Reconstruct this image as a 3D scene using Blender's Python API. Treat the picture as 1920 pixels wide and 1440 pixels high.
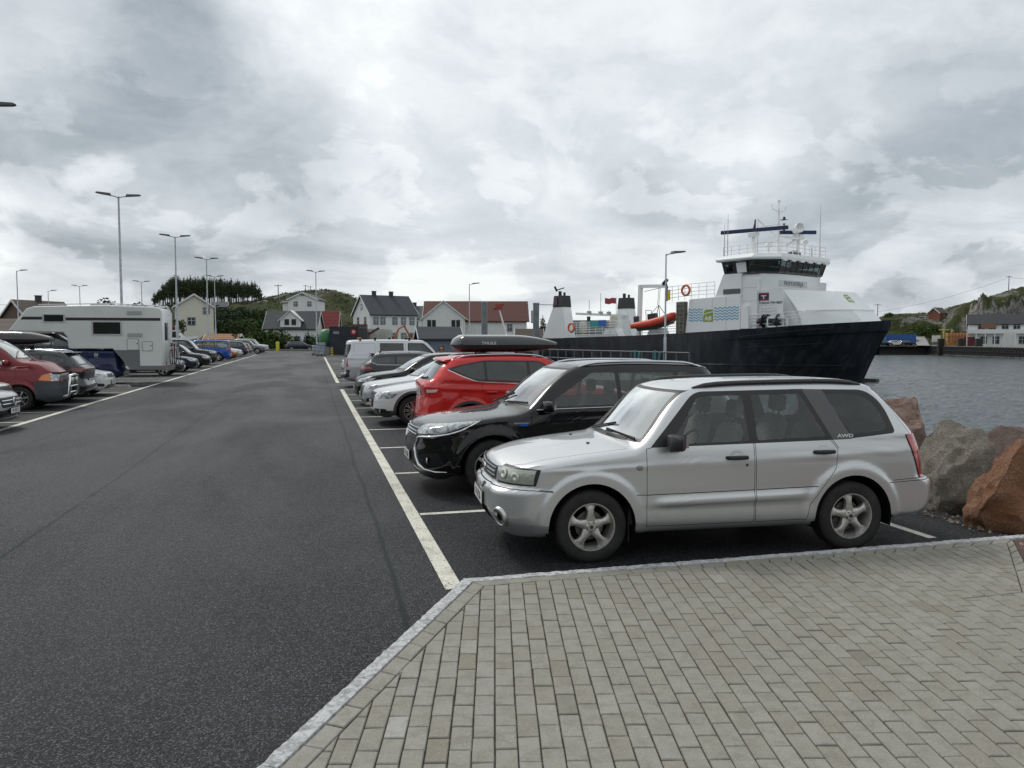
import bpy, bmesh, math, random
import numpy as np
from mathutils import Vector, Matrix
from mathutils.bvhtree import BVHTree
R = math.radians
for o in list(bpy.data.objects): bpy.data.objects.remove(o)
SC = bpy.context.scene
COL = SC.collection
random.seed(7)
RNG = np.random.default_rng(5)
# ------------------------------------------------------------------ camera
CAM_H = 2.0; YAW = R(14.5); PITCH = math.atan(86/1442.0)
cd = bpy.data.cameras.new('camera'); cam = bpy.data.objects.new('camera', cd); COL.objects.link(cam)
cd.sensor_width = 36.0; cd.lens = 36.0*1442/1920; cd.clip_start = 0.1; cd.clip_end = 6000
cam.location = (0, 0, CAM_H); cam.rotation_euler = (R(90)-PITCH, 0, -YAW)
SC.camera = cam
# ------------------------------------------------------------------ view
SC.view_settings.view_transform = 'Standard'; SC.view_settings.look = 'None'
SC.view_settings.exposure = 0.0; SC.view_settings.gamma = 1.0; SC.view_settings.use_curve_mapping = False
SC.cycles.max_bounces = 7; SC.cycles.transparent_max_bounces = 12; SC.cycles.caustics_reflective = False; SC.cycles.caustics_refractive = False
SC.cycles.use_denoising = True
# ------------------------------------------------------------------ sun behind cloud
SUN_EL, SUN_AZ = R(48), R(-28)      # azimuth measured from +Y towards +X
sd = bpy.data.lights.new('sun', 'SUN'); sd.energy = 1.5; sd.angle = R(12); sd.color = (1.0, 0.965, 0.91)
so = bpy.data.objects.new('sun', sd); COL.objects.link(so)
sdir = Vector((math.sin(SUN_AZ)*math.cos(SUN_EL), math.cos(SUN_AZ)*math.cos(SUN_EL), math.sin(SUN_EL)))
so.rotation_euler = (-sdir).to_track_quat('-Z', 'Y').to_euler(); so.location = sdir*50
# ------------------------------------------------------------------ node helper
class NT:
    def __init__(s, tree): s.t = tree; s.n = tree.nodes; s.l = tree.links
    def new(s, typ, **kw):
        nd = s.n.new(typ)
        for k, v in kw.items():
            if k.startswith('i_'):
                key = k[2:]
                key = int(key) if key.isdigit() else key.replace('_', ' ')
                s.set(nd.inputs[key], v)
            else: setattr(nd, k, v)
        return nd
    def set(s, sock, v):
        if isinstance(v, bpy.types.NodeSocket): s.l.new(v, sock)
        elif isinstance(v, (tuple, list)) and len(v) == 3 and sock.type == 'RGBA': sock.default_value = (*v, 1)
        else: sock.default_value = v
    def math(s, op, a, b=0.0, c=None, clamp=False):
        nd = s.n.new('ShaderNodeMath'); nd.operation = op; nd.use_clamp = clamp
        s.set(nd.inputs[0], a); s.set(nd.inputs[1], b)
        if c is not None: s.set(nd.inputs[2], c)
        return nd.outputs[0]
    def vmath(s, op, a, b=(0,0,0), out=0):
        nd = s.n.new('ShaderNodeVectorMath'); nd.operation = op
        s.set(nd.inputs[0], a)
        if op == 'SCALE': s.set(nd.inputs['Scale'], b)
        else: s.set(nd.inputs[1], b)
        return nd.outputs['Value'] if op in ('DOT_PRODUCT', 'LENGTH', 'DISTANCE') else nd.outputs[0]
    def mix(s, f, a, b, mode='MIX'):
        nd = s.n.new('ShaderNodeMix'); nd.data_type = 'RGBA'; nd.blend_type = mode
        s.set(nd.inputs[0], f); s.set(nd.inputs[6], a); s.set(nd.inputs[7], b)
        return nd.outputs[2]
    def noise(s, vec, scale, detail=4, rough=0.5, dist=0.0, lac=2.0):
        nd = s.n.new('ShaderNodeTexNoise'); nd.inputs['Scale'].default_value = scale
        nd.inputs['Detail'].default_value = detail; nd.inputs['Roughness'].default_value = rough
        nd.inputs['Distortion'].default_value = dist; nd.inputs['Lacunarity'].default_value = lac
        if vec is not None: s.l.new(vec, nd.inputs['Vector'])
        return nd
    def ramp(s, f, stops, interp='LINEAR'):
        nd = s.n.new('ShaderNodeValToRGB'); cr = nd.color_ramp; cr.interpolation = interp
        while len(cr.elements) < len(stops): cr.elements.new(0.5)
        for e, (p, c) in zip(cr.elements, stops):
            e.position = p; e.color = (*c, 1) if isinstance(c, (tuple, list)) else (c, c, c, 1)
        s.set(nd.inputs[0], f)
        return nd.outputs[0]
    def smooth(s, v, a, b):
        nd = s.n.new('ShaderNodeMapRange'); nd.interpolation_type = 'SMOOTHSTEP'
        s.set(nd.inputs[0], v); nd.inputs[1].default_value = a; nd.inputs[2].default_value = b
        return nd.outputs[0]
    def mapping(s, vec, scale=(1,1,1), loc=(0,0,0), rot=(0,0,0)):
        nd = s.n.new('ShaderNodeMapping'); s.l.new(vec, nd.inputs[0])
        nd.inputs[1].default_value = loc; nd.inputs[2].default_value = rot; nd.inputs[3].default_value = scale
        return nd.outputs[0]
SY_, CY_ = math.sin(YAW), math.cos(YAW)
# ------------------------------------------------------------------ world: broken overcast
w = bpy.data.worlds.new('World'); SC.world = w; w.use_nodes = True
T = NT(w.node_tree); w.node_tree.nodes.clear()
out = T.new('ShaderNodeOutputWorld'); bg = T.new('ShaderNodeBackground')
sky = T.new('ShaderNodeTexSky'); sky.sky_type = 'NISHITA'; sky.sun_disc = False
sky.sun_elevation = SUN_EL; sky.sun_rotation = SUN_AZ % (2*math.pi); sky.air_density = 1.2; sky.dust_density = 2.0
tc = T.new('ShaderNodeTexCoord'); D = T.vmath('NORMALIZE', tc.outputs['Generated'])
sep = T.new('ShaderNodeSeparateXYZ'); T.l.new(D, sep.inputs[0])
zc = T.math('MAXIMUM', sep.outputs[2], 0.0)
den = T.math('ADD', zc, 0.16)
px = T.math('DIVIDE', sep.outputs[0], den); py = T.math('DIVIDE', sep.outputs[1], den)
cmb = T.new('ShaderNodeCombineXYZ'); T.l.new(px, cmb.inputs[0]); T.l.new(py, cmb.inputs[1])
Pp = cmb.outputs[0]
def lobe(az, el, rad, p=1.0):
    """soft patch of sky round a direction (camera-yaw degrees, elevation degrees)"""
    a = R(az)+YAW; e = R(el)
    v = (math.sin(a)*math.cos(e), math.cos(a)*math.cos(e), math.sin(e))
    d = T.vmath('DISTANCE', Dw, v)
    return T.smooth(d, R(rad), R(rad)*0.12)
wn = T.noise(D, 3.2, 6, 0.55)
wv = T.vmath('SUBTRACT', wn.outputs['Color'], (0.5, 0.5, 0.5))
Dw = T.vmath('ADD', D, T.vmath('SCALE', wv, 0.30))
big = T.noise(T.vmath('ADD', Pp, T.vmath('SCALE', wv, 1.0)), 0.62, 9, 0.56, 0.5).outputs[0]
fine = T.noise(T.mapping(D, (3.2, 3.2, 6.5)), 1.7, 10, 0.6, 0.35).outputs[0]
# base lightness of the cloud sheet
L0 = T.math('MULTIPLY_ADD', T.smooth(big, 0.38, 0.62), 0.26, 0.56)
def add(v, m, k):
    return T.math('ADD', v, T.math('MULTIPLY', m, k))
for (az, el, rad, k) in [
        (-28, 20, 12, -0.20), (-21, 16, 11, -0.22), (-14, 12, 9, -0.16), (-30, 12, 12, -0.14), (-2, 17, 9, -0.10), (-30, 4, 14, -0.20), (-20, 5, 13, -0.13),
        (33, 4, 20, -0.17), (36, 12, 14, -0.06), (22, 5, 10, -0.12), (12, 8, 9, -0.06), (30, 25, 10, -0.05),
        (-13, 4, 6, -0.06), (-5, 8, 14, 0.03), (-12, 27, 14, 0.10), (2, 26, 20, 0.06), (3, 6, 9, 0.05), (16, 9.5, 6, 0.06), (-22, 27, 10, 0.06),
        (-31.5, 6.2, 4.0, 0.34), (-27.5, 5.4, 2.4, 0.26), (-23.3, 5.0, 2.0, 0.20), (5, 8.2, 7, 0.08), (18, 9.6, 5.5, 0.18), (-26, 10.5, 1.6, 0.14)]:
    L0 = add(L0, lobe(az, el, rad), k)
L0 = add(L0, T.math('SUBTRACT', fine, 0.5), 0.42)
# cumulus heads low over the horizon
puff = T.noise(T.mapping(D, (3.0, 3.0, 5.2), (1.3, 0.4, 0.2)), 2.6, 9, 0.55, 0.3).outputs[0]
low = T.math('MULTIPLY', T.smooth(sep.outputs[2], 0.42, 0.12), T.smooth(puff, 0.50, 0.565))
L0 = add(L0, low, 0.14)
L0 = T.math('MINIMUM', T.math('MAXIMUM', L0, 0.12), 0.90)
glow = T.smooth(T.vmath('DISTANCE', D, tuple(sdir)), 1.0, 0.0)
L0 = add(L0, glow, 0.15)
ccol = T.ramp(L0, [(0.0, (0.175, 0.205, 0.235)), (0.30, (0.255, 0.296, 0.328)), (0.5, (0.43, 0.468, 0.505)), (0.72, (0.603, 0.64, 0.665)), (0.88, (0.715, 0.75, 0.755)), (1.0, (0.83, 0.835, 0.81))])
ccol = T.vmath('SCALE', ccol, 1.32)
back = T.smooth(T.vmath('DOT_PRODUCT', D, (SY_, CY_, 0.35)), 0.35, -0.75)
ccol = T.vmath('SCALE', ccol, T.math('MULTIPLY_ADD', back, -0.12, 1.0))
clear = T.vmath('SCALE', sky.outputs[0], 0.09)
mixc = T.mix(0.94, clear, ccol)
T.l.new(mixc, bg.inputs[0]); bg.inputs[1].default_value = 1.0
T.l.new(bg.outputs[0], out.inputs[0])
# ------------------------------------------------------------------ materials
MATS = {}
def mat(name, color=(0.5,0.5,0.5), rough=0.5, metal=0.0, spec=0.5, coat=0.0, coat_rough=0.03, bump=None, var=None, emit=None, tscale=1.0):
    """var=(scale, amount) mottles the colour; bump=(scale, strength)"""
    if name in MATS: return MATS[name]
    m = bpy.data.materials.new(name); m.use_nodes = True; MATS[name] = m
    N = NT(m.node_tree); b = N.n['Principled BSDF']
    b.inputs['Base Color'].default_value = (*color, 1); b.inputs['Roughness'].default_value = rough
    b.inputs['Metallic'].default_value = metal; b.inputs['Specular IOR Level'].default_value = spec
    b.inputs['Coat Weight'].default_value = coat; b.inputs['Coat Roughness'].default_value = coat_rough
    co = N.new('ShaderNodeTexCoord').outputs['Object']
    if var:
        n = N.noise(co, var[0], 6, 0.6).outputs[0]
        f = N.smooth(n, 0.35, 0.65)
        c0 = tuple(max(0, x*(1-var[1])) for x in color); c1 = tuple(min(1, x*(1+var[1])) for x in color)
        N.l.new(N.mix(f, c0, c1), b.inputs['Base Color'])
    if bump:
        n = N.noise(co, bump[0], 4, 0.6).outputs[0]
        bp = N.new('ShaderNodeBump'); bp.inputs['Strength'].default_value = bump[1]; bp.inputs['Distance'].default_value = 0.01
        N.l.new(n, bp.inputs['Height']); N.l.new(bp.outputs[0], b.inputs['Normal'])
    if emit:
        b.inputs['Emission Color'].default_value = (*emit[0], 1); b.inputs['Emission Strength'].default_value = emit[1]
    return m
def paint(name, color, metal=0.0, rough=0.35, dirt=0.25):
    """car paint: clear coat, flake, road film on the lower body; the back of the sheet is dark trim"""
    key = 'paint_'+name
    if key in MATS: return MATS[key]
    m = bpy.data.materials.new(key); m.use_nodes = True; MATS[key] = m
    N = NT(m.node_tree); b = N.n['Principled BSDF']; o = N.n['Material Output']
    co = N.new('ShaderNodeTexCoord').outputs['Object']
    sp = N.new('ShaderNodeSeparateXYZ'); N.l.new(co, sp.inputs[0])
    n = N.noise(co, 3.0, 8, 0.65).outputs[0]; n2 = N.noise(co, 60.0, 3, 0.6).outputs[0]
    film = N.math('MULTIPLY', N.smooth(N.math('ADD', sp.outputs[2], N.math('MULTIPLY', n, 0.5)), 0.85, 0.35), dirt)
    film = N.math('ADD', film, N.math('MULTIPLY', N.smooth(n2, 0.5, 0.8), dirt*0.25))
    c = N.mix(film, color, (0.11, 0.10, 0.085))
    N.l.new(c, b.inputs['Base Color'])
    b.inputs['Metallic'].default_value = metal
    N.l.new(N.math('MULTIPLY_ADD', film, 0.4, rough), b.inputs['Roughness'])
    b.inputs['Coat Weight'].default_value = 0.9; b.inputs['Specular IOR Level'].default_value = 0.5 if metal > .3 else 0.08
    N.l.new(N.math('MULTIPLY_ADD', N.smooth(n, 0.3, 0.8), 0.02, N.math('MULTIPLY_ADD', film, 0.15, 0.01)), b.inputs['Coat Roughness'])
    d = N.new('ShaderNodeBsdfDiffuse'); d.inputs[0].default_value = (0.035, 0.035, 0.037, 1)
    g = N.new('ShaderNodeNewGeometry'); mx = N.new('ShaderNodeMixShader')
    N.l.new(g.outputs['Backfacing'], mx.inputs[0]); N.l.new(b.outputs[0], mx.inputs[1]); N.l.new(d.outputs[0], mx.inputs[2]); N.l.new(mx.outputs[0], o.inputs[0])
    return m
def glass(name, tint=(0.6,0.66,0.64), rough=0.0, refl=1.0, film=0.03):
    key = 'glass_'+name
    if key in MATS: return MATS[key]
    m = bpy.data.materials.new(key); m.use_nodes = True; MATS[key] = m
    N = NT(m.node_tree); N.n.remove(N.n['Principled BSDF']); o = N.n['Material Output']
    tr = N.new('ShaderNodeBsdfTransparent'); tr.inputs[0].default_value = (*tint, 1)
    gl = N.new('ShaderNodeBsdfGlossy'); gl.inputs['Roughness'].default_value = rough; gl.inputs[0].default_value = (0.95, 0.97, 0.96, 1)
    fr = N.new('ShaderNodeFresnel'); fr.inputs[0].default_value = 1.55
    co = N.new('ShaderNodeTexCoord').outputs['Object']
    n = N.noise(co, 7.0, 5, 0.6).outputs[0]
    df = N.new('ShaderNodeBsdfDiffuse'); df.inputs[0].default_value = (0.55, 0.55, 0.5, 1)
    m1 = N.new('ShaderNodeMixShader'); m2 = N.new('ShaderNodeMixShader')
    N.l.new(N.math('MULTIPLY', N.math('ADD', fr.outputs[0], 0.02), 1.35*refl, clamp=True), m1.inputs[0])
    N.l.new(tr.outputs[0], m1.inputs[1]); N.l.new(gl.outputs[0], m1.inputs[2])
    N.l.new(N.math('MULTIPLY', N.smooth(n, 0.3, 0.75), film), m2.inputs[0])
    N.l.new(m1.outputs[0], m2.inputs[1]); N.l.new(df.outputs[0], m2.inputs[2])
    N.l.new(m2.outputs[0], o.inputs[0])
    return m
# ------------------------------------------------------------------ objects
def tag(o, label=None, cat=None, group=None, kind=None):
    if label: o['label'] = label
    if cat: o['category'] = cat
    if group: o['group'] = group
    if kind: o['kind'] = kind
    return o
def empty(name, loc=(0,0,0), rz=0.0, label=None, cat=None, group=None, ry=0.0, rx=0.0):
    o = bpy.data.objects.new(name, None); COL.objects.link(o); o.location = loc; o.rotation_euler = (rx, ry, rz)
    o.empty_display_size = 0.2
    return tag(o, label, cat, group)
def copy_tree(o, parent=None):
    c = o.copy(); COL.objects.link(c)
    if parent: c.parent = parent
    for ch in list(o.children): copy_tree(ch, c)
    return c
def mkobj(name, me, parent=None):
    o = bpy.data.objects.new(name, me); COL.objects.link(o)
    if parent: o.parent = parent
    return o
class MB:
    def __init__(s): s.v = []; s.f = []; s.m = []; s.M = Matrix.Identity(4)
    def add(s, vs, fs, m=0):
        b = len(s.v)
        for v in vs: s.v.append(tuple(s.M @ Vector(v)))
        for f in fs: s.f.append(tuple(b+i for i in f)); s.m.append(m)
        return s
    def quad(s, a, b, c, d, m=0): return s.add([a, b, c, d], [(0,1,2,3)], m)
    def poly(s, pts, m=0): return s.add(pts, [tuple(range(len(pts)))], m)
    def box(s, x0, x1, y0, y1, z0, z1, m=0):
        return s.add([(x0,y0,z0),(x1,y0,z0),(x1,y1,z0),(x0,y1,z0),(x0,y0,z1),(x1,y0,z1),(x1,y1,z1),(x0,y1,z1)],
                     [(0,3,2,1),(4,5,6,7),(0,1,5,4),(1,2,6,5),(2,3,7,6),(3,0,4,7)], m)
    def bar(s, p, q, w, h=None, m=0, up=(0,0,1)):
        p = Vector(p); q = Vector(q); h = h or w; d = (q-p).normalized(); u = Vector(up)
        if abs(d.dot(u)) > 0.98: u = Vector((1,0,0))
        a = d.cross(u).normalized()*w/2; b = a.normalized().cross(d).normalized()*h/2
        vs = [p-a-b, p+a-b, p+a+b, p-a+b, q-a-b, q+a-b, q+a+b, q-a+b]
        return s.add([tuple(v) for v in vs], [(0,1,2,3),(7,6,5,4),(0,4,5,1),(1,5,6,2),(2,6,7,3),(3,7,4,0)], m)
    def tube(s, pts, r, n=8, m=0, closed=False, caps=True):
        pts = [Vector(p) for p in pts]; k = len(pts); rs = r if isinstance(r, (list, tuple)) else [r]*k
        vs = []; prev = None
        for i in range(k):
            if closed: t = (pts[(i+1)%k]-pts[i-1]).normalized()
            else: t = (pts[min(i+1,k-1)]-pts[max(i-1,0)]).normalized()
            if prev is None:
                a = t.orthogonal().normalized()
            else:
                a = (prev - t*prev.dot(t))
                a = a.normalized() if a.length > 1e-6 else t.orthogonal().normalized()
            prev = a; b = t.cross(a)
            for j in range(n):
                an = 2*math.pi*j/n
                vs.append(tuple(pts[i]+(a*math.cos(an)+b*math.sin(an))*rs[i]))
        fs = []
        for i in range(k if closed else k-1):
            i2 = (i+1) % k
            for j in range(n):
                j2 = (j+1) % n
                fs.append((i*n+j, i*n+j2, i2*n+j2, i2*n+j))
        if caps and not closed:
            fs.append(tuple(range(n-1, -1, -1))); fs.append(tuple((k-1)*n+j for j in range(n)))
        return s.add(vs, fs, m)
    def cyl(s, c, r, h, n=16, m=0, r2=None, axis='z'):
        c = Vector(c); d = {'x': Vector((1,0,0)), 'y': Vector((0,1,0)), 'z': Vector((0,0,1))}[axis]
        return s.tube([c, c+d*h], [r, r if r2 is None else r2], n, m)
    def lathe(s, prof, n=24, c=(0,0,0), axis='z', m=0, a0=0, a1=2*math.pi):
        vs = []; k = len(prof); full = abs(a1-a0-2*math.pi) < 1e-6; nn = n if full else n+1
        for j in range(nn):
            an = a0+(a1-a0)*j/n; ca, sa = math.cos(an), math.sin(an)
            for (r, h) in prof:
                if axis == 'z': p = (r*ca, r*sa, h)
                elif axis == 'y': p = (r*ca, h, r*sa)
                else: p = (h, r*ca, r*sa)
                vs.append((p[0]+c[0], p[1]+c[1], p[2]+c[2]))
        fs = []
        for j in range(n):
            j2 = (j+1) % nn
            for i in range(k-1):
                q = [j*k+i, j2*k+i, j2*k+i+1, j*k+i+1]
                if prof[i][0] < 1e-6: q = [q[0], q[2], q[3]]
                elif prof[i+1][0] < 1e-6: q = [q[0], q[1], q[2]]
                fs.append(tuple(q))
        return s.add(vs, fs, m)
    def prism(s, poly, a0, a1, plane='xy', m=0, m_side=None):
        """poly extruded from a0 to a1 along the remaining axis"""
        k = len(poly)
        def P(p, a):
            return {'xy': (p[0], p[1], a), 'xz': (p[0], a, p[1]), 'yz': (a, p[0], p[1])}[plane]
        vs = [P(p, a0) for p in poly]+[P(p, a1) for p in poly]
        ar = sum(poly[i][0]*poly[(i+1)%k][1]-poly[(i+1)%k][0]*poly[i][1] for i in range(k))
        flip = (ar > 0) == (a1 > a0)
        if plane == 'xz': flip = not flip
        f0 = tuple(range(k)); f1 = tuple(range(k, 2*k))
        b = len(s.v)
        fs = [f0[::-1] if flip else f0, f1 if flip else f1[::-1]]
        sides = []
        for i in range(k):
            j = (i+1) % k
            q = (i, j, j+k, i+k)
            sides.append(q if flip else q[::-1])
        s.add(vs, fs, m); 
        for q in sides: s.f.append(tuple(b+i for i in q)); s.m.append(m if m_side is None else m_side)
        return s
    def hull_strip(s, secs, m=0, close=False, caps=True):
        """loft a list of equal-length point rings (closed rings)"""
        k = len(secs[0]); vs = [p for r in secs for p in r]; fs = []
        for i in range(len(secs)-1):
            for j in range(k):
                j2 = (j+1) % k
                fs.append((i*k+j, i*k+j2, (i+1)*k+j2, (i+1)*k+j))
        if caps:
            fs.append(tuple(range(k-1,-1,-1))); fs.append(tuple((len(secs)-1)*k+j for j in range(k)))
        return s.add(vs, fs, m)
    def grid(s, rows, m=0):
        k = len(rows[0]); vs = [p for r in rows for p in r]
        fs = [(i*k+j, i*k+j+1, (i+1)*k+j+1, (i+1)*k+j) for i in range(len(rows)-1) for j in range(k-1)]
        return s.add(vs, fs, m)
    def build(s, name, mats, parent=None, smooth=35, bevel=0, recalc=False, merge=False):
        me = bpy.data.meshes.new(name); me.from_pydata(s.v, [], s.f)
        mats = mats if isinstance(mats, (list, tuple)) else [mats]
        for m in mats: me.materials.append(m)
        me.polygons.foreach_set('material_index', s.m)
        if recalc or merge:
            bm = bmesh.new(); bm.from_mesh(me)
            if merge: bmesh.ops.remove_doubles(bm, verts=bm.verts, dist=1e-4)
            if recalc: bmesh.ops.recalc_face_normals(bm, faces=bm.faces)
            bm.to_mesh(me); bm.free()
        if smooth:
            me.polygons.foreach_set('use_smooth', [True]*len(me.polygons))
            me.set_sharp_from_angle(angle=R(smooth))
        me.update()
        o = mkobj(name, me, parent)
        if bevel:
            md = o.modifiers.new('bevel', 'BEVEL'); md.width = bevel; md.segments = 2; md.limit_method = 'ANGLE'; md.angle_limit = R(50)
            md.harden_normals = False
        return o
def text_obj(name, body, size, mt, parent, M, ext=0.003, sx=1.0, space=1.0, bold=0.0):
    c = bpy.data.curves.new(name, 'FONT'); c.body = body; c.size = size; c.extrude = ext; c.align_x = 'CENTER'; c.align_y = 'CENTER'
    c.space_character = space; c.offset = bold; c.resolution_u = 3
    t = bpy.data.objects.new(name+'_tmp', c); COL.objects.link(t)
    dg = bpy.context.evaluated_depsgraph_get()
    me = bpy.data.meshes.new_from_object(t.evaluated_get(dg)); me.name = name
    bpy.data.objects.remove(t)
    me.transform(M @ Matrix.Diagonal((sx, 1, 1, 1)))
    me.materials.clear(); me.materials.append(mt)
    return mkobj(name, me, parent)
def frame_M(origin, right, up):
    r = Vector(right).normalized(); u = Vector(up); u = (u-r*u.dot(r)).normalized(); n = r.cross(u)
    M = Matrix((r, u, n)).transposed().to_4x4(); M.translation = Vector(origin)
    return M
# common materials
black_trim = mat('black_trim', (0.016,0.016,0.017), 0.45, bump=(90, 0.15))
rubber = mat('tyre_rubber', (0.022,0.021,0.02), 0.82, var=(6, 0.35), bump=(60, 0.4))
dark_in = mat('dark_void', (0.006,0.006,0.006), 0.9, spec=0.1)
chrome = mat('chrome', (0.75,0.76,0.78), 0.12, 1.0)
alu = mat('aluminium_rail', (0.55,0.57,0.6), 0.3, 1.0)
galv = mat('galvanised_steel', (0.36,0.38,0.40), 0.45, 0.7, var=(8, 0.15))
white_paint = mat('white_painted_steel', (0.80,0.81,0.80), 0.35, var=(0.7, 0.05))
plate_white = mat('plate_white', (0.75,0.75,0.73), 0.4)
plate_blk = mat('plate_black', (0.02,0.02,0.02), 0.5)
seat_grey = mat('seat_fabric_grey', (0.20,0.21,0.20), 0.85, var=(30, 0.15))
seat_dark = mat('seat_fabric_dark', (0.05,0.05,0.052), 0.85)
red_lens = mat('red_lens', (0.42,0.008,0.012), 0.12, coat=1.0, var=(40, 0.3))
amber_lens = mat('amber_lens', (0.75,0.2,0.02), 0.12, coat=1.0)
clear_lens = glass('lens', (0.9,0.92,0.9), 0.02, 1.0, 0.05)
refl_m = mat('lamp_reflector', (0.50,0.51,0.45), 0.25, 0.6, coat=0.8, bump=(22, 0.35))
def inset(poly, d):
    """shrink a convex polygon by d (negative grows)"""
    cx = sum(p[0] for p in poly)/len(poly); cy = sum(p[1] for p in poly)/len(poly)
    k = len(poly); lines = []
    for i in range(k):
        p, q = poly[i], poly[(i+1) % k]
        n = (q[1]-p[1], -(q[0]-p[0])); ln = math.hypot(*n) or 1
        n = (n[0]/ln, n[1]/ln)
        if (p[0]-cx)*n[0]+(p[1]-cy)*n[1] < 0: n = (-n[0], -n[1])
        lines.append((n, n[0]*p[0]+n[1]*p[1]-d))
    out = []
    for i in range(k):
        (n0, c0), (n1, c1) = lines[i-1], lines[i]
        det = n0[0]*n1[1]-n0[1]*n1[0]
        if abs(det) < 1e-6: out.append(poly[i]); continue
        out.append(((c0*n1[1]-c1*n0[1])/det, (n0[0]*c1-n1[0]*c0)/det))
    return out
def pchip(pts):
    xs = np.array([p[0] for p in pts], float); ys = np.array([p[1] for p in pts], float)
    h = np.diff(xs); dl = np.diff(ys)/h; d = np.zeros(len(xs))
    for i in range(1, len(xs)-1):
        if dl[i-1]*dl[i] > 0:
            w1 = 2*h[i]+h[i-1]; w2 = h[i]+2*h[i-1]
            d[i] = (w1+w2)/(w1/dl[i-1]+w2/dl[i])
    d[0] = dl[0]; d[-1] = dl[-1]
    def f(x):
        x = np.clip(np.asarray(x, float), xs[0], xs[-1])
        i = np.clip(np.searchsorted(xs, x, side='right')-1, 0, len(xs)-2)
        t = (x-xs[i])/h[i]
        return ((2*t**3-3*t**2+1)*ys[i]+(t**3-2*t**2+t)*h[i]*d[i]+(-2*t**3+3*t**2)*ys[i+1]+(t**3-t**2)*h[i]*d[i+1])
    return f
# ================================================================== ground
def asphalt():
    m = bpy.data.materials.new('asphalt'); m.use_nodes = True; N = NT(m.node_tree); b = N.n['Principled BSDF']
    g = N.new('ShaderNodeNewGeometry').outputs['Position']
    sp = N.new('ShaderNodeSeparateXYZ'); N.l.new(g, sp.inputs[0]); X, Y = sp.outputs[0], sp.outputs[1]
    st = N.noise(g, 62.0, 4, 0.75); vor = N.new('ShaderNodeTexVoronoi'); vor.inputs['Scale'].default_value = 100; N.l.new(g, vor.inputs['Vector'])
    mid = N.noise(N.mapping(g, (1, 0.25, 1)), 0.9, 6, 0.6).outputs[0]
    big = N.noise(N.mapping(g, (0.35, 0.12, 1)), 1.0, 5, 0.55, 0.6).outputs[0]
    wet = N.smooth(N.math('ADD', N.math('MULTIPLY', big, 0.75), N.math('MULTIPLY', mid, 0.25)), 0.40, 0.62)
    # wheel tracks along the lane are worn smoother
    base = N.mix(wet, (0.024, 0.0255, 0.028), (0.006, 0.0068, 0.009))
    trk = N.math('MULTIPLY', N.smooth(N.math('SINE', N.math('MULTIPLY_ADD', X, 2.6, N.math('MULTIPLY', mid, 2.5))), 0.1, 0.95), N.smooth(N.noise(N.mapping(g, (.3, .05, 1)), 1.0, 4, .6).outputs[0], 0.42, 0.6))
    base = N.mix(N.math('MULTIPLY', trk, 0.45), base, (0.045, 0.046, 0.048))
    sc_ = N.new('ShaderNodeSeparateXYZ'); N.l.new(vor.outputs['Color'], sc_.inputs[0]); rr_ = N.math('POWER', sc_.outputs[0], 3.4)
    base = N.mix(rr_, base, (0.18, 0.185, 0.20)); base = N.mix(N.math('MULTIPLY', N.smooth(vor.outputs['Distance'], 0.35, 0.75), 0.85), base, (0.004, 0.004, 0.005))
    chips2 = N.smooth(st.outputs[0], 0.55, 0.75)
    base = N.mix(N.math('MULTIPLY', chips2, 0.35), base, (0.06, 0.062, 0.067))
    # stall areas: blacker asphalt right of the lane line
    new = N.math('MULTIPLY', N.smooth(X, 1.02, 1.10), 0.55)
    base = N.mix(N.math('MULTIPLY', new, N.math('MULTIPLY_ADD', rr_, -0.8, 1.0)), base, (0.004, 0.0045, 0.006))
    # laying joints
    wob = N.math('MULTIPLY', N.math('SUBTRACT', mid, 0.5), 0.25)
    j = None
    for x0 in (-2.75, -5.25, 0.62):
        d = N.math('ABSOLUTE', N.math('SUBTRACT', N.math('ADD', X, wob), x0))
        jj = N.smooth(d, 0.035, 0.008)
        j = jj if j is None else N.math('MAXIMUM', j, jj)
    j = N.math('MULTIPLY', j, N.smooth(N.noise(g, 0.8, 3).outputs[0], 0.28, 0.48))
    base = N.mix(N.math('MULTIPLY', j, 0.95), base, (0.004, 0.010, 0.010))
    N.l.new(base, b.inputs['Base Color'])
    N.l.new(N.math('MULTIPLY_ADD', wet, 0.16, N.math('MULTIPLY_ADD', st.outputs[0], 0.30, 0.34)), b.inputs['Roughness'])
    b.inputs['Specular IOR Level'].default_value = 0.24
    bp = N.new('ShaderNodeBump'); bp.inputs['Strength'].default_value = 1.0; bp.inputs['Distance'].default_value = 0.014
    hgt = N.math('ADD', N.math('MULTIPLY', st.outputs[0], 0.8), N.math('MULTIPLY', vor.outputs['Distance'], -0.8))
    N.l.new(hgt, bp.inputs['Height']); N.l.new(bp.outputs[0], b.inputs['Normal'])
    return m
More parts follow.
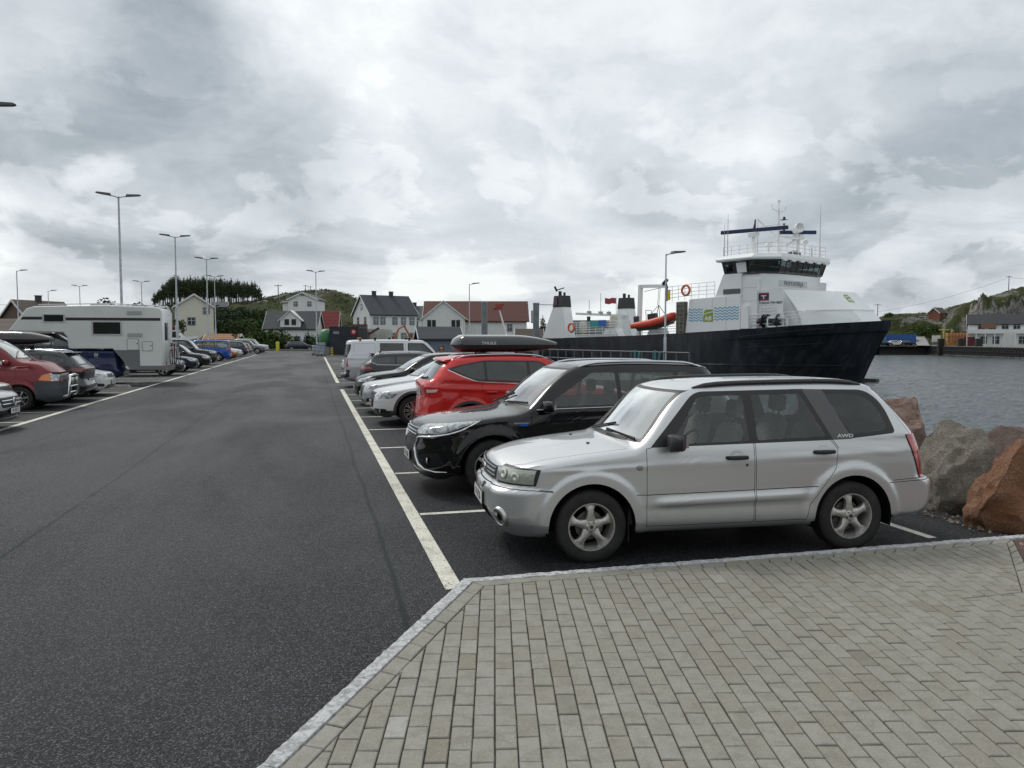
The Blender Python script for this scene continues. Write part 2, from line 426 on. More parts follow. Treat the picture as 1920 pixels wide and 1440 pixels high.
def line_paint():
    m = bpy.data.materials.new('road_paint'); m.use_nodes = True; N = NT(m.node_tree); b = N.n['Principled BSDF']; o = N.n['Material Output']
    g = N.new('ShaderNodeNewGeometry').outputs['Position']
    n = N.noise(g, 55, 5, 0.7).outputs[0]; n2 = N.noise(g, 3.5, 5, 0.6).outputs[0]
    N.l.new(N.mix(N.smooth(n2, 0.45, 0.7), (0.66, 0.64, 0.55), (0.52, 0.49, 0.41)), b.inputs['Base Color']); b.inputs['Roughness'].default_value = 0.6
    tr = N.new('ShaderNodeBsdfTransparent'); mx = N.new('ShaderNodeMixShader')
    N.l.new(N.smooth(N.math('ADD', n, N.math('MULTIPLY', n2, 0.22)), 0.665, 0.75), mx.inputs[0]); N.l.new(b.outputs[0], mx.inputs[1]); N.l.new(tr.outputs[0], mx.inputs[2]); N.l.new(mx.outputs[0], o.inputs[0])
    bp = N.new('ShaderNodeBump'); bp.inputs['Strength'].default_value = 0.6; bp.inputs['Distance'].default_value = 0.004; N.l.new(n, bp.inputs['Height']); N.l.new(bp.outputs[0], b.inputs['Normal'])
    return m
def water_mat():
    m = bpy.data.materials.new('sea_water'); m.use_nodes = True; N = NT(m.node_tree); b = N.n['Principled BSDF']
    g = N.new('ShaderNodeNewGeometry').outputs['Position']
    b.inputs['Base Color'].default_value = (0.030, 0.044, 0.048, 1); b.inputs['Roughness'].default_value = 0.17; b.inputs['IOR'].default_value = 1.33
    r = (0, 0, R(-25))
    w1 = N.noise(N.mapping(g, (0.55, 1.7, 1), rot=r), 1.0, 6, 0.62, 0.3).outputs[0]
    w2 = N.noise(N.mapping(g, (0.12, 0.36, 1), rot=r), 1.0, 4, 0.55, 0.3).outputs[0]
    h = N.math('ADD', N.math('MULTIPLY', w1, 0.30), N.math('MULTIPLY', w2, 0.3))
    bp = N.new('ShaderNodeBump'); bp.inputs['Strength'].default_value = 1.0; bp.inputs['Distance'].default_value = 0.9
    N.l.new(h, bp.inputs['Height']); N.l.new(bp.outputs[0], b.inputs['Normal'])
    return m
def stone_mat(name, c0, c1, c2, scale=3.0, bump=0.6):
    m = bpy.data.materials.new(name); m.use_nodes = True; N = NT(m.node_tree); b = N.n['Principled BSDF']
    co = N.new('ShaderNodeTexCoord').outputs['Object']
    a = N.noise(co, scale, 10, 0.68, 0.5).outputs[0]; f = N.noise(co, scale*14, 6, 0.75).outputs[0]; s2 = N.noise(N.mapping(co, (1, 1, 3), rot=(0.5, 0.3, 0)), scale*2.2, 6, 0.6, 1.2).outputs[0]
    c = N.mix(N.smooth(a, 0.38, 0.6), c0, c1); c = N.mix(N.math('MULTIPLY', N.smooth(s2, 0.5, 0.66), 0.7), c, c2)
    c = N.mix(N.math('MULTIPLY', N.smooth(f, 0.35, 0.65), 0.55), tuple(x*0.45 for x in c0), c)
    N.l.new(c, b.inputs['Base Color']); b.inputs['Roughness'].default_value = 0.8
    bp = N.new('ShaderNodeBump'); bp.inputs['Strength'].default_value = bump; bp.inputs['Distance'].default_value = 0.03
    N.l.new(N.math('ADD', f, N.math('MULTIPLY', a, 1.5)), bp.inputs['Height']); N.l.new(bp.outputs[0], b.inputs['Normal'])
    return m
ASPH = asphalt(); LINEP = line_paint()
WATER_Z = -2.4
# shoreline of the near land (quay edge), counter-clockwise polygon
SHORE = [(-90, -30), (8.6, -30), (8.2, 3), (8.4, 30), (12, 36), (19, 33), (18, 40), (15, 52), (24, 88), (30, 104), (60, 135), (120, 190), (-330, 190), (-330, -30)]
def struct(name, mb, m, **k):
    o = mb.build(name, m, **k); o['kind'] = 'structure'; return o
g = MB(); g.prism(SHORE, -6, -0.03, 'xy'); struct('quay_ground', g, mat('gravel_ground', (0.12,0.115,0.105), 0.9, var=(3, 0.3), bump=(30, 0.6)), smooth=0)
# asphalt lot
g = MB(); g.poly([(-60,-12,0),(7.0,-12,0),(6.9,30,0),(11,40,0),(13,60,0),(17,80,0),(17,150,0),(-70,150,0)]); struct('asphalt_lot', g, ASPH, smooth=0)
g = MB(); zl = 0.004
def stripe(mb, x0, y0, x1, y1, wd):
    d = Vector((x1-x0, y1-y0)).normalized(); n = Vector((-d.y, d.x))*wd/2
    mb.quad((x0-n.x, y0-n.y, zl), (x1-n.x, y1-n.y, zl), (x1+n.x, y1+n.y, zl), (x0+n.x, y0+n.y, zl))
ST_R = [8.62, 11.34, 14.07, 16.94, 19.75, 22.3, 25.0, 27.8, 30.62]
stripe(g, 1.065, 5.95, 1.065, 30.7, 0.145); stripe(g, 1.06, 35.2, 1.16, 83, 0.16)
for y in ST_R: stripe(g, 1.15, y, 5.85, y, 0.10)
for i in range(18): stripe(g, 1.2, 35.26+i*2.7, 6.1, 35.26+i*2.7, 0.10)
stripe(g, 5.98, 6.3, 5.98, 30, 0.10)
stripe(g, -6.62, 14, -6.62, 98, 0.15)
for i in range(30): stripe(g, -6.7, 17.95+i*2.62, -12.2, 17.95+i*2.62, 0.10)
struct('parking_lines', g, LINEP, smooth=0)
# paving slab + kerb
PZ = 0.10
KO = [(-2.40, -0.10), (-0.27, 3.50), (1.12, 5.90), (6.55, 5.89), (12.0, 5.80)]       # kerb outer edge, plan
KD = Vector((1.12+0.27, 5.90-3.50)).normalized()
def paver_mat():
    m = bpy.data.materials.new('concrete_pavers'); m.use_nodes = True; N = NT(m.node_tree); b = N.n['Principled BSDF']
    g = N.new('ShaderNodeNewGeometry').outputs['Position']; oi = N.new('ShaderNodeAttribute'); oi.attribute_name = 'tone'; oi.attribute_type = 'GEOMETRY'
    t = oi.outputs['Fac']
    c = N.ramp(t, [(0.0, (0.205,0.183,0.145)), (0.2, (0.248,0.232,0.188)), (0.5, (0.266,0.257,0.219)), (0.8, (0.279,0.272,0.236)), (0.95, (0.295,0.287,0.247)), (1.0, (0.35,0.345,0.325))])
    dark = N.new('ShaderNodeAttribute'); dark.attribute_name = 'stain'; dark.attribute_type = 'GEOMETRY'
    n = N.noise(g, 9, 8, 0.7).outputs[0]; n2 = N.noise(g, 110, 4, 0.75).outputs[0]; n3 = N.noise(g, 0.55, 5, 0.6, 0.5).outputs[0]
    c = N.mix(N.math('MULTIPLY', N.smooth(n, 0.42, 0.66), 0.5), c, (0.17,0.15,0.115))
    c = N.mix(N.math('MULTIPLY', N.smooth(n3, 0.45, 0.62), 0.42), c, (0.22,0.205,0.17))
    c = N.mix(N.math('MULTIPLY', N.smooth(n2, 0.50, 0.68), 0.55), c, (0.13,0.125,0.105)); c = N.mix(N.math('MULTIPLY', N.smooth(N.noise(g, 70, 3, .7).outputs[0], 0.56, 0.66), 0.35), c, (0.42,0.41,0.36))
    c = N.mix(dark.outputs['Fac'], c, (0.13,0.115,0.085))
    N.l.new(c, b.inputs['Base Color']); b.inputs['Roughness'].default_value = 0.78; b.inputs['Specular IOR Level'].default_value = 0.35
    bp = N.new('ShaderNodeBump'); bp.inputs['Strength'].default_value = 0.55; bp.inputs['Distance'].default_value = 0.004
    N.l.new(N.math('ADD', n2, n), bp.inputs['Height']); N.l.new(bp.outputs[0], b.inputs['Normal'])
    return m
def granite_mat():
    m = bpy.data.materials.new('granite_kerb'); m.use_nodes = True; N = NT(m.node_tree); b = N.n['Principled BSDF']
    g = N.new('ShaderNodeNewGeometry').outputs['Position']
    n = N.noise(g, 22, 8, 0.75, 0.8).outputs[0]; v = N.noise(g, 120, 4, 0.8).outputs[0]
    c = N.mix(N.smooth(n, 0.40, 0.58), (0.28,0.28,0.285), (0.60,0.60,0.60)); c = N.mix(N.math('MULTIPLY', N.smooth(v, 0.5, 0.7), 0.5), c, (0.66,0.66,0.65))
    N.l.new(c, b.inputs['Base Color']); b.inputs['Roughness'].default_value = 0.75
    bp = N.new('ShaderNodeBump'); bp.inputs['Strength'].default_value = 1.0; bp.inputs['Distance'].default_value = 0.012
    N.l.new(N.math('ADD', n, N.math('MULTIPLY', v, 0.5)), bp.inputs['Height']); N.l.new(bp.outputs[0], b.inputs['Normal'])
    return m
PAV = paver_mat(); GRAN = granite_mat()
# joint bed under the pavers
bed = MB(); KW = 0.108
def offset_line(p, q, d):      # shift line to its right-hand side
    v = (Vector(q)-Vector(p)).normalized(); n = Vector((v.y, -v.x))*d
    return Vector(p)+n, Vector(q)+n
def isect(a, b, c, d):
    r = b-a; s = d-c; t = ((c.x-a.x)*s.y-(c.y-a.y)*s.x)/(r.x*s.y-r.y*s.x); return a+r*t
def inner_chain(pts, d):
    L_ = [offset_line(pts[i], pts[i+1], d) for i in range(len(pts)-1)]
    out = [L_[0][0]]+[isect(*L_[i], *L_[i+1]) for i in range(len(L_)-1)]+[L_[-1][1]]
    return [tuple(p) for p in out]
KI = inner_chain(KO, KW); BI = inner_chain(KO, KW+0.112)
EAST = [(6.42, 5.76), (5.30, 4.55), (4.3, 1.5), (3.8, -3)]      # paving edge on the gravel side
bed.prism([(p[0], p[1]) for p in KI[:3]]+[(6.40, 5.76), (5.27, 4.5), (3.8, -3), (-4, -3)], -0.02, PZ-0.012, 'xy')
struct('paving_bed', bed, mat('joint_sand', (0.075,0.062,0.045), 0.95, var=(20, 0.4), bump=(120, 0.5)), smooth=0)
# kerb stones
kb = MB()
def kerb_run(p, q, n, w=KW):
    p = Vector(p); q = Vector(q); d = (q-p); L_ = d.length; d.normalize(); nn = Vector((d.y, -d.x))
    for i in range(n):
        a = p+d*(L_*i/n+0.003); e = p+d*(L_*(i+1)/n-0.003); seg = max(6, int((e-a).length/0.03))
        rows = []
        for k in range(seg+1):
            c = a+(e-a)*k/seg; j = [random.gauss(0, 0.0035) for _ in range(4)]
            rows.append([(c.x+nn.x*j[0], c.y+nn.y*j[0], -0.05), (c.x+nn.x*(0.004+j[0]), c.y+nn.y*(0.004+j[0]), PZ-0.014), (c.x+nn.x*(0.016+j[1]*.8), c.y+nn.y*(0.016+j[1]*.8), PZ+0.002+j[2]*0.5),
                         (c.x+nn.x*w*0.5, c.y+nn.y*w*0.5, PZ+0.003+j[3]*0.6), (c.x+nn.x*(w-0.008), c.y+nn.y*(w-0.008), PZ+0.002+j[2]*0.4), (c.x+nn.x*w, c.y+nn.y*w, PZ-0.03)])
        kb.hull_strip([r for r in rows], caps=True)
for i in range(len(KO)-1):
    kerb_run(KO[i], KO[i+1], max(1, round((Vector(KO[i+1])-Vector(KO[i])).length/0.95)))
struct('granite_kerb', kb, GRAN, smooth=50, recalc=True)
# pavers: a course along the kerb, then stretcher bond running with the lane
def clip(poly, planes):
    for (px_, py_, nx_, ny_) in planes:       # keep (p-P).n < 0
        out = []
        for i in range(len(poly)):
            a, b_ = poly[i], poly[(i+1) % len(poly)]
            da = (a[0]-px_)*nx_+(a[1]-py_)*ny_; db = (b_[0]-px_)*nx_+(b_[1]-py_)*ny_
            if da <= 0: out.append(a)
            if (da < 0 < db) or (db < 0 < da):
                t = da/(da-db); out.append((a[0]+(b_[0]-a[0])*t, a[1]+(b_[1]-a[1])*t))
        poly = out
        if len(poly) < 3: return []
    return poly
def area(p): return abs(sum(p[i][0]*p[(i+1)%len(p)][1]-p[(i+1)%len(p)][0]*p[i][1] for i in range(len(p))))/2
pv_v, pv_f, pv_t, pv_s = [], [], [], []
def paver(poly, tone=None, stain=None):
    if len(poly) < 3 or area(poly) < 0.0006: return
    if sum(poly[i][0]*poly[(i+1)%len(poly)][1]-poly[(i+1)%len(poly)][0]*poly[i][1] for i in range(len(poly))) < 0: poly = poly[::-1]
    tone = random.betavariate(3, 3) if tone is None else tone
    if stain is None:
        stain = 0.0
        if random.random() < 0.014: stain = random.uniform(0.2, 0.6)
    if random.random() < 0.0025: tone = 1.0
    cx = sum(p[0] for p in poly)/len(poly); cy = sum(p[1] for p in poly)/len(poly)
    z = PZ+random.gauss(0, 0.0012); tx, ty = random.gauss(0, 0.008), random.gauss(0, 0.008)
    gap = 0.0036; bev = 0.0045; jit = [(random.gauss(0, .0011), random.gauss(0, .0011)) for _ in range(12)]
    def ring(d, zz):
        r = []
        for i, p in enumerate(inset(poly, d)): p = (p[0]+jit[i % 12][0], p[1]+jit[i % 12][1]); r.append((p[0], p[1], zz+(p[0]-cx)*tx+(p[1]-cy)*ty))
        return r
    base = len(pv_v); k = len(poly)
    rs = [ring(gap, z-0.03), ring(gap, z-bev), ring(gap+bev, z)]
    for r in rs: pv_v.extend(r)
    for a in range(2):
        for i in range(k):
            j = (i+1) % k; pv_f.append((base+a*k+i, base+a*k+j, base+(a+1)*k+j, base+(a+1)*k+i))
    pv_f.append(tuple(base+2*k+i for i in range(k)))
    pv_t.extend([tone]*(k+k+1)); pv_s.extend([stain]*(k+k+1))
def line_plane(p, q, keep_right=True):
    v = (Vector(q)-Vector(p)).normalized(); n = Vector((-v.y, v.x))      # left normal: outside
    return (p[0], p[1], n.x, n.y)
PWX, PLY = 0.107, 0.216; PA = R(13.2); CP, SP = math.cos(PA), math.sin(PA)
cl = [line_plane(BI[1], BI[2]), line_plane(BI[2], BI[3]), line_plane((6.22, 5.67), (5.12, 4.52)), line_plane((5.12, 4.52), (3.55, -3))]
ix0 = -30
for ix in range(-46, 62):
    x0 = ix*PWX
    for iy in range(-14, 34):
        y0 = iy*PLY+(PLY/2 if ix % 2 else 0)
        q = [(x*CP+y*SP, -x*SP+y*CP) for x, y in ((x0, y0), (x0+PWX, y0), (x0+PWX, y0+PLY), (x0, y0+PLY))]
        if q[0][1] > 6.2 or q[0][1] < -2.0 or q[0][0] < -3: continue
        if max(p[0] for p in q) < 4.7: paver(clip(q, cl[:2])); continue
        paver(clip(clip(q, cl[:3]), [(0, 4.52, 0, -1)])); paver(clip(clip(q, cl[:2]+cl[3:]), [(0, 4.52, 0, 1)]))
def course(p, q, pi, qi, n, first=0):
    p, q, pi, qi = map(Vector, (p, q, pi, qi))
    for i in range(n):
        a, b_ = i/n, (i+1)/n
        paver([tuple(pi+(qi-pi)*a), tuple(pi+(qi-pi)*b_), tuple(p+(q-p)*b_), tuple(p+(q-p)*a)])
course(KI[0], KI[1], BI[0], BI[1], 19); course(KI[1], KI[2], BI[1], BI[2], 13); course(KI[2], (6.40,5.782), BI[2], (6.22,5.67), 24)
course((6.40,5.78), (5.26,4.50), (6.22,5.67), (5.12,4.52), 8); course((5.26,4.5),(3.70,-3),(5.12,4.52),(3.55,-3), 35)
me = bpy.data.meshes.new('brick_paving'); me.from_pydata(pv_v, [], pv_f)
me.materials.append(PAV)
at_ = me.attributes.new('tone', 'FLOAT', 'FACE'); at_.data.foreach_set('value', pv_t)
at_ = me.attributes.new('stain', 'FLOAT', 'FACE'); at_.data.foreach_set('value', pv_s)
mkobj('brick_paving', me)['kind'] = 'structure'
# red gravel strip east of the paving
RNG2 = random.Random(3)
g = MB(); g.poly([(6.40,5.77,PZ-.008),(12,5.69,PZ-.008),(12,-6,PZ-.008),(3.7,-6,PZ-.008),(3.78,-3,PZ-.008),(5.27,4.5,PZ-.008)])
struct('red_gravel', g, stone_mat('red_gravel_base', (0.26,0.15,0.12), (0.33,0.22,0.18), (0.2,0.16,0.15), 18, 0.9), smooth=0)
g = MB()
for _ in range(1500):
    t = RNG2.random(); y = RNG2.uniform(3.2, 5.74); x = 5.32+(y-4.5)*0.9+RNG2.random()**1.3*1.6 if y > 4.5 else 5.3+RNG2.random()*1.4
    if x < 5.30+(y-4.5)*0.9: continue
    r = RNG2.uniform(.009, .02); c = Vector((x, y, PZ-.012+r*0.3)); vs = []
    for d in ((1,0,0),(0,1,0),(-1,0,0),(0,-1,0),(0,0,1)): vs.append(tuple(c+Vector(d)*r*RNG2.uniform(.7,1.3)))
    g.add(vs, [(0,1,4),(1,2,4),(2,3,4),(3,0,4)], RNG2.randrange(3))
o = g.build('loose_gravel', [mat('gr1', (0.33,0.18,0.14), 0.85), mat('gr2', (0.24,0.17,0.15), 0.85), mat('gr3', (0.38,0.30,0.26), 0.85)], smooth=0); o['kind'] = 'stuff'
# water
WM = water_mat(); g = MB(); g.poly([(-1500,-1500,WATER_Z-.45),(3000,-1500,WATER_Z-.45),(3000,3000,WATER_Z-.45),(-1500,3000,WATER_Z-.45)]); struct('sea_water', g, WM, smooth=0)
from mathutils import noise as mnoise
g = MB(); rows = []; d = 7.0
while d < 330:
    row = []
    for i in range(331):
        k = -0.05+1.25*i/330; x = k*d*math.cos(YAW)+d*math.sin(YAW); y = -k*d*math.sin(YAW)+d*math.cos(YAW)
        a = x*.94+y*.34; b = -x*.34+y*.94
        f_ = min(1, 60/d)
        z = mnoise.noise(Vector((a*.6, b*1.7, 0)))*.075+mnoise.noise(Vector((a*1.5, b*3.9, 5)))*.075*f_+mnoise.noise(Vector((a*.16, b*.42, 9)))*.05+(mnoise.noise(Vector((a*3, b*7, 2)))*.02 if d < 40 else 0)
        row.append((x, y, WATER_Z+z))
    rows.append(row); d *= 1.0085
g.grid(rows); o = struct('sea_water', g, WM, smooth=180)
# ================================================================== terrain, placed by bearing and depth from the viewpoint
CY, SY = math.cos(YAW), math.sin(YAW)
def cw(lat, dep, z=0.0): return Vector((lat*CY+dep*SY, -lat*SY+dep*CY, z))
def bear(u, dep, z=0.0): return cw((u-960)/1442*dep, dep, z)       # u: bearing as image column of the 1920 px photo
def zat(v, dep): return CAM_H-(v-634)*dep/1442
def grass_rock_mat(name, rocky=0.5):
    m = bpy.data.materials.new(name); m.use_nodes = True; N = NT(m.node_tree); b = N.n['Principled BSDF']
    ge = N.new('ShaderNodeNewGeometry'); g = ge.outputs['Position']; sp = N.new('ShaderNodeSeparateXYZ'); N.l.new(ge.outputs['Normal'], sp.inputs[0])
    a = N.noise(g, 0.10, 8, 0.65, 0.5).outputs[0]; f = N.noise(g, 0.9, 8, 0.7).outputs[0]; h = N.noise(g, 0.035, 5, 0.6).outputs[0]
    gr = N.mix(N.smooth(a, 0.35, 0.65), (0.026, 0.036, 0.012), (0.058, 0.066, 0.022)); gr = N.mix(N.math('MULTIPLY', N.smooth(h, 0.45, 0.62), 0.7), gr, (0.085, 0.062, 0.030))
    gr = N.mix(N.math('MULTIPLY', N.smooth(f, 0.45, 0.65), 0.6), gr, (0.022, 0.036, 0.012))
    rk = N.mix(N.smooth(f, 0.35, 0.65), (0.10, 0.095, 0.09), (0.28, 0.265, 0.245)); rk = N.mix(N.smooth(N.noise(N.mapping(g, (1, 1, .4)), 0.6, 6, 0.7, 1.0).outputs[0], 0.5, 0.62), rk, (0.05, 0.048, 0.046))
    steep = N.smooth(N.math('ADD', sp.outputs[2], N.math('MULTIPLY', N.math('SUBTRACT', a, 0.5), 0.7)), 0.88-rocky*0.25, 0.70-rocky*0.25)
    patch = N.smooth(N.noise(g, 0.07, 7, 0.7, 0.8).outputs[0], 0.56 if rocky < .6 else 0.535, 0.61 if rocky < .6 else 0.59)
    k = N.math('MAXIMUM', steep, N.math('MULTIPLY', patch, 0.85))
    N.l.new(N.mix(k, gr, rk), b.inputs['Base Color']); b.inputs['Roughness'].default_value = 0.95; b.inputs['Specular IOR Level'].default_value = 0.15
    bp = N.new('ShaderNodeBump'); bp.inputs['Strength'].default_value = 1.0; bp.inputs['Distance'].default_value = 0.5; N.l.new(f, bp.inputs['Height']); N.l.new(bp.outputs[0], b.inputs['Normal'])
    return m
from mathutils import noise as mnoise
def fbm(x, y, s, o=5): return mnoise.fractal(Vector((x*s, y*s, 3.7)), 0.9, 2.1, o)
def hill(name, u0, u1, d0, d1, prof, m, nu=160, nd=50, base=0.0, rough=1.0, cliff=None):
    """prof(u) -> crest height at crest depth dc(u)"""
    g = MB(); rows = []
    for i in range(nu+1):
        u = u0+(u1-u0)*i/nu; zc, dc = prof(u); row = []
        for j in range(nd+1):
            t = j/nd; d = d0+(d1-d0)*t
            p = bear(u, d); q = (d-d0)/max(1e-3, (dc-d0))
            if q < 1: s = 3*q*q-2*q**3; s = s**0.8
            else: s = 1-0.35*min(1, (d-dc)/(d1-dc+1e-3))**1.5
            z = base+(zc-base)*s
            if cliff: z = cliff(u, d, z)
            n = fbm(p.x, p.y, 0.045)*1.8+fbm(p.x, p.y, 0.16)*0.9
            z += n*rough*min(1, q*4)*(0.35 if abs(q-1) < .15 else 1)
            row.append((p.x, p.y, z))
        rows.append(row)
    g.grid(rows); return struct(name, g, m, smooth=180, recalc=False)
GRASS = grass_rock_mat('hill_grass', 0.55); GRASSR = grass_rock_mat('hill_rock', 0.75)
pL = pchip([(-400, 3), (200, 4), (300, 10.5), (400, 12.5), (470, 14.0), (540, 17.2), (610, 18.0), (650, 16.6), (680, 13.5), (710, 9), (760, 6), (900, 4), (1060, 2), (1150, -3), (1200, -4)])
hill('hill', -400, 1150, 158, 330, lambda u: (float(pL(u)), 258), GRASS, nu=200, nd=46, rough=1.0)
g = MB(); g.poly([tuple(bear(-900, 100, -.02)), tuple(bear(-900, 420, -.02)), tuple(bear(1180, 420, -.02)), tuple(bear(1060, 150, -.02)), tuple(bear(900, 100, -.02))])
struct('village_ground', g, mat('village_green', (0.05,0.065,0.028), 0.95, var=(.4, .4), bump=(3, .6)), smooth=0)
pR = pchip([(1480, 2), (1560, 8), (1640, 9.2), (1700, 10.4), (1745, 10.5), (1780, 12.5), (1850, 16), (1886, 17.8), (1920, 19.5), (2000, 23), (2300, 26)])
def cliffR(u, d, z):
    k = min(1, max(0, (u-1765)/50.0)); z -= max(0, 1650-u)*.05; Hc = min(13.0, float(pR(u))); r = min(1, max(0, (d-226)/30))
    if u < 1765 and d < 238: z = min(z, max(-.3, (d-226)*.35)) if 1640 < u < 1716 else z*max(0, min(1, (d-214)/24))
    c = min(1, max(0, (d-214-4*math.sin(u*.05))/7.0)); 
    return z*(1-k)+k*(max(0.0, .3*(1-r)+Hc*c*(1+(.10*math.sin(u*.11)+.06*math.sin(u*.37))*(1-r))+max(0, z-Hc)*r) if d < 262 else z)
hill('hill', 1480, 2350, 204, 360, lambda u: (float(pR(u)), 262), GRASSR, nu=170, nd=70, rough=.55, cliff=cliffR)
# unseen grassy rise added behind the viewpoint to darken reflections in car sides
g = MB(); rows = []
for i in range(61):
    a = R(95+190*i/60)+YAW; row = []
    for j in range(13):
        d = 55+j*9; x, y = d*math.sin(a), d*math.cos(a); row.append((x, y, -.05+14*math.sin(min(1, j/7)*math.pi/2)**2*min(1, i/8, (60-i)/8)+fbm(x, y, .05)*1.2*min(1, j/3)))
    rows.append(row)
g.grid(rows); struct('hill', g, GRASS, smooth=180)
# far quay with its tyre wall
qb = cw((1735-960)/1442*207, 207); qc = cw((1920-960)/1442*166, 166); qd = cw((2250-960)/1442*140, 140)
g = MB(); g.prism([tuple(qb)[:2], tuple(qc)[:2], tuple(qd)[:2], tuple(bear(2350, 250))[:2], tuple(bear(1640, 250))[:2], tuple(bear(1645, 236))[:2]], -5, 0.0, 'xy')
struct('far_quay', g, mat('quay_concrete', (0.20,0.195,0.18), 0.85, var=(1, .3)), smooth=0, recalc=True)
g = MB(); g.poly([tuple(bear(1718, 208, .02)), tuple(bear(1742, 208, .02)), tuple(bear(1738, 222, 1.3)), tuple(bear(1728, 232, 3.4)), tuple(bear(1700, 236, 3.9)), tuple(bear(1704, 228, 2.6)), tuple(bear(1716, 220, 1.1))])
struct('gravel_road', g, mat('gravel_road', (0.26,0.255,0.24), 0.9, var=(1, .15)), smooth=0)
# ------------------------------------------------------------------ boulders
def boulder(name, loc, size, m, label, group='boulders along the shore', seed=1, rot=0, sub=4, cuts=14, sharp=22):
    rnd = random.Random(seed); bm = bmesh.new(); bmesh.ops.create_icosphere(bm, subdivisions=sub, radius=1.0)
    for k in range(cuts+10):
        n = Vector((rnd.gauss(0,1), rnd.gauss(0,1), rnd.gauss(0,.8))).normalized(); d = rnd.uniform(.46, .78)
        for v in bm.verts:
            e = v.co.dot(n)-d
            if e > 0: v.co -= n*e*0.985
    so_ = Vector((seed*3.1, seed*1.7, 0))
    for v in bm.verts:
        p = v.co*1.6+so_
        n = mnoise.fractal(p, 1.0, 2.0, 4)*0.05+mnoise.fractal(p*3.5, 0.8, 2.0, 4)*0.034-abs(mnoise.noise(p*2.1))*0.10
        v.co += v.co.normalized()*n
    bmesh.ops.recalc_face_normals(bm, faces=bm.faces)
    me = bpy.data.meshes.new(name); bm.to_mesh(me); bm.free()
    me.transform(Matrix.Rotation(rot, 4, 'Z') @ Matrix.Diagonal((*size, 1)))
    me.materials.append(m); me.polygons.foreach_set('use_smooth', [True]*len(me.polygons)); me.set_sharp_from_angle(angle=R(sharp))
    o = mkobj(name, me); o.location = loc
    return tag(o, label, 'boulder', group)
RK = [stone_mat('rock_grey', (0.46,0.415,0.335), (0.68,0.62,0.51), (0.30,0.25,0.21), 4.5, 1.3), stone_mat('rock_orange', (0.55,0.24,0.11), (0.63,0.38,0.24), (0.30,0.23,0.19), 4.0, 1.3),
      stone_mat('rock_pink', (0.50,0.31,0.24), (0.62,0.46,0.39), (0.38,0.33,0.29), 4.2, 1.3), stone_mat('rock_brown', (0.24,0.16,0.13), (0.36,0.26,0.21), (0.17,0.13,0.115), 4.2, 1.3)]
boulder('boulder', (7.28, 7.35, .22), (.56, .62, 1.0), RK[0], 'tall grey boulder with a yellowish top behind the silver estate', seed=6, rot=.5, sub=5, cuts=13)
boulder('boulder', (7.16, 6.38, .18), (.82, .52, .78), RK[1], 'rust orange boulder at the end of the granite kerb', seed=12, rot=2.2, sub=5, cuts=6)
boulder('boulder', (7.45, 8.50, .50), (.76, .74, 1.20), RK[2], 'pink boulder nearest the tail lamp of the silver estate', seed=14, rot=1.1, sub=5)
boulder('boulder', (8.35, 7.75, .30), (.70, .62, .80), RK[3], 'brown boulder low behind the tall grey one', seed=21, rot=.2)
boulder('boulder', (9.0, 8.2, -.2), (.8, .7, .8), RK[2], 'broad pinkish boulder at the edge of the water', seed=23, rot=.9)
boulder('boulder', (7.85, 6.55, .12), (.45, .42, .55), RK[2], 'small reddish boulder between the orange and the brown ones', seed=31)
boulder('boulder', (8.9, 6.6, -.35), (.9, .8, .8), RK[3], 'dark brown boulder sloping to the sea at the right edge', seed=33)
i = 0
for (x, y, s) in [(7.75, 9.95, 1.08), (8.9, 10.6, 1.0), (7.6, 11.6, .7), (8.8, 11.3, .8), (7.5, 13.2, .75), (8.7, 13.4, .7), (7.6, 15.0, .7), (7.7, 17.0, .75), (7.6, 19.2, .7), (7.7, 21.4, .7), (7.6, 23.6, .75), (7.7, 25.8, .7)]:
    i += 1
    boulder('boulder', (x, y, .22 if x < 8 else -.2), (s, s*.95, s*.85), RK[0] if i % 3 or i < 3 else RK[2], 'boulder of the shore wall half hidden behind the parked cars', seed=40+i, rot=i*.7, sub=4)
g = MB(); rn = random.Random(8)
for _ in range(170):
    y = rn.uniform(5.95, 12) if rn.random() < .6 else rn.uniform(5.95, 7.6); x = 6.62+rn.random()**1.5*.45+(0.05 if y > 6.5 else 0); r = rn.uniform(.010, .035); c = Vector((x, y, r*.3)); ds = [Vector((rn.gauss(0,1), rn.gauss(0,1), abs(rn.gauss(0,1)))).normalized()*r*rn.uniform(.7, 1.2) for _ in range(3)]
    vs = [tuple(c+Vector(d)*r*rn.uniform(.7, 1.3)) for d in ((1,0,0), (.3,.9,0), (-.8,.5,0), (-.6,-.7,0), (.5,-.8,0), (.1,.1,.9))]
    g.add(vs, [(0,1,5), (1,2,5), (2,3,5), (3,4,5), (4,0,5)], rn.randrange(2))
o = g.build('loose_gravel', [RK[0], RK[3]], smooth=0); o['kind'] = 'stuff'

_dg = bpy.context.evaluated_depsgraph_get(); HILLS = [BVHTree.FromObject(o, _dg) for o in SC.objects if o.name.startswith('hill') and o.get('kind') == 'structure']
def gz(p, default=0.0):
    z = None
    for h in HILLS:
        r = h.ray_cast(Vector((p.x, p.y, 90)), Vector((0, 0, -1)))
        if r[0]: z = r[0].z if z is None else max(z, r[0].z)
    return default if z is None else z

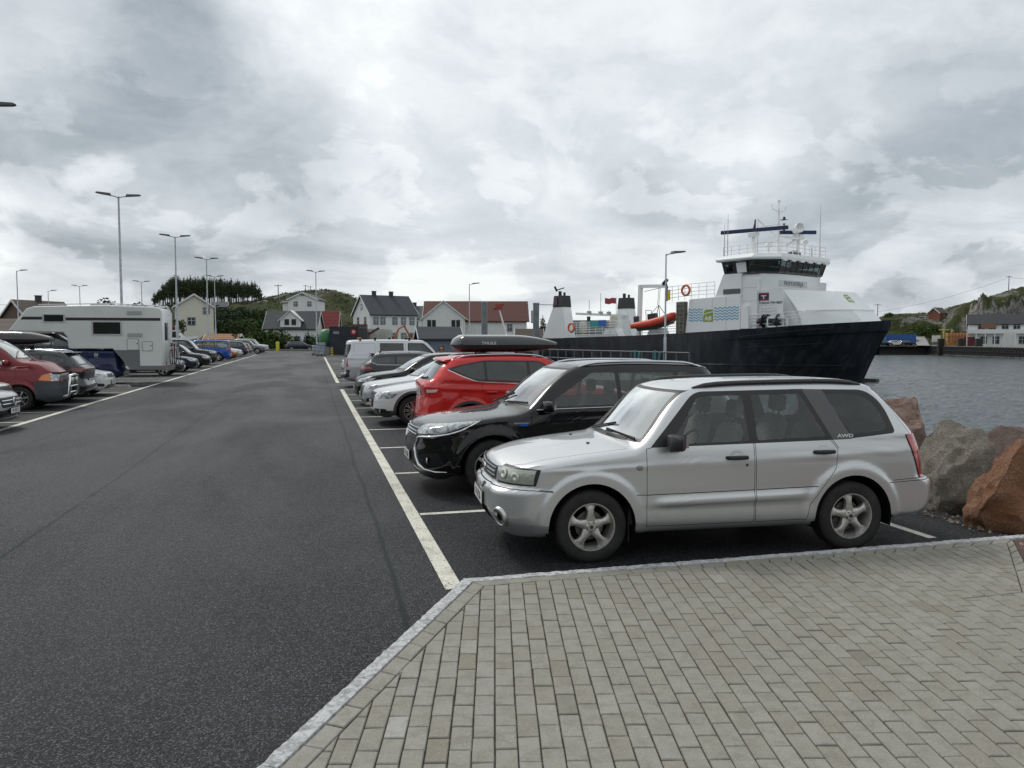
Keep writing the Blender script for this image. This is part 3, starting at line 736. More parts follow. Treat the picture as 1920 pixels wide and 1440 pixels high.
# ================================================================== vehicles
def shell(S):
    """rounded-box lattice bent onto the car's own profiles; returns bmesh with normal layer"""
    L = S['L']; nx, ny, nz = S['res']
    Tf = pchip(S['T']); Bf = pchip(S['B']); Ff = pchip(S['F']); Rf = pchip(S['R']); Wf = pchip(S['W']); Tx = pchip(S['taper'])
    GTx = pchip(S.get('gtaper', [(0, 1), (L, 1)]))
    belt = pchip(S['belt']); kf, kr = S.get('kf', 0.18), S.get('kr', 0.12); W0 = S['W0']
    idx = {}; abc = []
    t = np.linspace(0, 1, nx+1); A = t-0.035*np.sin(2*math.pi*t)*0.9
    Bv = np.linspace(-1, 1, 2*ny+1); Cv = np.linspace(0, 1, nz+1)
    def vid(i, j, k):
        key = (i, j, k)
        if key not in idx: idx[key] = len(abc); abc.append((A[i], Bv[j], Cv[k]))
        return idx[key]
    faces = []
    J = 2*ny
    for i in range(nx):
        for j in range(J):
            faces.append((vid(i,j,nz), vid(i+1,j,nz), vid(i+1,j+1,nz), vid(i,j+1,nz)))
            faces.append((vid(i,j,0), vid(i,j+1,0), vid(i+1,j+1,0), vid(i+1,j,0)))
        for k in range(nz):
            faces.append((vid(i,0,k), vid(i+1,0,k), vid(i+1,0,k+1), vid(i,0,k+1)))
            faces.append((vid(i,J,k), vid(i,J,k+1), vid(i+1,J,k+1), vid(i+1,J,k)))
    for j in range(J):
        for k in range(nz):
            faces.append((vid(0,j,k), vid(0,j,k+1), vid(0,j+1,k+1), vid(0,j+1,k)))
            faces.append((vid(nx,j,k), vid(nx,j+1,k), vid(nx,j+1,k+1), vid(nx,j,k+1)))
    P = np.array(abc); a, b, c = P[:,0], P[:,1], P[:,2]
    W = W0
    p = a*L; q = b*W; Hn = 1.0
    # rounding in three planes
    def rnd(d1, r1, d2, r2):
        u1 = np.clip(1-d1/r1, 0, None); u2 = np.clip(1-d2/r2, 0, None)
        m = np.maximum(u1, u2); n = np.hypot(u1, u2); s = np.where(n > 1e-9, m/np.maximum(n, 1e-9), 1)
        u1n, u2n = u1*s, u2*s
        return np.where(u1 > 0, r1*(1-u1n), d1), np.where(u2 > 0, r2*(1-u2n), d2)
    sg = np.sign(b)
    df = p.copy(); dy = (1-np.abs(b))*W
    rxf, ryf = S.get('rf', (0.45, 0.42)); rxr, ryr = S.get('rrnd', (0.30, 0.30))
    d1, d2 = rnd(df, rxf, dy, ryf); front = p < L/2
    e1, e2 = rnd(L-p, rxr, dy, ryr)
    p2 = np.where(front, d1, L-e1); dy2 = np.where(front, d2, e2)
    Hh = 1.5
    # height rounding against side and ends
    zc = c*Hh
    rt = S.get('rt', (0.13, 0.10)); rb = S.get('rb', (0.08, 0.08))
    s1, s2 = rnd(dy2, rt[0], (1-c)*Hh, rt[1]); dy3 = s1; top = Hh-s2
    s1, s2 = rnd(dy3, rb[0], top, rb[1]); dy3 = s1; zz = s2
    rn = S.get('rn', (0.10, 0.08))
    f1, f2 = rnd(p2, rn[0], Hh-zz, rn[1]); p3 = f1; zz2 = Hh-f2
    rl = S.get('rl', (0.12, 0.10))
    f1, f2 = rnd(L-p3, rl[0], Hh-zz2, rl[1]); p4 = L-f1; zz3 = Hh-f2
    an = p4/L; bn = sg*(1-dy3/W); cn = zz3/Hh
    x = an*L
    for it in range(4):
        xe = x-kf*bn**2*(1-an)+kr*bn**2*an
        zt = Tf(xe)-S.get('crown', 0.03)*bn**2; zb = Bf(x)
        z = zb+cn*(zt-zb)
        xf = Ff(z)+S.get('bowf', 0.10)*bn**2; xr = L-Rf(z)-S.get('bowr', 0.06)*bn**2
        x = xf+an*(xr-xf)
    bl = belt(x); w = Wf(z)
    above = np.clip(z-bl, 0, None)
    tum = S.get('tum', 0.36)
    w = np.minimum(w, Wf(np.minimum(z, bl)))-tum*above-0.10*above**2
    g = np.clip(above/0.25, 0, 1)
    y = bn*w*Tx(x)*(1-g+g*GTx(x))
    # flares, ribs
    side = np.clip((np.abs(bn)-0.75)/0.2, 0, 1)
    for xc in S['wheels']:
        r = np.hypot(x-xc, z-S['wr'])
        ra = S['ra']; fl = S.get('flare', (0.025, 0.11))
        u = (r-ra)/fl[1]
        bump = np.where((u < 1) & (u > -0.5), fl[0]*(1-np.clip(u, 0, 1)**2)**1.0, 0)*np.where(z < S['wr']+ra+0.2, 1, 0)
        if S.get('flare_edge'):
            bump = fl[0]*(1/(1+np.exp((u-0.85)*14)))
        y += sg*side*bump
    for (z0, x0, x1, hgt, wd, slope) in S.get('ribs', []):
        zz_ = z-(z0+slope*(x-(x0+x1)/2))
        y += sg*side*hgt*np.exp(-(zz_/wd)**2)*(1/(1+np.exp(-(x-x0)*25)))*(1/(1+np.exp((x-x1)*25)))
    for fn in S.get('warp', []): x, y, z = fn(x, y, z, an, bn, cn)
    return CM(np.stack([x, y, z], 1), faces)
class CM:
    """cuttable mesh: faces are clipped by convex sets of planes; a part id per face"""
    def __init__(s, V, F):
        s.V = [tuple(v) for v in V.tolist()]; s.F = [tuple(f) for f in F]; s.G = np.zeros(len(F), int)
        Fa = np.array(F); P = V[Fa]; n = np.cross(P[:,2]-P[:,0], P[:,3]-P[:,1]); ln = np.linalg.norm(n, axis=1, keepdims=True); s.FN = n/np.maximum(ln, 1e-12)
        s.FC = P.mean(1); s.FR = np.linalg.norm(P-s.FC[:,None], axis=2).max(1)
        vn = np.zeros_like(V)
        for k in range(4): np.add.at(vn, Fa[:,k], n)
        vn /= np.maximum(np.linalg.norm(vn, axis=1, keepdims=True), 1e-12); s.N = [tuple(v) for v in vn.tolist()]
        s.alive = np.ones(len(F), bool)
    def tree(s): return BVHTree.FromPolygons(s.V, s.F)
def carve(bm, planes, gid, filt=None, only=None):
    pl = [((no.x, no.y, no.z), co.dot(no)) for co, no in planes]
    m = bm.alive.copy()
    if only is not None: m &= np.isin(bm.G, list(only))
    for no, d in pl: m &= (bm.FC @ np.array(no)-bm.FR) < d
    V, N = bm.V, bm.N; cache = {}; nF, nG, nN = [], [], []; dead = []
    for fi in np.nonzero(m)[0]:
        if filt:
            n, c = bm.FN[fi], bm.FC[fi]
            if not filt(Vector(n), Vector(c)): continue
        poly = list(bm.F[fi]); outs = []
        for k, ((a, b, c_), d) in enumerate(pl):
            ds = [V[i][0]*a+V[i][1]*b+V[i][2]*c_-d for i in poly]
            if max(ds) <= 1e-7: continue
            if min(ds) >= -1e-7: poly = []; break
            ins, out = [], []; L_ = len(poly)
            for q in range(L_):
                i, j = poly[q], poly[(q+1) % L_]; di, dj = ds[q], ds[(q+1) % L_]
                if di <= 1e-7: ins.append(i)
                if di >= -1e-7: out.append(i)
                if (di < -1e-7 and dj > 1e-7) or (di > 1e-7 and dj < -1e-7):
                    key = (i, j, k) if i < j else (j, i, k)
                    v = cache.get(key)
                    if v is None:
                        t = di/(di-dj); A, B = V[i], V[j]; C, D_ = N[i], N[j]
                        V.append((A[0]+(B[0]-A[0])*t, A[1]+(B[1]-A[1])*t, A[2]+(B[2]-A[2])*t)); N.append((C[0]+(D_[0]-C[0])*t, C[1]+(D_[1]-C[1])*t, C[2]+(D_[2]-C[2])*t)); v = len(V)-1; cache[key] = v
                    ins.append(v); out.append(v)
            if len(out) >= 3: outs.append(out)
            poly = ins
            if len(poly) < 3: poly = []; break
        if not poly: continue
        if not outs: bm.G[fi] = gid; continue
        dead.append(fi); g0 = bm.G[fi]
        for p, g in [(poly, gid)]+[(o, g0) for o in outs]: nF.append(tuple(p)); nG.append(g); nN.append(fi)
    if nF:
        bm.alive[dead] = False; C, Rr = [], []
        for f in nF:
            P = np.array([V[i] for i in f]); c = P.mean(0); C.append(c); Rr.append(np.sqrt(((P-c)**2).sum(1).max()))
        bm.F.extend(nF); bm.G = np.concatenate([bm.G, nG]); bm.FN = np.concatenate([bm.FN, bm.FN[nN]]); bm.FC = np.concatenate([bm.FC, C]); bm.FR = np.concatenate([bm.FR, Rr]); bm.alive = np.concatenate([bm.alive, np.ones(len(nF), bool)])
def poly_planes(poly, plane):
    """convex 2D polygon -> list of (co, outward normal) in the projection plane"""
    cx = sum(p[0] for p in poly)/len(poly); cy = sum(p[1] for p in poly)/len(poly)
    e = {'xz': (Vector((1,0,0)), Vector((0,0,1))), 'yz': (Vector((0,1,0)), Vector((0,0,1))), 'xy': (Vector((1,0,0)), Vector((0,1,0)))}[plane]
    res = []
    for i in range(len(poly)):
        p, q = poly[i], poly[(i+1) % len(poly)]
        nx_, ny_ = q[1]-p[1], -(q[0]-p[0])
        ln = math.hypot(nx_, ny_)
        if ln < 1e-7: continue
        nx_ /= ln; ny_ /= ln
        if (p[0]-cx)*nx_+(p[1]-cy)*ny_ < 0: nx_, ny_ = -nx_, -ny_
        res.append((e[0]*p[0]+e[1]*p[1], e[0]*nx_+e[1]*ny_))
    return res
def rpoly(poly, r, n=4):
    """round the corners of a convex polygon; r scalar or list"""
    out = []; k = len(poly)
    for i in range(k):
        rr = r[i] if isinstance(r, (list, tuple)) else r
        p0, p, p1 = Vector(poly[i-1]), Vector(poly[i]), Vector(poly[(i+1) % k])
        if rr <= 0: out.append(tuple(p)); continue
        a = (p0-p); b = (p1-p); ra = min(rr, a.length*0.45); rb = min(rr, b.length*0.45)
        A = p+a.normalized()*ra; B = p+b.normalized()*rb
        for j in range(n+1):
            t = j/n; out.append(tuple(A*(1-t)**2+p*2*t*(1-t)+B*t*t))
    return out
def sidef(s, lim=0.30): return lambda n, c: n.y*s > lim and c.y*s > 0
def frontf(lim=0.2): return lambda n, c: n.x < -lim
def rearf(lim=0.2): return lambda n, c: n.x > lim
def anyside(s, lim=-0.2): return lambda n, c: c.y*s > 0
def strip(bm, pts, wd, plane, gid, filt, only=None, closed=False):
    k = len(pts)
    for i in range(k if closed else k-1):
        p, q = Vector(pts[i][:2]), Vector(pts[(i+1) % k][:2]); d = (q-p).normalized(); n = Vector((-d.y, d.x))*wd/2
        p = p-d*wd*0.3; q = q+d*wd*0.3
        carve(bm, poly_planes([tuple(p+n), tuple(q+n), tuple(q-n), tuple(p-n)], plane), gid, filt, only)
def split_parts(bm, parts, parent, offs={}):
    """one mesh per part id; parts: id -> (name, material[, label[, extra ids]])"""
    groups = {}
    for fi in np.nonzero(bm.alive)[0]: groups.setdefault(int(bm.G[fi]), []).append(bm.F[fi])
    res = {}
    for gid, spec in parts.items():
        if not groups.get(gid): continue
        vm = {}; vs = []; ns = []; fl = []; mi = []; off = offs.get(gid, 0)
        extra = spec[3] if len(spec) > 3 else []
        for m_, g in [(0, gid)]+[(k+1, e[0]) for k, e in enumerate(extra)]:
            for f in groups.get(g, []):
                ids = []
                for i in f:
                    if i not in vm: n = bm.N[i]; v = bm.V[i]; vm[i] = len(vs); vs.append((v[0]+n[0]*off, v[1]+n[1]*off, v[2]+n[2]*off)); ns.append(n)
                    ids.append(vm[i])
                fl.append(ids); mi.append(m_)
        me = bpy.data.meshes.new(spec[0]); me.from_pydata(vs, [], fl)
        me.materials.append(spec[1])
        for g2, m2 in extra: me.materials.append(m2)
        me.polygons.foreach_set('material_index', mi); me.polygons.foreach_set('use_smooth', [True]*len(me.polygons))
        me.normals_split_custom_set_from_vertices([tuple(Vector(n).normalized()) for n in ns])
        o = mkobj(spec[0], me, parent)
        if len(spec) > 2 and spec[2]: o['label'] = spec[2]
        res[gid] = o
    return res
def arch_poly(xc, zc, r, n=22):
    return [(xc+r*math.cos(math.pi*i/n), zc+r*math.sin(math.pi*i/n)) for i in range(n+1)]+[(xc-r, -0.2), (xc+r, -0.2)]
# ------------------------------------------------------------------ wheels
rim_silver = mat('rim_silver', (0.50,0.50,0.48), 0.34, 0.75, var=(25, 0.12))
rim_dark = mat('rim_dark', (0.10,0.10,0.105), 0.35, 0.7)
rim_champ = mat('rim_champagne', (0.50,0.485,0.45), 0.38, 0.65, var=(30, 0.16))
disc_m = mat('brake_disc', (0.16,0.15,0.14), 0.5, 0.8)
def wheel(parent, x, y, s, r, rr, wd=0.21, spokes=5, style='star', rim=rim_silver, seg=40, detail=True):
    """s=-1: outer face towards -y.  wheel > tyre, rim"""
    e = bpy.data.objects.new('wheel', None); COL.objects.link(e); e.parent = parent; e.location = (x, y, r)
    e.rotation_euler = (0, random.uniform(0, 6.28), 0) if detail else (0, 0, 0)
    t = MB(); h = wd/2
    prof = [(rr*0.985, h*0.80), (rr*1.02, h*0.93), (rr+(r-rr)*0.35, h*1.0), (rr+(r-rr)*0.7, h*0.97), (r*0.965, h*0.86), (r*0.992, h*0.74)]
    if detail:
        tr = []
        for i in range(5):
            a = h*0.66-i*h*0.33
            tr += [(r, a+h*0.13), (r, a-h*0.10), (r*0.978, a-h*0.12), (r*0.978, a-h*0.16)]
        prof += tr[:-2]
    prof += [(r*0.992, -h*0.74), (r*0.965, -h*0.86), (rr+(r-rr)*0.6, -h), (rr, -h*0.8), (rr*0.93, -h*0.5)]
    prof = [(a, -b_*-1*s) for a, b_ in prof]
    t.lathe([(a, b_) for a, b_ in prof], seg, axis='y')
    t.build('tyre', rubber, e, recalc=True, smooth=45)
    m = MB(); o = s*h
    # barrel + outer lip
    m.lathe([(rr*0.86, -o*0.6), (rr*0.90, o*0.55), (rr*0.955, o*0.80), (rr*0.97, o*0.90), (rr*1.03, o*0.91), (rr*1.035, o*0.84), (rr*0.98, o*0.78)], seg, axis='y')
    hub = rr*0.22
    zf = o*0.66
    if style == 'star':
        for k in range(spokes):
            a = 2*math.pi*k/spokes; ca, sa = math.cos(a), math.sin(a)
            secs = []
            for (rad, hw, dz) in [(hub*0.5, rr*0.34, 0.0), (rr*0.34, rr*0.20, 0.008), (rr*0.52, rr*0.145, 0.012), (rr*0.68, rr*0.15, 0.010), (rr*0.80, rr*0.20, 0.004), (rr*0.93, rr*0.36, -0.008)]:
                z0 = zf+s*dz; z1 = zf-s*0.035
                ring = []
                for (u, zz) in [(-1, z1), (-0.92, z0-s*0.012), (-0.6, z0-s*0.002), (0, z0+s*0.003), (0.6, z0-s*0.002), (0.92, z0-s*0.012), (1, z1)]:
                    lx, ly = rad, u*hw
                    ring.append((lx*ca-ly*sa, zz, lx*sa+ly*ca))
                secs.append(ring)
            m.hull_strip(secs)
        m.lathe([(0, zf+s*0.022), (hub*0.75, zf+s*0.02), (hub*0.95, zf+s*0.010), (hub*1.25, zf-s*0.004), (hub*1.25, zf-s*0.03)], 24, axis='y')
    else:
        ns = spokes
        for k in range(ns):
            for dd in ((-1, 1) if style == 'twin' else (0,)):
                a = 2*math.pi*k/ns
                a0 = a+dd*0.04*(10/ns); a1 = a+dd*0.13*(10/ns)
                hw = rr*(0.030 if style == 'twin' else 0.075)
                secs = []
                for (rad, t_, dz) in [(hub*0.8, 0, 0.01), (rr*0.6, .6, 0.014), (rr*0.93, 1, 0.0)]:
                    an = a0*(1-t_)+a1*t_; ca, sa = math.cos(an), math.sin(an)
                    z0 = zf+s*dz; z1 = zf-s*0.03
                    hw2 = hw*(1+0.3*t_)
                    secs.append([(rad*ca-u*hw2*sa*-1*-1, zz, rad*sa+u*hw2*ca) for u, zz in [(-1, z1), (-0.8, z0), (0.8, z0), (1, z1)]])
                m.hull_strip(secs)
        m.lathe([(0, zf+s*0.02), (hub*0.8, zf+s*0.018), (hub*1.1, zf+s*0.004), (hub*1.1, zf-s*0.03)], 24, axis='y')
    m.build('rim', rim, e, recalc=True, smooth=40)
    if detail:
        d = MB(); d.lathe([(0.02, zf-s*0.06), (rr*0.62, zf-s*0.06), (rr*0.62, zf-s*0.075)], 28, axis='y'); d.build('brake_disc', disc_m, e, recalc=True)
        b = MB()
        for k in range(5):
            a = 2*math.pi*(k+.5)/5
            b.cyl((hub*0.78*math.cos(a), zf+(s*0.012 if s > 0 else -0.018), hub*0.78*math.sin(a)), rr*0.045, 0.006, 8, axis='y')
        b.cyl((0, zf+(s*0.018 if s > 0 else -0.026), 0), hub*0.36, 0.008, 16, axis='y')
        b.build('wheel_nut', mat('nut_dark', (0.07,0.07,0.07), 0.4, 0.6), e)
    else:
        d = MB(); d.lathe([(0.0, zf-s*0.05), (rr*0.9, zf-s*0.05)], 20, axis='y'); d.build('brake_disc', dark_in, e)
    return e
def seat(parent, x, y, z0, m, wd=0.5):
    b = MB()
    def pad(x0, z0_, x1, z1_, th, w0, w1):
        d = Vector((x1-x0, 0, z1_-z0_)); L_ = d.length; d.normalize(); n = Vector((-d.z, 0, d.x))
        secs = []
        for i in range(9):
            t = i/8; wv = (w0+(w1-w0)*t)/2*(1-max(0, abs(2*t-1)-0.75)**2*5); thv = th*(1-max(0, abs(2*t-1)-0.8)**2*12)
            c0 = Vector((x0, y, z0_))+d*L_*t; ring = []
            for k in range(14):
                a = 2*math.pi*k/14; cx_ = abs(math.cos(a))**0.55*(1 if math.cos(a) >= 0 else -1); sx_ = abs(math.sin(a))**0.55*(1 if math.sin(a) >= 0 else -1)
                ring.append(tuple(c0+Vector((0, 1, 0))*cx_*wv+n*sx_*thv/2))
            secs.append(ring)
        b.hull_strip(secs)
    pad(x-0.42, z0+0.06, x+0.04, z0+0.0, 0.15, wd, wd)
    pad(x+0.02, z0, x+0.20, z0+0.56, 0.14, wd*0.98, wd*0.78)
    pad(x+0.205, z0+0.60, x+0.225, z0+0.78, 0.10, wd*0.52, wd*0.48)
    b.bar((x+0.2, y-0.06, z0+0.5), (x+0.21, y-0.06, z0+0.66), 0.015); b.bar((x+0.2, y+0.06, z0+0.5), (x+0.21, y+0.06, z0+0.66), 0.015)
    return b.build('seat', m, parent, recalc=True)
S_MIR = 0.062
def mirror(parent, x, y, z, s, m, sc=1.0, m2=None):
    b = MB()
    secs = []
    for i in range(8):
        t = i/7; yy = y+s*(0.03+0.21*t)*sc
        hx = 0.075*sc*(1-0.45*abs(2*t-0.7)**2.5); hz = S_MIR*sc*(1-0.35*abs(2*t-0.9)**3); xo = x-0.02*t*sc
        ring = []
        for k in range(14):
            a = 2*math.pi*k/14
            cx_ = abs(math.cos(a))**0.42*(1 if math.cos(a) >= 0 else -1); sx_ = abs(math.sin(a))**0.42*(1 if math.sin(a) >= 0 else -1)
            ring.append((xo+cx_*hx-(0.02 if cx_ > 0 else 0), yy, z+sx_*hz))
        secs.append(ring)
    b.hull_strip(secs)
    b.bar((x+0.02, y-s*0.06, z-0.06*sc), (x, y+s*0.09, z-0.05*sc), 0.09*sc, 0.05*sc)
    o = b.build('door_mirror', m, parent, recalc=True)
    g = MB(); g.box(x+0.020*sc, x+0.048*sc, min(y+s*0.08*sc, y+s*0.18*sc), max(y+s*0.08*sc, y+s*0.18*sc), z-0.036*sc, z+0.036*sc); g.build('mirror_glass', chrome, o)
    return o
def door_handle(parent, x, y, z, s, m, recess=True, L=0.21, m_re=None):
    b = MB(); pts = [(x-L/2, y-s*0.012, z), (x-L/2+0.02, y+s*0.028, z+0.002), (x, y+s*0.042, z+0.004), (x+L/2-0.02, y+s*0.028, z+0.002), (x+L/2, y-s*0.012, z)]
    b.tube(pts, [0.015, 0.019, 0.02, 0.019, 0.015], 10)
    return b.build('door_handle', m, parent)
def plate(parent, x, y, z, nrm, txt, w=0.50, h=0.11, tilt=0.0):
    """nrm -1: faces -x, +1: faces +x"""
    e = MB(); e.box(-w/2-0.012, w/2+0.012, -h/2-0.012, h/2+0.012, -0.012, 0, 1); e.box(-w/2, w/2, -h/2, h/2, 0.0, 0.004, 0)
    M = frame_M((x, y, z), (0, -nrm*-1 if False else (-1 if nrm < 0 else 1), 0), (math.sin(tilt)*(1 if nrm < 0 else -1), 0, math.cos(tilt)))
    e.M = Matrix.Identity(4)
    o = e.build('number_plate', [plate_white, plate_blk], parent, smooth=0)
    o.data.transform(M)
    if txt: text_obj('lettering', txt, h*0.98, plate_blk, o, M @ Matrix.Translation((0, -0.002, 0.0045)), 0.001, 0.82, 1.05, 0.001)
    return o
def ray_side(bm_tree, x, z, s):
    h = bm_tree.ray_cast(Vector((x, s*3, z)), Vector((0, -s, 0)))
    return h[0].y if h[0] else s*0.85

G_BODY, G_SEAM, G_WS, G_WSB, G_RW, G_RWB, G_DEL = 0, 1, 2, 3, 4, 5, 99
def make_car(S, name, label, cat='car', group=None):
    """S: dictionary of profiles and feature outlines. Returns root Empty (front centre on the ground, +x to the rear)."""
    root = empty(name, label=label, cat=cat, group=group)
    bm = shell(S); L = S['L']
    tree = bm.tree()
    low = S.get('low', False)
    parts = {}; offs = {}
    body_m = S['paint']; trim = S.get('trim', black_trim)
    gside = S.get('glass', glass('side', (0.50,0.56,0.54))); gws = S.get('glass_ws', glass('screen', (0.62,0.68,0.65), 0.0, 1.3, 0.05)); grear = S.get('glass_rear', gside)
    nid = [10]
    def new(nm, m, label=None, off=0, extra=None):
        nid[0] += 1; parts[nid[0]] = (nm, m, label) + ((extra,) if extra else ()); offs[nid[0]] = off
        return nid[0]
    # wheel arches
    for s in (-1, 1):
        for xc in S['wheels']:
            carve(bm, poly_planes(arch_poly(xc, S['wr'], S['ra'], 14 if low else 24), 'xz'), G_DEL, sidef(s, 0.15))
    inx = np.zeros(len(bm.F), bool)
    for xc in S['wheels']: inx |= np.abs(bm.FC[:,0]-xc) < S['ra']+0.02
    bm.G[(bm.FN[:,2] < -.5) & (bm.FC[:,2] < .5) & (np.abs(bm.FC[:,1]) > S['W0']-.42) & inx] = G_DEL
    # cladding
    clad = S.get('clad')
    if clad:
        gc = new('lower_cladding', trim)
        z1 = clad if isinstance(clad, (int, float)) else clad[0]
        carve(bm, [(Vector((0,0,z1)), Vector((0,0,1)))], gc, None, only=(0,))
        if S.get('clad_arch', True):
            ro = S['ra']+0.065
            for s in (-1, 1):
                for xc in S['wheels']: carve(bm, poly_planes(arch_poly(xc, S['wr'], ro, 18), 'xz'), gc, sidef(s, 0.1), only=(0,))
    # bumpers (own mesh below a cut line at each end)
    if not low:
        for (nm, key) in (('front_bumper', 'fb'), ('rear_bumper', 'rb_')):
            if key in S:
                gid = new(nm, S.get('bumper_m', body_m)); gsm = G_SEAM
                for poly in S[key]:
                    carve(bm, poly_planes(poly, 'xz'), gid, None, only=(0,))
                    strip(bm, poly[:S.get('bseam', 3)], 0.012, 'xz', gsm, None, only=(gid,))
    # window surround and panes on each side
    for s in (-1, 1):
        if 'dlo' in S:
            gf = new('window_surround', S.get('dlo_m', black_trim))
            for poly in S['dlo']: carve(bm, poly_planes(poly, 'xz'), gf, sidef(s, 0.22), only=(0,))
            if 'dlo_chrome' in S:
                gch = new('window_trim', alu)
                strip(bm, S['dlo_chrome'], 0.014, 'xz', gch, sidef(s, 0.22), only=(gf, 0))
        for poly in S['glass_side']:
            lst = poly if isinstance(poly, list) else poly[0]
            gm = gside if isinstance(poly, list) else poly[1]
            gp = new('side_window', gm)
            carve(bm, poly_planes(lst, 'xz'), gp, sidef(s, 0.22))
        for (poly, m, nm) in S.get('patch_side', []):
            carve(bm, poly_planes(poly, 'xz'), new(nm, m), sidef(s, 0.2))
        if not low:
            for i, dp in enumerate(S.get('doors', [])):
                gd = new('door', body_m)
                carve(bm, poly_planes(dp, 'xz'), gd, sidef(s, 0.1), only=(0,))
                strip(bm, dp, 0.005, 'xz', G_SEAM, sidef(s, 0.1), only=(gd, 0), closed=True)
        for ln in S.get('door_rib', []):
            strip(bm, ln, 0.007, 'xz', G_SEAM, sidef(s, 0.1))
        for ln in S.get('seams_side', []):
            strip(bm, ln, 0.006, 'xz', G_SEAM, sidef(s, 0.1), only=(0,))
    # windscreen, rear screen
    def wsplanes(q, x0, x1): return poly_planes(q, 'yz')+[(Vector((x0,0,0)), Vector((-1,0,0))), (Vector((x1,0,0)), Vector((1,0,0)))]
    if 'ws' in S:
        q, x0, x1 = S['ws']
        carve(bm, wsplanes(q, x0, x1), G_WSB, lambda n, c: n.x < -0.03 and abs(n.y) < 0.95, only=(0,))
        parts[G_WSB] = ('windscreen_surround', black_trim)
        carve(bm, wsplanes(S.get('ws_glass') or [(p[0]*.92, p[1]+(.03 if p[1] < 1.25*q[0][1] else -.025)) for p in q], x0, x1), G_WS, lambda n, c: n.x < -0.03 and abs(n.y) < 0.95, only=(G_WSB,))
        parts[G_WS] = ('windscreen', gws)
    if 'rw' in S:
        q, x0, x1 = S['rw']
        carve(bm, wsplanes(q, x0, x1), G_RWB, lambda n, c: n.x > 0.05 and abs(n.y) < 0.95, only=(0,))
        parts[G_RWB] = ('rear_window_surround', black_trim)
        carve(bm, wsplanes(inset(q, 0.035), x0, x1), G_RW, lambda n, c: n.x > 0.05 and abs(n.y) < 0.95, only=(G_RWB,))
        parts[G_RW] = ('rear_window', grear)
    if not low or S.get('hoodseam'):
        for ln in S.get('seams_top', []):
            for s in (-1, 1): strip(bm, [(p[0], p[1]*s) for p in ln], 0.006, 'xy', G_SEAM, lambda n, c: n.z > 0.3 and c.z > 0.6, only=(0,))
        for ln in S.get('seams_rear', []):
            for s in (-1, 1): strip(bm, [(p[0]*s, p[1]) for p in ln], 0.008, 'yz', G_SEAM, rearf(), only=(0,))
    # front and rear features: (name, material, polygon yz, x range, mirrored?)
    for key, ff in (('front', frontf(0.15)), ('rear', rearf(0.15))):
        for it in S.get(key, []):
            nm, m, q, xr, mir = it[:5]; off = it[5] if len(it) > 5 else 0
            for s in ((-1, 1) if mir else (1,)):
                pl = poly_planes([(p[0]*s, p[1]) for p in q], 'yz')+[(Vector((xr[0],0,0)), Vector((-1,0,0))), (Vector((xr[1],0,0)), Vector((1,0,0)))]
                carve(bm, pl, new(nm, m, None, off), ff)
    # wrap-round lamps: side polygon + minimum |y|
    for it in S.get('lamps', []):
        nm, m, q, ymin = it[:4]; off = it[4] if len(it) > 4 else 0
        for s in (-1, 1):
            pl = poly_planes(q, 'xz')+[(Vector((0, s*ymin, 0)), Vector((0, -s, 0)))]
            carve(bm, pl, new(nm, m, None, off), anyside(s))
    parts[G_BODY] = ('body', body_m, None, [(G_SEAM, dark_in)])
    res = split_parts(bm, parts, root, offs)
    # lamp insides
    # wheel wells
    for xc in S['wheels']:
        for s in (-1, 1):
            ww = MB(); yo = ray_side(tree, xc, S['wr']+S['ra']+0.02, s); n = 14
            a = [(xc+S['ra']*1.0*math.cos(math.pi*i/n*1.16-0.25), S['wr']+S['ra']*1.0*math.sin(math.pi*i/n*1.16-0.25)) for i in range(n+1)]
            ww.grid([[(p[0], yo-s*0.006, p[1]), (p[0], yo-s*0.34, p[1])] for p in a])
            ww.poly([(p[0], yo-s*0.34, p[1]) for p in a]); ww.build('wheel_arch_liner', dark_in, root)
    # wheels
    for xc in S['wheels']:
        for s in (-1, 1):
            yo = abs(ray_side(tree, xc, S['wr']+S['ra']+0.03, s))-S.get('wheel_in', 0.03)
            wheel(root, xc, s*(yo-S.get('ww', 0.21)/2), s, S['wr'], S['rr'], S.get('ww', 0.21), S.get('spokes', 5), S.get('rimstyle', 'star'), S.get('rim', rim_silver), 28 if low else 44, not low)
    # mirrors and handles
    if 'mirror' in S:
        mx, mz = S['mirror'][:2]
        for s in (-1, 1): mirror(root, mx, ray_side(tree, mx, mz, s), mz+0.02, s, S.get('mirror_m', body_m), S.get('mirror_s', 1.0))
    if not low:
        for (hx, hz) in S.get('handles', []):
            for s in (-1, 1): door_handle(root, hx, ray_side(tree, hx, hz, s), hz, s, S.get('handle_m', body_m))
    # roof rails
    if 'rails' in S:
        x0, x1, ry, rm = S['rails']
        for s in (-1, 1):
            b = MB(); pts = []; rad = []
            for i in range(15):
                t = i/14; x = x0+(x1-x0)*t
                h = tree.ray_cast(Vector((x, s*ry, 3)), Vector((0,0,-1)))
                zr = h[0].z if h[0] else 1.5
                lift = S.get('rail_lift', .035)*min(1, min(t, 1-t)*9)
                pts.append((x, s*ry, zr+lift)); rad.append(S.get('rail_r', .018)*(1 if 0 < i < 14 else .5))
            b.tube(pts, rad, 8)
            b.build('roof_rail', rm, root)
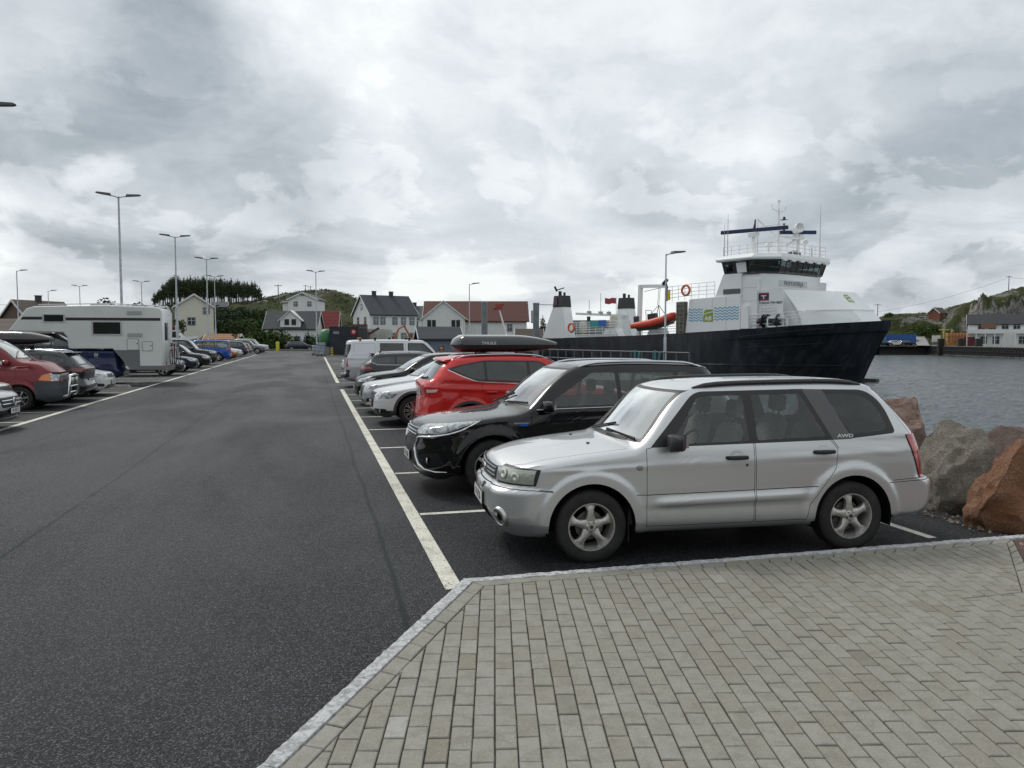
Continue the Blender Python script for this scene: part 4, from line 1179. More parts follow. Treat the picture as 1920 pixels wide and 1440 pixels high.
    # interior
    if S.get('interior', True):
        im = S.get('int_m', mat('interior_plastic', (0.03,0.03,0.032), 0.7)); sm = S.get('seat_m', seat_dark)
        cx = S['cowl']; bz = S['beltz']; wi = S['W0']-0.10; rx = S.get('int_end', L-0.75)
        b = MB(); b.box(cx+0.10, rx, -wi, wi, 0.30, 0.34)
        b.box(cx+0.02, cx+0.12, -wi, wi, 0.32, bz-0.07)
        b.prism([(cx+0.05, 0.4), (cx+0.05, bz-0.06), (cx+0.38, bz-0.03), (cx+0.55, bz-0.08), (cx+0.58, bz-0.22), (cx+0.40, 0.4)], -wi+0.03, wi-0.03, 'xz')
        b.box(rx, rx+0.03, -wi+0.05, wi-0.05, 0.3, bz-0.05)
        b.build('dashboard', im, root)
        if not low:
            st = MB(); c0 = Vector((cx+0.72, -0.36*S.get('drive', 1)*-1*-1, bz-0.05)); 
            ringp = [tuple(c0+Vector((0.10*math.sin(a), 0.18*math.cos(a), 0.16*math.sin(a)))) for a in np.linspace(0, 2*math.pi, 25)[:-1]]
            st.tube(ringp, 0.014, 8, closed=True); st.bar(tuple(c0-Vector((0,0.17,0))), tuple(c0+Vector((0,0.17,0))), 0.05, 0.02); st.bar(tuple(c0), tuple(c0+Vector((-0.25,0,-0.05))), 0.06)
            st.build('steering_wheel', im, root)
        for (sx, sy, sw) in S.get('seats', [(cx+1.25, -0.36, 0.5), (cx+1.25, 0.36, 0.5), (cx+2.12, -0.36, 0.56), (cx+2.12, 0.36, 0.56)]):
            seat(root, sx, sy, S.get('seatz', 0.62), sm, sw)
    # wipers
    if S.get('wipers') and not low:
        wx, wz = S['wipers']
        b = MB()
        for (y0, y1, dx, dz) in S.get('wiper_pts', [(-0.05, -0.62, 0.08, 0.05), (0.50, -0.02, 0.05, 0.03)]):
            b.tube([(wx, y0, wz), (wx+dx*0.5, (y0+y1)/2, wz+dz*0.7+0.02), (wx+dx, y1, wz+dz)], 0.008, 6)
            b.bar((wx+dx*0.3, y0+(y1-y0)*0.25, wz+dz*0.4-0.005), (wx+dx+0.06, y1+(y1-y0)*0.10, wz+dz+0.01), 0.012, 0.02)
        b.build('wiper', black_trim, root)
    if 'plate_f' in S and S['plate_f']:
        px_, pz, tx = S['plate_f'][:3]; plate(root, px_, S['plate_f'][3] if len(S['plate_f']) > 3 else 0, pz, -1, tx, tilt=0.0)
    if 'plate_r' in S and S['plate_r']:
        px_, pz, tx = S['plate_r'][:3]; plate(root, px_, 0, pz, 1, tx, tilt=S.get('ptilt', 0.0))
    return root, tree
def roof_box(loc, rz, L_, W_, H_, label, group=None, mark=None, m=None):
    root = empty('roof_box', loc, rz, label, 'roof box', group)
    m = m or mat('roof_box_black', (0.02,0.02,0.022), 0.16, coat=0.8, coat_rough=0.06, var=(2.0, 0.2))
    def shell_half(z0, up):
        b = MB(); rows = []
        for i in range(31):
            t = i/30; x = -L_/2+L_*t
            # pointed low nose at +x end, blunt tail
            e = min(1, (t/0.10))**0.5 if t < 0.10 else 1
            n = 1-max(0, (t-0.52)/0.48)**2.2
            wv = W_/2*min(e, 1)*(0.55+0.45*n); hv = H_*(0.45 if not up else 0.62)*e*(0.25+0.75*n if up else 0.5+0.5*n)
            row = []
            for k in range(17):
                a = math.pi*k/16; cx_ = math.cos(a); c_ = abs(cx_)**0.55*(1 if cx_ >= 0 else -1); s_ = math.sin(a)**0.6
                row.append((x, c_*wv, z0+(s_*hv if up else -s_*hv)))
            rows.append(row)
        b.grid(rows)
        b.poly([p for p in rows[0]]); b.poly([p for p in rows[-1]])
        return b
    z0 = H_*0.42
    shell_half(z0, True).build('lid', m, root, recalc=True, smooth=60)
    shell_half(z0-0.004, False).build('base', mat('roof_box_base', (0.022,0.022,0.023), 0.4), root, recalc=True, smooth=60)
    b = MB()
    for k in (-1, 1):
        for s in (-1, 1):
            b.box(k*L_*0.2-0.06, k*L_*0.2+0.06, s*W_*0.5-0.03 if s > 0 else -W_*0.5-0.03, s*W_*0.5+0.03 if s > 0 else -W_*0.5+0.03, -0.16, -0.02)
        b.bar((k*L_*0.2, -W_*0.62, -0.03), (k*L_*0.2, W_*0.62, -0.03), 0.07, 0.03)
    b.build('crossbar', black_trim, root)
    if mark:
        for s in (-1, 1):
            M = frame_M((-L_*0.18, s*(W_/2*1.0+0.002), z0+H_*0.10), (s*-1 if s > 0 else 1, 0, 0), (0, -0.0, 1))
            text_obj('lettering', mark, 0.075, plate_white, root, M, 0.002, 1.3, 1.0, 0.001)
    return root
def gen(L=4.6, H=1.65, W0=0.92, wr=0.35, ra=0.40, xf=0.92, xr=3.6, hood=0.98, nose=0.74, cowl=1.15, wst=1.95, re=3.95, slope=0.45, belt=(1.0, 1.08), pillars=(2.55, 3.45),
        end=None, sill=0.28, res=(110, 18, 30), low=False, rear='hatch', kink=None, wsk=0.20, glassh=0.12, tum=0.36, **k):
    """profiles and outlines of an ordinary car from its main dimensions (cowl/wst on the centre line)"""
    S = dict(L=L, W0=W0, wheels=(xf, xr), wr=wr, ra=ra, rr=wr*0.66, ww=.225, res=res, low=low, kf=wsk)
    b0, b1 = belt
    if low: S['res'] = (64, 10, 18)
    S['T'] = [(0, nose-.02), (.10, nose+.05), (.38, hood-.075), (cowl*.68, hood-.01), (cowl-.05, hood+.03), (cowl+.03, hood+.06), (cowl+(wst-cowl)*.55, hood+.06+(H-.08-hood-.06)*.62), (wst-.08, H-.10), (wst+.12, H-.035), ((wst+re)/2-.2, H), (re-.35, H-.02), (re, H-.055), (L, H-.12)]
    S['B'] = [(0, .28), (.3, .20), (.6, sill), (L-1.0, sill), (L-.4, .26), (L, .36)]
    S['F'] = [(.15, .16), (.26, .07), (.40, 0), (.55, 0), (.66, .02), (nose+.05, .07), (hood, .30)]
    if rear == 'van': S['R'] = [(.2, .08), (.4, .0), (.55, .0), (.60, .05), (1.0, .06), (H-.6, .09), (H-.1, .16), (H, .22)]; S['rrnd'] = (.16, .16); S['rl'] = (.08, .07)
    else: S['R'] = [(.25, .14), (.38, .03), (.55, 0), (.66, .03), (.72, .09), (b1-.12, .13), (b1+.02, .20), ((b1+H)/2, .20+(L-re-.15)*.45), (H-.06, L-re-.03), (H, L-re+.05)]
    S['W'] = [(.2, W0-.08), (.3, W0-.03), (.5, W0-.002), (.75, W0), (.95, W0-.015), (1.12, W0-.04)]
    S['taper'] = [(0, .93), (.35, .965), (.9, .99), (1.5, 1), (L-1.2, 1), (L-.4, .97), (L, .92)]; S['gtaper'] = [(0, 1), (L*.6, 1), (L, .92)]
    S['belt'] = [(0, b0), (cowl, b0), (L*.6, (b0+b1)/2), (L, b1+.03)]
    S['tum'] = tum; S['rt'] = (.11, .08); S['rn'] = (.08, .07); S['cowl'] = cowl; S['beltz'] = b0
    cs = cowl+wsk*.9; ts = wst+wsk*.9
    bz = lambda x: b0+(b1-b0)*(x-cs)/(L-cs)
    zt = H-glassh
    xe = end if end else re+.10
    p0 = (cs+.10, bz(cs)+.02); p1 = (ts+.10, zt); p2 = (re-.42, zt-.005); p3 = (xe-.03, (b1+zt)/2+.05); p4 = (xe, b1+.08); p5 = (xe-.30, b1+.0)
    if rear == 'van': p2 = (L-.4, zt); p3 = (L-.25, zt-.05); p4 = (L-.2, b1+.05); p5 = (L-.3, b1)
    if kink: p2, p3, p4, p5 = kink
    S['dlo'] = [rpoly([p0, p1, p2, p3, p4, p5], [.02, .12, .1, .06, .05, .06], 4)]
    edges = [ts+.10]+list(pillars)
    gs = []; full = inset([p0, p1, p2, p3, p4, p5], .030)
    cuts = [cs+.28]+list(pillars)+[xe]
    for i in range(len(cuts)-1):
        a, e = cuts[i]+(.03 if i else 0), cuts[i+1]-.03
        q = clip(clip(full, [(a, 0, -1, 0)]), [(e, 0, 1, 0)])
        if len(q) >= 3: gs.append(rpoly(q, .02, 2))
    S['glass_side'] = gs
    zb = hood+.065
    S['ws'] = ([(-W0+.13, zb), (W0-.13, zb), (W0-.275, H-.09), (-W0+.275, H-.09)], cowl-.2, wst+.5); S['frit'] = .03
    if rear != 'van': S['rw'] = ([(-W0+.22, b1+.03), (W0-.22, b1+.03), (W0-.32, H-.11), (-W0+.32, H-.11)], re-.7, L)
    else: S['rw'] = ([(-W0+.16, b1+.04), (W0-.16, b1+.04), (W0-.24, H-.20), (-W0+.24, H-.20)], L-1, L+.2)
    dz = sill+.06; d1 = pillars[0]
    S['doors'] = [[(cs+.02, dz), (cs+.02, b0-.02), (cs+.2, bz(cs)+.015), (d1, bz(d1)+.01), (d1, dz)]]
    if len(pillars) > 1 and rear != 'van':
        d2 = pillars[1]; xa = xr-ra-.04
        S['doors'].append([(d1+.012, dz), (d1+.012, bz(d1)+.01), (d2+.05, bz(d2)+.01), (d2+.10, bz(d2)-.12), (xa+.10, wr+ra*.6), (xa-.02, dz)])
    S['handles'] = [(d1-.16, b0-.11)]+([(d2-.10, b0-.09)] if len(pillars) > 1 and rear != 'van' else [])
    S['mirror'] = (cs+.24, b0+.05); S['flare'] = (.018, .07)
    S['seams_top'] = [[(.14, .35), (.22, .60), (.45, W0-.20), (cowl+.1, W0-.155)]]
    S['seams_rear'] = [[(.0, .52), (W0-.30, .52), (W0-.24, .60), (W0-.14, b1-.1)]]
    S['wipers'] = None
    S.update(k); return S
hl_glass = mat('headlamp_unit', (0.36,0.38,0.39), 0.10, 0.55, coat=1.0, coat_rough=0.02, bump=(28, 0.5), var=(14, 0.55))
grille_blk = mat('grille_black', (0.012,0.012,0.013), 0.35, bump=(70, 0.8))
pb_black = paint('black', (0.003,0.003,0.0035), 0.0, 0.30, 0.0); pb_white = paint('white', (0.66,0.67,0.67), 0.0, 0.35, 0.15); pb_red = paint('red', (0.56,0.022,0.018), 0.05, 0.32, 0.06)
pb_grey = paint('grey', (0.13,0.135,0.14), 0.5, 0.35); pb_dkgrey = paint('dark_grey', (0.010,0.011,0.013), 0.35, 0.32, 0.02); pb_blue = paint('blue', (0.01,0.07,0.36), 0.2, 0.3, 0.1); pb_navy = paint('navy', (0.008,0.018,0.07), 0.2, 0.35, 0.2)
pb_silver2 = paint('light_silver', (0.52,0.535,0.55), 0.55, 0.34, 0.2); pb_wine = paint('wine', (0.20,0.014,0.018), 0.15, 0.38, 0.25); pb_copper = paint('copper', (0.40,0.12,0.04), 0.5, 0.35); pb_dkblue = paint('dark_blue', (0.012,0.018,0.04), 0.3, 0.32, 0.1)
def front_set(nose, W0, style='bar', lampx=.55):
    """grille, lower intake and lamps for the plain front"""
    f = []
    if style == 'bar': f = [('grille', grille_blk, rpoly([(-.50, nose-.13), (.50, nose-.13), (.54, nose+.01), (-.54, nose+.01)], .03), (-.1, .4), False)]
    elif style == 'tall': f = [('grille', grille_blk, rpoly([(-.34, .42), (.34, .42), (.50, nose-.08), (.46, nose+.01), (-.46, nose+.01), (-.50, nose-.08)], .04), (-.1, .4), False)]
    elif style == 'kidney': f = [('grille', grille_blk, rpoly([(.03, nose-.13), (.30, nose-.11), (.33, nose+.0), (.05, nose+.02)], .03), (-.1, .4), True)]
    f.append(('lower_grille', grille_blk, rpoly([(-.60, .27), (.60, .27), (.52, .40), (-.52, .40)], .04), (-.1, .4), False))
    f.append(('fog_lamp_surround', grille_blk, rpoly([(.62, .33), (.80, .35), (.80, .45), (.66, .43)], .03), (-.1, .5), True))
    return f
NR, NL = {}, {}
G_R = 'cars parked in the right-hand row'; G_L = 'cars parked in the left-hand row'
def put(t, x, y, rot, dr=0.0):
    t.location = (x, y, 0); t.rotation_euler = (0, 0, R(rot+dr)); return t
# --- black plug-in SUV beside the silver estate
def outlander():
    S = gen(L=4.70, H=1.69, W0=.905, wr=.355, ra=.425, xf=.97, xr=3.64, hood=1.03, nose=.84, cowl=1.28, wst=2.08, re=4.15, belt=(1.06, 1.12), pillars=(2.72, 3.58), res=(150, 24, 40), paint=pb_black,
        end=4.22, flare=(.03, .10), rails=(2.2, 4.0, .60, alu), rimstyle='plain', spokes=7, rim=rim_silver, clad=.30, clad_arch=False,
        glass=glass('outl_side', (0.50,0.57,0.56), 0, 0.8), glass_ws=glass('outl_screen', (0.5,0.58,0.55), 0.0, 1.9, 0.10), ribs=[(.93, 1.3, 4.0, .012, .03, .03), (.55, 1.5, 3.2, -.015, .07, .02)], plate_f=(-.015, .46, 'EL 81326'), mirror_s=1.15)
    S['front'] = [('upper_grille', grille_blk, rpoly([(-.42, .73), (.42, .73), (.50, .87), (-.50, .87)], .02), (-.1, .5), False),
                  ('lower_grille', grille_blk, rpoly([(-.36, .29), (.36, .29), (.44, .70), (-.44, .70)], .03), (-.1, .4), False),
                  ('fog_lamp_surround', mat('piano_black', (0.006,0.006,0.007), 0.12, coat=1), rpoly([(.58, .36), (.84, .40), (.80, .56), (.60, .52)], .04), (-.1, .6), True)]
    S['lamps'] = [('headlight', hl_glass, [(-.1, .775), (.30, .79), (.80, .955), (.50, .955), (.22, .90), (-.1, .865)], .44)]
    S['patch_side'] = []
    root, tree = make_car(S, 'plug_in_suv', 'black SUV with chrome-edged front and blue badge on its wing, second car from the paving', group=G_R)
    # chrome wings of the front: band under the lamp, then down beside the intake
    for s in (-1, 1):
        b = MB(); pts = []
        def hit(y, z):
            h = tree.ray_cast(Vector((-2, s*y, z)), Vector((1,0,0)))
            return (h[0]+h[1]*.008) if h[0] else None
        def hs(x, z):
            h = tree.ray_cast(Vector((x, s*3, z)), Vector((0,-s,0))); return h[0]+h[1]*.006
        path = [hs(.82, .955), hs(.70, .905), hs(.56, .84), hs(.42, .795)]+[p for p in (hit(.78, .765), hit(.70, .75), hit(.62, .745), hit(.55, .74), hit(.50, .715), hit(.485, .66), hit(.49, .58), hit(.52, .48), hit(.57, .39), hit(.64, .335), hit(.74, .315), hit(.82, .315)) if p]
        rad = [.006, .010, .013, .016]+[.018]*(len(path)-4); rad[-1] = .006; rad[-2] = .009
        secs = []
        for i, p in enumerate(path):
            secs.append((tuple(p)))
        b.tube(secs, rad, 10); b.build('chrome_trim', chrome, root)
        fg = MB(); p = hit(.70, .455)
        if p: fg.M = Matrix.Translation(p); fg.lathe([(0, -.012), (.025, -.01), (.04, 0)], 16, axis='x'); fg.build('fog_lamp', refl_m, root)
        # wing badge
        y = ray_side(tree, 1.34, .91, s)
        bd = MB(); bd.M = Matrix.Translation((1.34, y+s*.006, .915)); bd.box(-.10, .10, -.004, .004, -.007, .011, 0); bd.box(-.02, .09, -.003, .005, -.035, -.010, 1)
        bd.build('badge', [chrome, mat('badge_blue', (0.02,0.12,0.5), 0.2)], root)
        # chrome strip below the glass
        ws = MB(); pp = [hs(1.55+i*.25, 1.075+.004*i) for i in range(11)]; ws.tube([tuple(p) for p in pp], .008, 6); ws.build('window_trim', alu, root)
    g = MB()
    for z in (.76, .80, .84):
        pts = []
        for i in range(13):
            y = -.44+.88*i/12; h = tree.ray_cast(Vector((-2, y, z)), Vector((1,0,0))); pts.append((h[0].x-.006, y, z))
        g.tube(pts, .011, 6)
    g.build('grille_bar', chrome, root)
    wp = MB()
    for (y0, y1) in ((-.05, -.70), (.60, -.02)):
        pts = []
        for i in range(7):
            t = i/6; y = y0+(y1-y0)*t; x = 1.33+.16*t; h = tree.ray_cast(Vector((x, y, 3)), Vector((0,0,-1)))[0]; pts.append((x-.01, y, h.z+.025))
        wp.tube(pts, .010, 6); wp.bar(pts[1], pts[6], .014, .03)
    wp.build('wiper', black_trim, root)
    return root
put(outlander(), 1.22, 10.32, 0)
# --- red SUV, tail to the lane, with a roof box
def kuga():
    S = gen(L=4.52, H=1.68, W0=.92, wr=.35, ra=.41, xf=.93, xr=3.60, hood=1.04, nose=.82, cowl=1.10, wst=1.90, re=3.98, belt=(1.06, 1.26), pillars=(2.42, 3.28), res=(130, 22, 38), paint=pb_red,
        kink=((3.30, 1.575), (3.72, 1.50), (4.02, 1.42), (3.50, 1.19)), flare=(.03, .10), rails=(2.0, 3.8, .60, alu), rimstyle='plain', spokes=5, clad=.34, tum=.40,
        glass=glass('kuga_side', (0.10,0.11,0.11), 0, 0.8), glass_rear=glass('kuga_rear', (0.12,0.13,0.13), 0, 1.2), ribs=[(1.0, 1.3, 4.3, .014, .035, .05), (.60, 1.5, 3.2, -.015, .07, .05)], plate_r=(4.46, .955, 'EK 79210'), ptilt=-.1)
    S['R'] = [(.25, .12), (.38, .03), (.50, 0), (.60, .02), (.72, .04), (.90, .07), (1.08, .04), (1.16, .06), (1.22, .16), (1.45, .36), (1.60, .52), (1.68, .60)]
    S['rw'] = ([(-.66, 1.20), (.66, 1.20), (.56, 1.54), (-.56, 1.54)], 3.4, 4.5)
    S['dlo_chrome'] = [(1.35, 1.065), (2.4, 1.115), (3.3, 1.165), (3.50, 1.19), (3.72, 1.27), (4.0, 1.40)]
    S['lamps'] = [('tail_light', mat('bright_red_lens', (0.70,0.02,0.02), 0.1, coat=1, var=(30,.3)), rpoly([(3.86, 1.135), (4.6, 1.03), (4.6, 1.16), (4.25, 1.185)], .02), .40), ('reversing_light', mat('clear_lens_white', (0.6,0.6,0.6), 0.15, coat=1, bump=(40, .5)), rpoly([(4.24, .985), (4.48, .96), (4.48, 1.02), (4.20, 1.04)], .02), .68)]
    S['front'] = front_set(.82, .92)
    S['rear'] = [('rear_diffuser', black_trim, rpoly([(-.7, .2), (.7, .2), (.75, .42), (-.75, .42)], .04), (4, 4.6), False)]
    root, tree = make_car(S, 'red_suv', 'red SUV parked tail to the lane under a black roof box', group=G_R)
    # spoiler lip
    b = MB(); rows = []
    for i in range(15):
        y = -.60+1.2*i/14; h = tree.ray_cast(Vector((3.90, y, 3)), Vector((0,0,-1)))[0]; z = h.z
        xe = 4.16-.10*(y/.6)**2
        rows.append([(3.80, y, z+.016), (xe-.05, y, z-.005), (xe, y, z-.035), (xe-.03, y, z-.05), (3.95, y, z-.045)])
    b.hull_strip([r for r in rows]); b.build('spoiler', pb_red, root, recalc=True)
    for s in (-1, 1):
        y = ray_side(tree, 3.66, .95, s); c = MB(); n = 28
        pts = []
        for i in range(n):
            a = 2*math.pi*i/n; x_, z_ = 3.70+.10*math.cos(a), .93+.085*math.sin(a); pts.append((x_, ray_side(tree, x_, z_, s)+s*.0005, z_))
        c.tube(pts, .0035, 4, closed=True)
        if s > 0: c.build('fuel_flap_seam', dark_in, root)
    for (x_, z_) in ((4.50, .935),):
        pass
    M = frame_M((4.49, -.48, 1.075), (0, 1, 0), (0, 0, 1))
    wp = MB(); h0 = tree.ray_cast(Vector((6, 0, 1.215)), Vector((-1,0,0)))[0]; h1 = tree.ray_cast(Vector((6, .42, 1.25)), Vector((-1,0,0)))[0]
    wp.bar(tuple(h0+Vector((.02,0,.0))), tuple(h1+Vector((.02,0,.0))), .02, .03); wp.cyl((h0.x-.01, 0, h0.z-.0), .03, .04, 10, axis='x'); wp.build('rear_wiper', black_trim, root)
    return root
KX, KY = 1.95, 15.15
put(kuga(), KX+4.52, KY, 180)
roof_box((3.72, KY-.02, 1.735), 0, 2.15, .88, .32, 'black roof box with a glossy lid on the red SUV', 'roof boxes', 'THULE')
# --- white allroad estate, nose to the lane
def allroad():
    S = gen(L=4.72, H=1.47, W0=.92, wr=.345, ra=.40, xf=.90, xr=3.70, hood=.93, nose=.74, cowl=1.18, wst=2.02, re=4.10, belt=(.93, .99), pillars=(2.62, 3.48), res=(120, 20, 34), paint=pb_white,
        end=4.35, flare=(.02, .08), clad=.36, clad_arch=True, trim=mat('grey_cladding', (0.045,0.048,0.05), 0.55), rails=(2.15, 4.0, .58, alu), rimstyle='twin', spokes=10, rim=rim_silver, tum=.42, plate_f=(-.01, .50, 'EN 90112'),
        glass=glass('allroad_side', (0.3,0.33,0.33), 0, 0.9), glass_ws=glass('allroad_screen', (0.42,0.5,0.47), 0.0, 1.9, 0.10), ribs=[(.80, .7, 4.4, .012, .022, .02)])
    S['front'] = [('grille', grille_blk, rpoly([(-.40, .40), (.40, .40), (.50, .62), (.46, .76), (-.46, .76), (-.50, .62)], .03), (-.1, .4), False), ('lower_grille', grille_blk, rpoly([(.50, .27), (.82, .30), (.80, .40), (.52, .40)], .02), (-.1, .5), True)]
    S['lamps'] = [('headlight', hl_glass, rpoly([(-.1, .60), (.42, .64), (.55, .755), (.2, .775), (-.1, .75)], .01), .56)]
    root, tree = make_car(S, 'white_estate_car', 'white estate car with dark grey wheel arches and multi-spoke wheels parked beyond the red SUV', group=G_R)
    g = MB()
    for i in range(11):
        y = -.40+.08*i; h0 = tree.ray_cast(Vector((-2, y, .45)), Vector((1,0,0)))[0]; h1 = tree.ray_cast(Vector((-2, y, .73)), Vector((1,0,0)))[0]
        g.bar((h0.x-.006, y, .44), (h1.x-.006, y, .74), .012)
    g.build('grille_bar', chrome, root)
    for s in (-1, 1):
        h = tree.ray_cast(Vector((-2, s*.70, .345)), Vector((1,0,0)))
        fg = MB(); fg.M = Matrix.Translation(h[0]) @ Matrix.Rotation(s*.45, 4, 'Z'); fg.lathe([(0, -.006), (.035, -.006), (.05, -.014), (.056, 0)], 18, axis='x'); fg.build('fog_lamp', refl_m, root)
    return root
put(allroad(), 1.30, 18.30, 0)
# --- white family car, nose to the lane
def mondeo():
    S = gen(L=4.85, H=1.48, W0=.925, wr=.34, ra=.39, xf=.95, xr=3.80, hood=.92, nose=.74, cowl=1.28, wst=2.15, re=4.15, belt=(.93, 1.0), pillars=(2.72, 3.58), res=(96, 16, 28), paint=pb_silver2,
        end=4.4, rimstyle='plain', spokes=10, tum=.42, plate_f=(-.01, .50, 'EV 44871'), glass_ws=glass('sedan_screen', (0.42,0.5,0.47), 0.0, 1.9, 0.10))
    S['front'] = [('grille', grille_blk, rpoly([(-.34, .46), (.34, .46), (.50, .62), (.48, .75), (-.48, .75), (-.50, .62)], .03), (-.1, .4), False)]+front_set(.74, .92, 'none')[0:]
    S['lamps'] = [('headlight', hl_glass, rpoly([(-.1, .66), (.38, .69), (.62, .79), (.3, .79), (-.1, .745)], .01), .52)]
    return make_car(S, 'silver_saloon', 'pearl white saloon with black trapezoid grille between a white estate and a black car', group=G_R)[0]
put(mondeo(), 1.22, 21.05, 0)
def blackcar():
    S = gen(L=4.75, H=1.55, W0=.93, wr=.35, ra=.40, xf=.93, xr=3.72, hood=1.0, nose=.78, cowl=1.25, wst=2.1, re=4.1, belt=(1.0, 1.06), pillars=(2.65, 3.52), res=(96, 16, 28), paint=pb_black,
        rimstyle='plain', spokes=10, plate_f=(-.01, .50, 'EB 20655'), glass_ws=glass('sedan_screen'))
    S['front'] = front_set(.78, .92, 'tall'); S['lamps'] = [('headlight', hl_glass, rpoly([(-.1, .70), (.38, .72), (.60, .83), (.3, .83), (-.1, .79)], .01), .54)]
    root, tree = make_car(S, 'black_estate_car', 'glossy black car with its bonnet reflecting the sky, parked before the dark estate', group=G_R)
    return root
put(blackcar(), 1.2, 23.75, 0)
def skoda():
    S = gen(L=4.75, H=1.48, W0=.92, wr=.34, ra=.39, xf=.93, xr=3.72, hood=.94, nose=.76, cowl=1.15, wst=2.0, re=4.25, belt=(.96, 1.03), pillars=(2.6, 3.46), res=(96, 16, 28), paint=pb_dkgrey,
        end=4.40, rails=(2.15, 4.1, .58, alu), rimstyle='plain', spokes=10, plate_r=(4.68, .78, 'EL 55109'), glass=glass('skoda_side', (0.2,0.23,0.23), 0, 0.9))
    S['dlo_chrome'] = [(1.4, .975), (2.6, 1.0), (4.12, 1.035), (4.38, 1.14), (4.34, 1.22)]
    S['R'] = [(.25, .12), (.38, .03), (.55, 0), (.66, .02), (.9, .05), (1.0, .09), (1.2, .28), (1.42, .46), (1.48, .52)]
    S['rw'] = ([(-.66, 1.02), (.66, 1.02), (.56, 1.36), (-.56, 1.36)], 3.7, 4.7); S['front'] = front_set(.76, .92)
    S['lamps'] = [('tail_light', red_lens, rpoly([(4.30, .90), (4.9, .84), (4.9, .93), (4.42, .97)], .01), .34)]
    root, tree = make_car(S, 'dark_estate_car', 'dark grey estate with red tail lamps parked next to the silver van', group=G_R)
    sp = MB(); sp.box(4.20, 4.38, -.52, .52, 1.415, 1.445); sp.build('spoiler', pb_dkgrey, root, bevel=.01)
    fn = MB(); fn.prism([(3.85, 1.45), (4.0, 1.45), (4.0, 1.53)], -.012, .012, 'xz'); fn.build('aerial_fin', pb_dkgrey, root)
    return root
put(skoda(), 1.65+4.75, 29.2, 180)
# --- silver panel van
def van():
    S = gen(L=4.89, H=1.95, W0=.95, wr=.34, ra=.39, xf=.90, xr=3.90, hood=1.12, nose=.84, cowl=.78, wst=1.55, re=4.75, belt=(1.16, 1.18), pillars=(2.25,), res=(110, 18, 36), paint=pb_silver2, rear='van', tum=.20, wsk=.14, glassh=.17,
        glass=glass('van_side', (0.35,0.40,0.40), 0, 0.8), rimstyle='plain', spokes=7, plate_r=None, mirror_s=1.4)
    S['dlo'] = [rpoly([(1.02, 1.19), (1.62, 1.79), (2.28, 1.80), (2.28, 1.20)], .05)]
    dk = glass('van_dark', (0.06,0.065,0.07), 0, 0.8)
    S['glass_side'] = [rpoly([(1.15, 1.22), (1.66, 1.75), (2.22, 1.76), (2.22, 1.23)], .03), (rpoly([(2.45, 1.20), (2.45, 1.79), (3.42, 1.80), (3.42, 1.21)], .03), dk)]
    S['doors'] = [[(1.12, .4), (1.02, 1.16), (1.1, 1.20), (2.30, 1.20), (2.30, .4)]]
    S['seams_side'] = [[(2.38, .42), (2.38, 1.86), (3.50, 1.86), (3.50, .42)], [(3.50, 1.30), (4.6, 1.30)], [(3.60, 1.35), (3.62, 1.78), (4.45, 1.78), (4.47, 1.35), (3.60, 1.35)], [(2.4, .80), (4.8, .80)]]
    S['lamps'] = [('tail_light', red_lens, rpoly([(4.70, .84), (5.0, .84), (5.0, 1.20), (4.72, 1.20)], .02), .78)]
    S['front'] = front_set(.84, .95); S['rear'] = [('lower_corner', black_trim, [(.75, .42), (1.0, .42), (1.0, .72), (.78, .72)], (4.4, 5), True)]
    S['seams_rear'] = [[(0, .45), (0, 1.85)], [(0, .80), (.8, .80)]]
    root, tree = make_car(S, 'panel_van', 'silver panel van with tinted side window and ladder clamps on its roof', 'van', G_R)
    for s in (-1, 1):
        rb = MB(); rb.box(.1, .2, 0, .1, 0, .1)
    b = MB(); b.tube([(4.86, 0, .42), (5.02, 0, .36), (5.12, 0, .38), (5.13, 0, .46)], .025, 8); b.build('tow_bar', black_trim, root)
    bm_ = MB(); bm_.box(4.80, 4.97, -.86, .86, .40, .56); bm_.build('rear_bumper', mat('grey_bumper', (0.10,0.11,0.12), 0.6), root, bevel=.05)
    wpr = MB(); wpr.bar((4.84, .30, 1.26), (4.86, .70, 1.30), .02, .03); wpr.build('rear_wiper', black_trim, root)
    for i, (x, y) in enumerate(((4.2, .62), (4.2, -.62), (3.6, .62), (2.9, -.62), (2.2, -.62), (2.2, .62), (1.9, -.66))):
        h = tree.ray_cast(Vector((x, y, 4)), Vector((0,0,-1)))[0]; c = MB()
        c.lathe([(0, 0), (.05, 0), (.04, .03), (.055, .05), (.06, .10), (.03, .13), (0, .135)], 12, (x, y, h.z-.01)); c.build('roof_clamp', mat('amber_dark', (0.30,0.07,0.02), 0.4) if i in (0, 1, 6) else black_trim, root)
    return root
VAN = put(van(), 1.18+4.89, 32.6, 180)
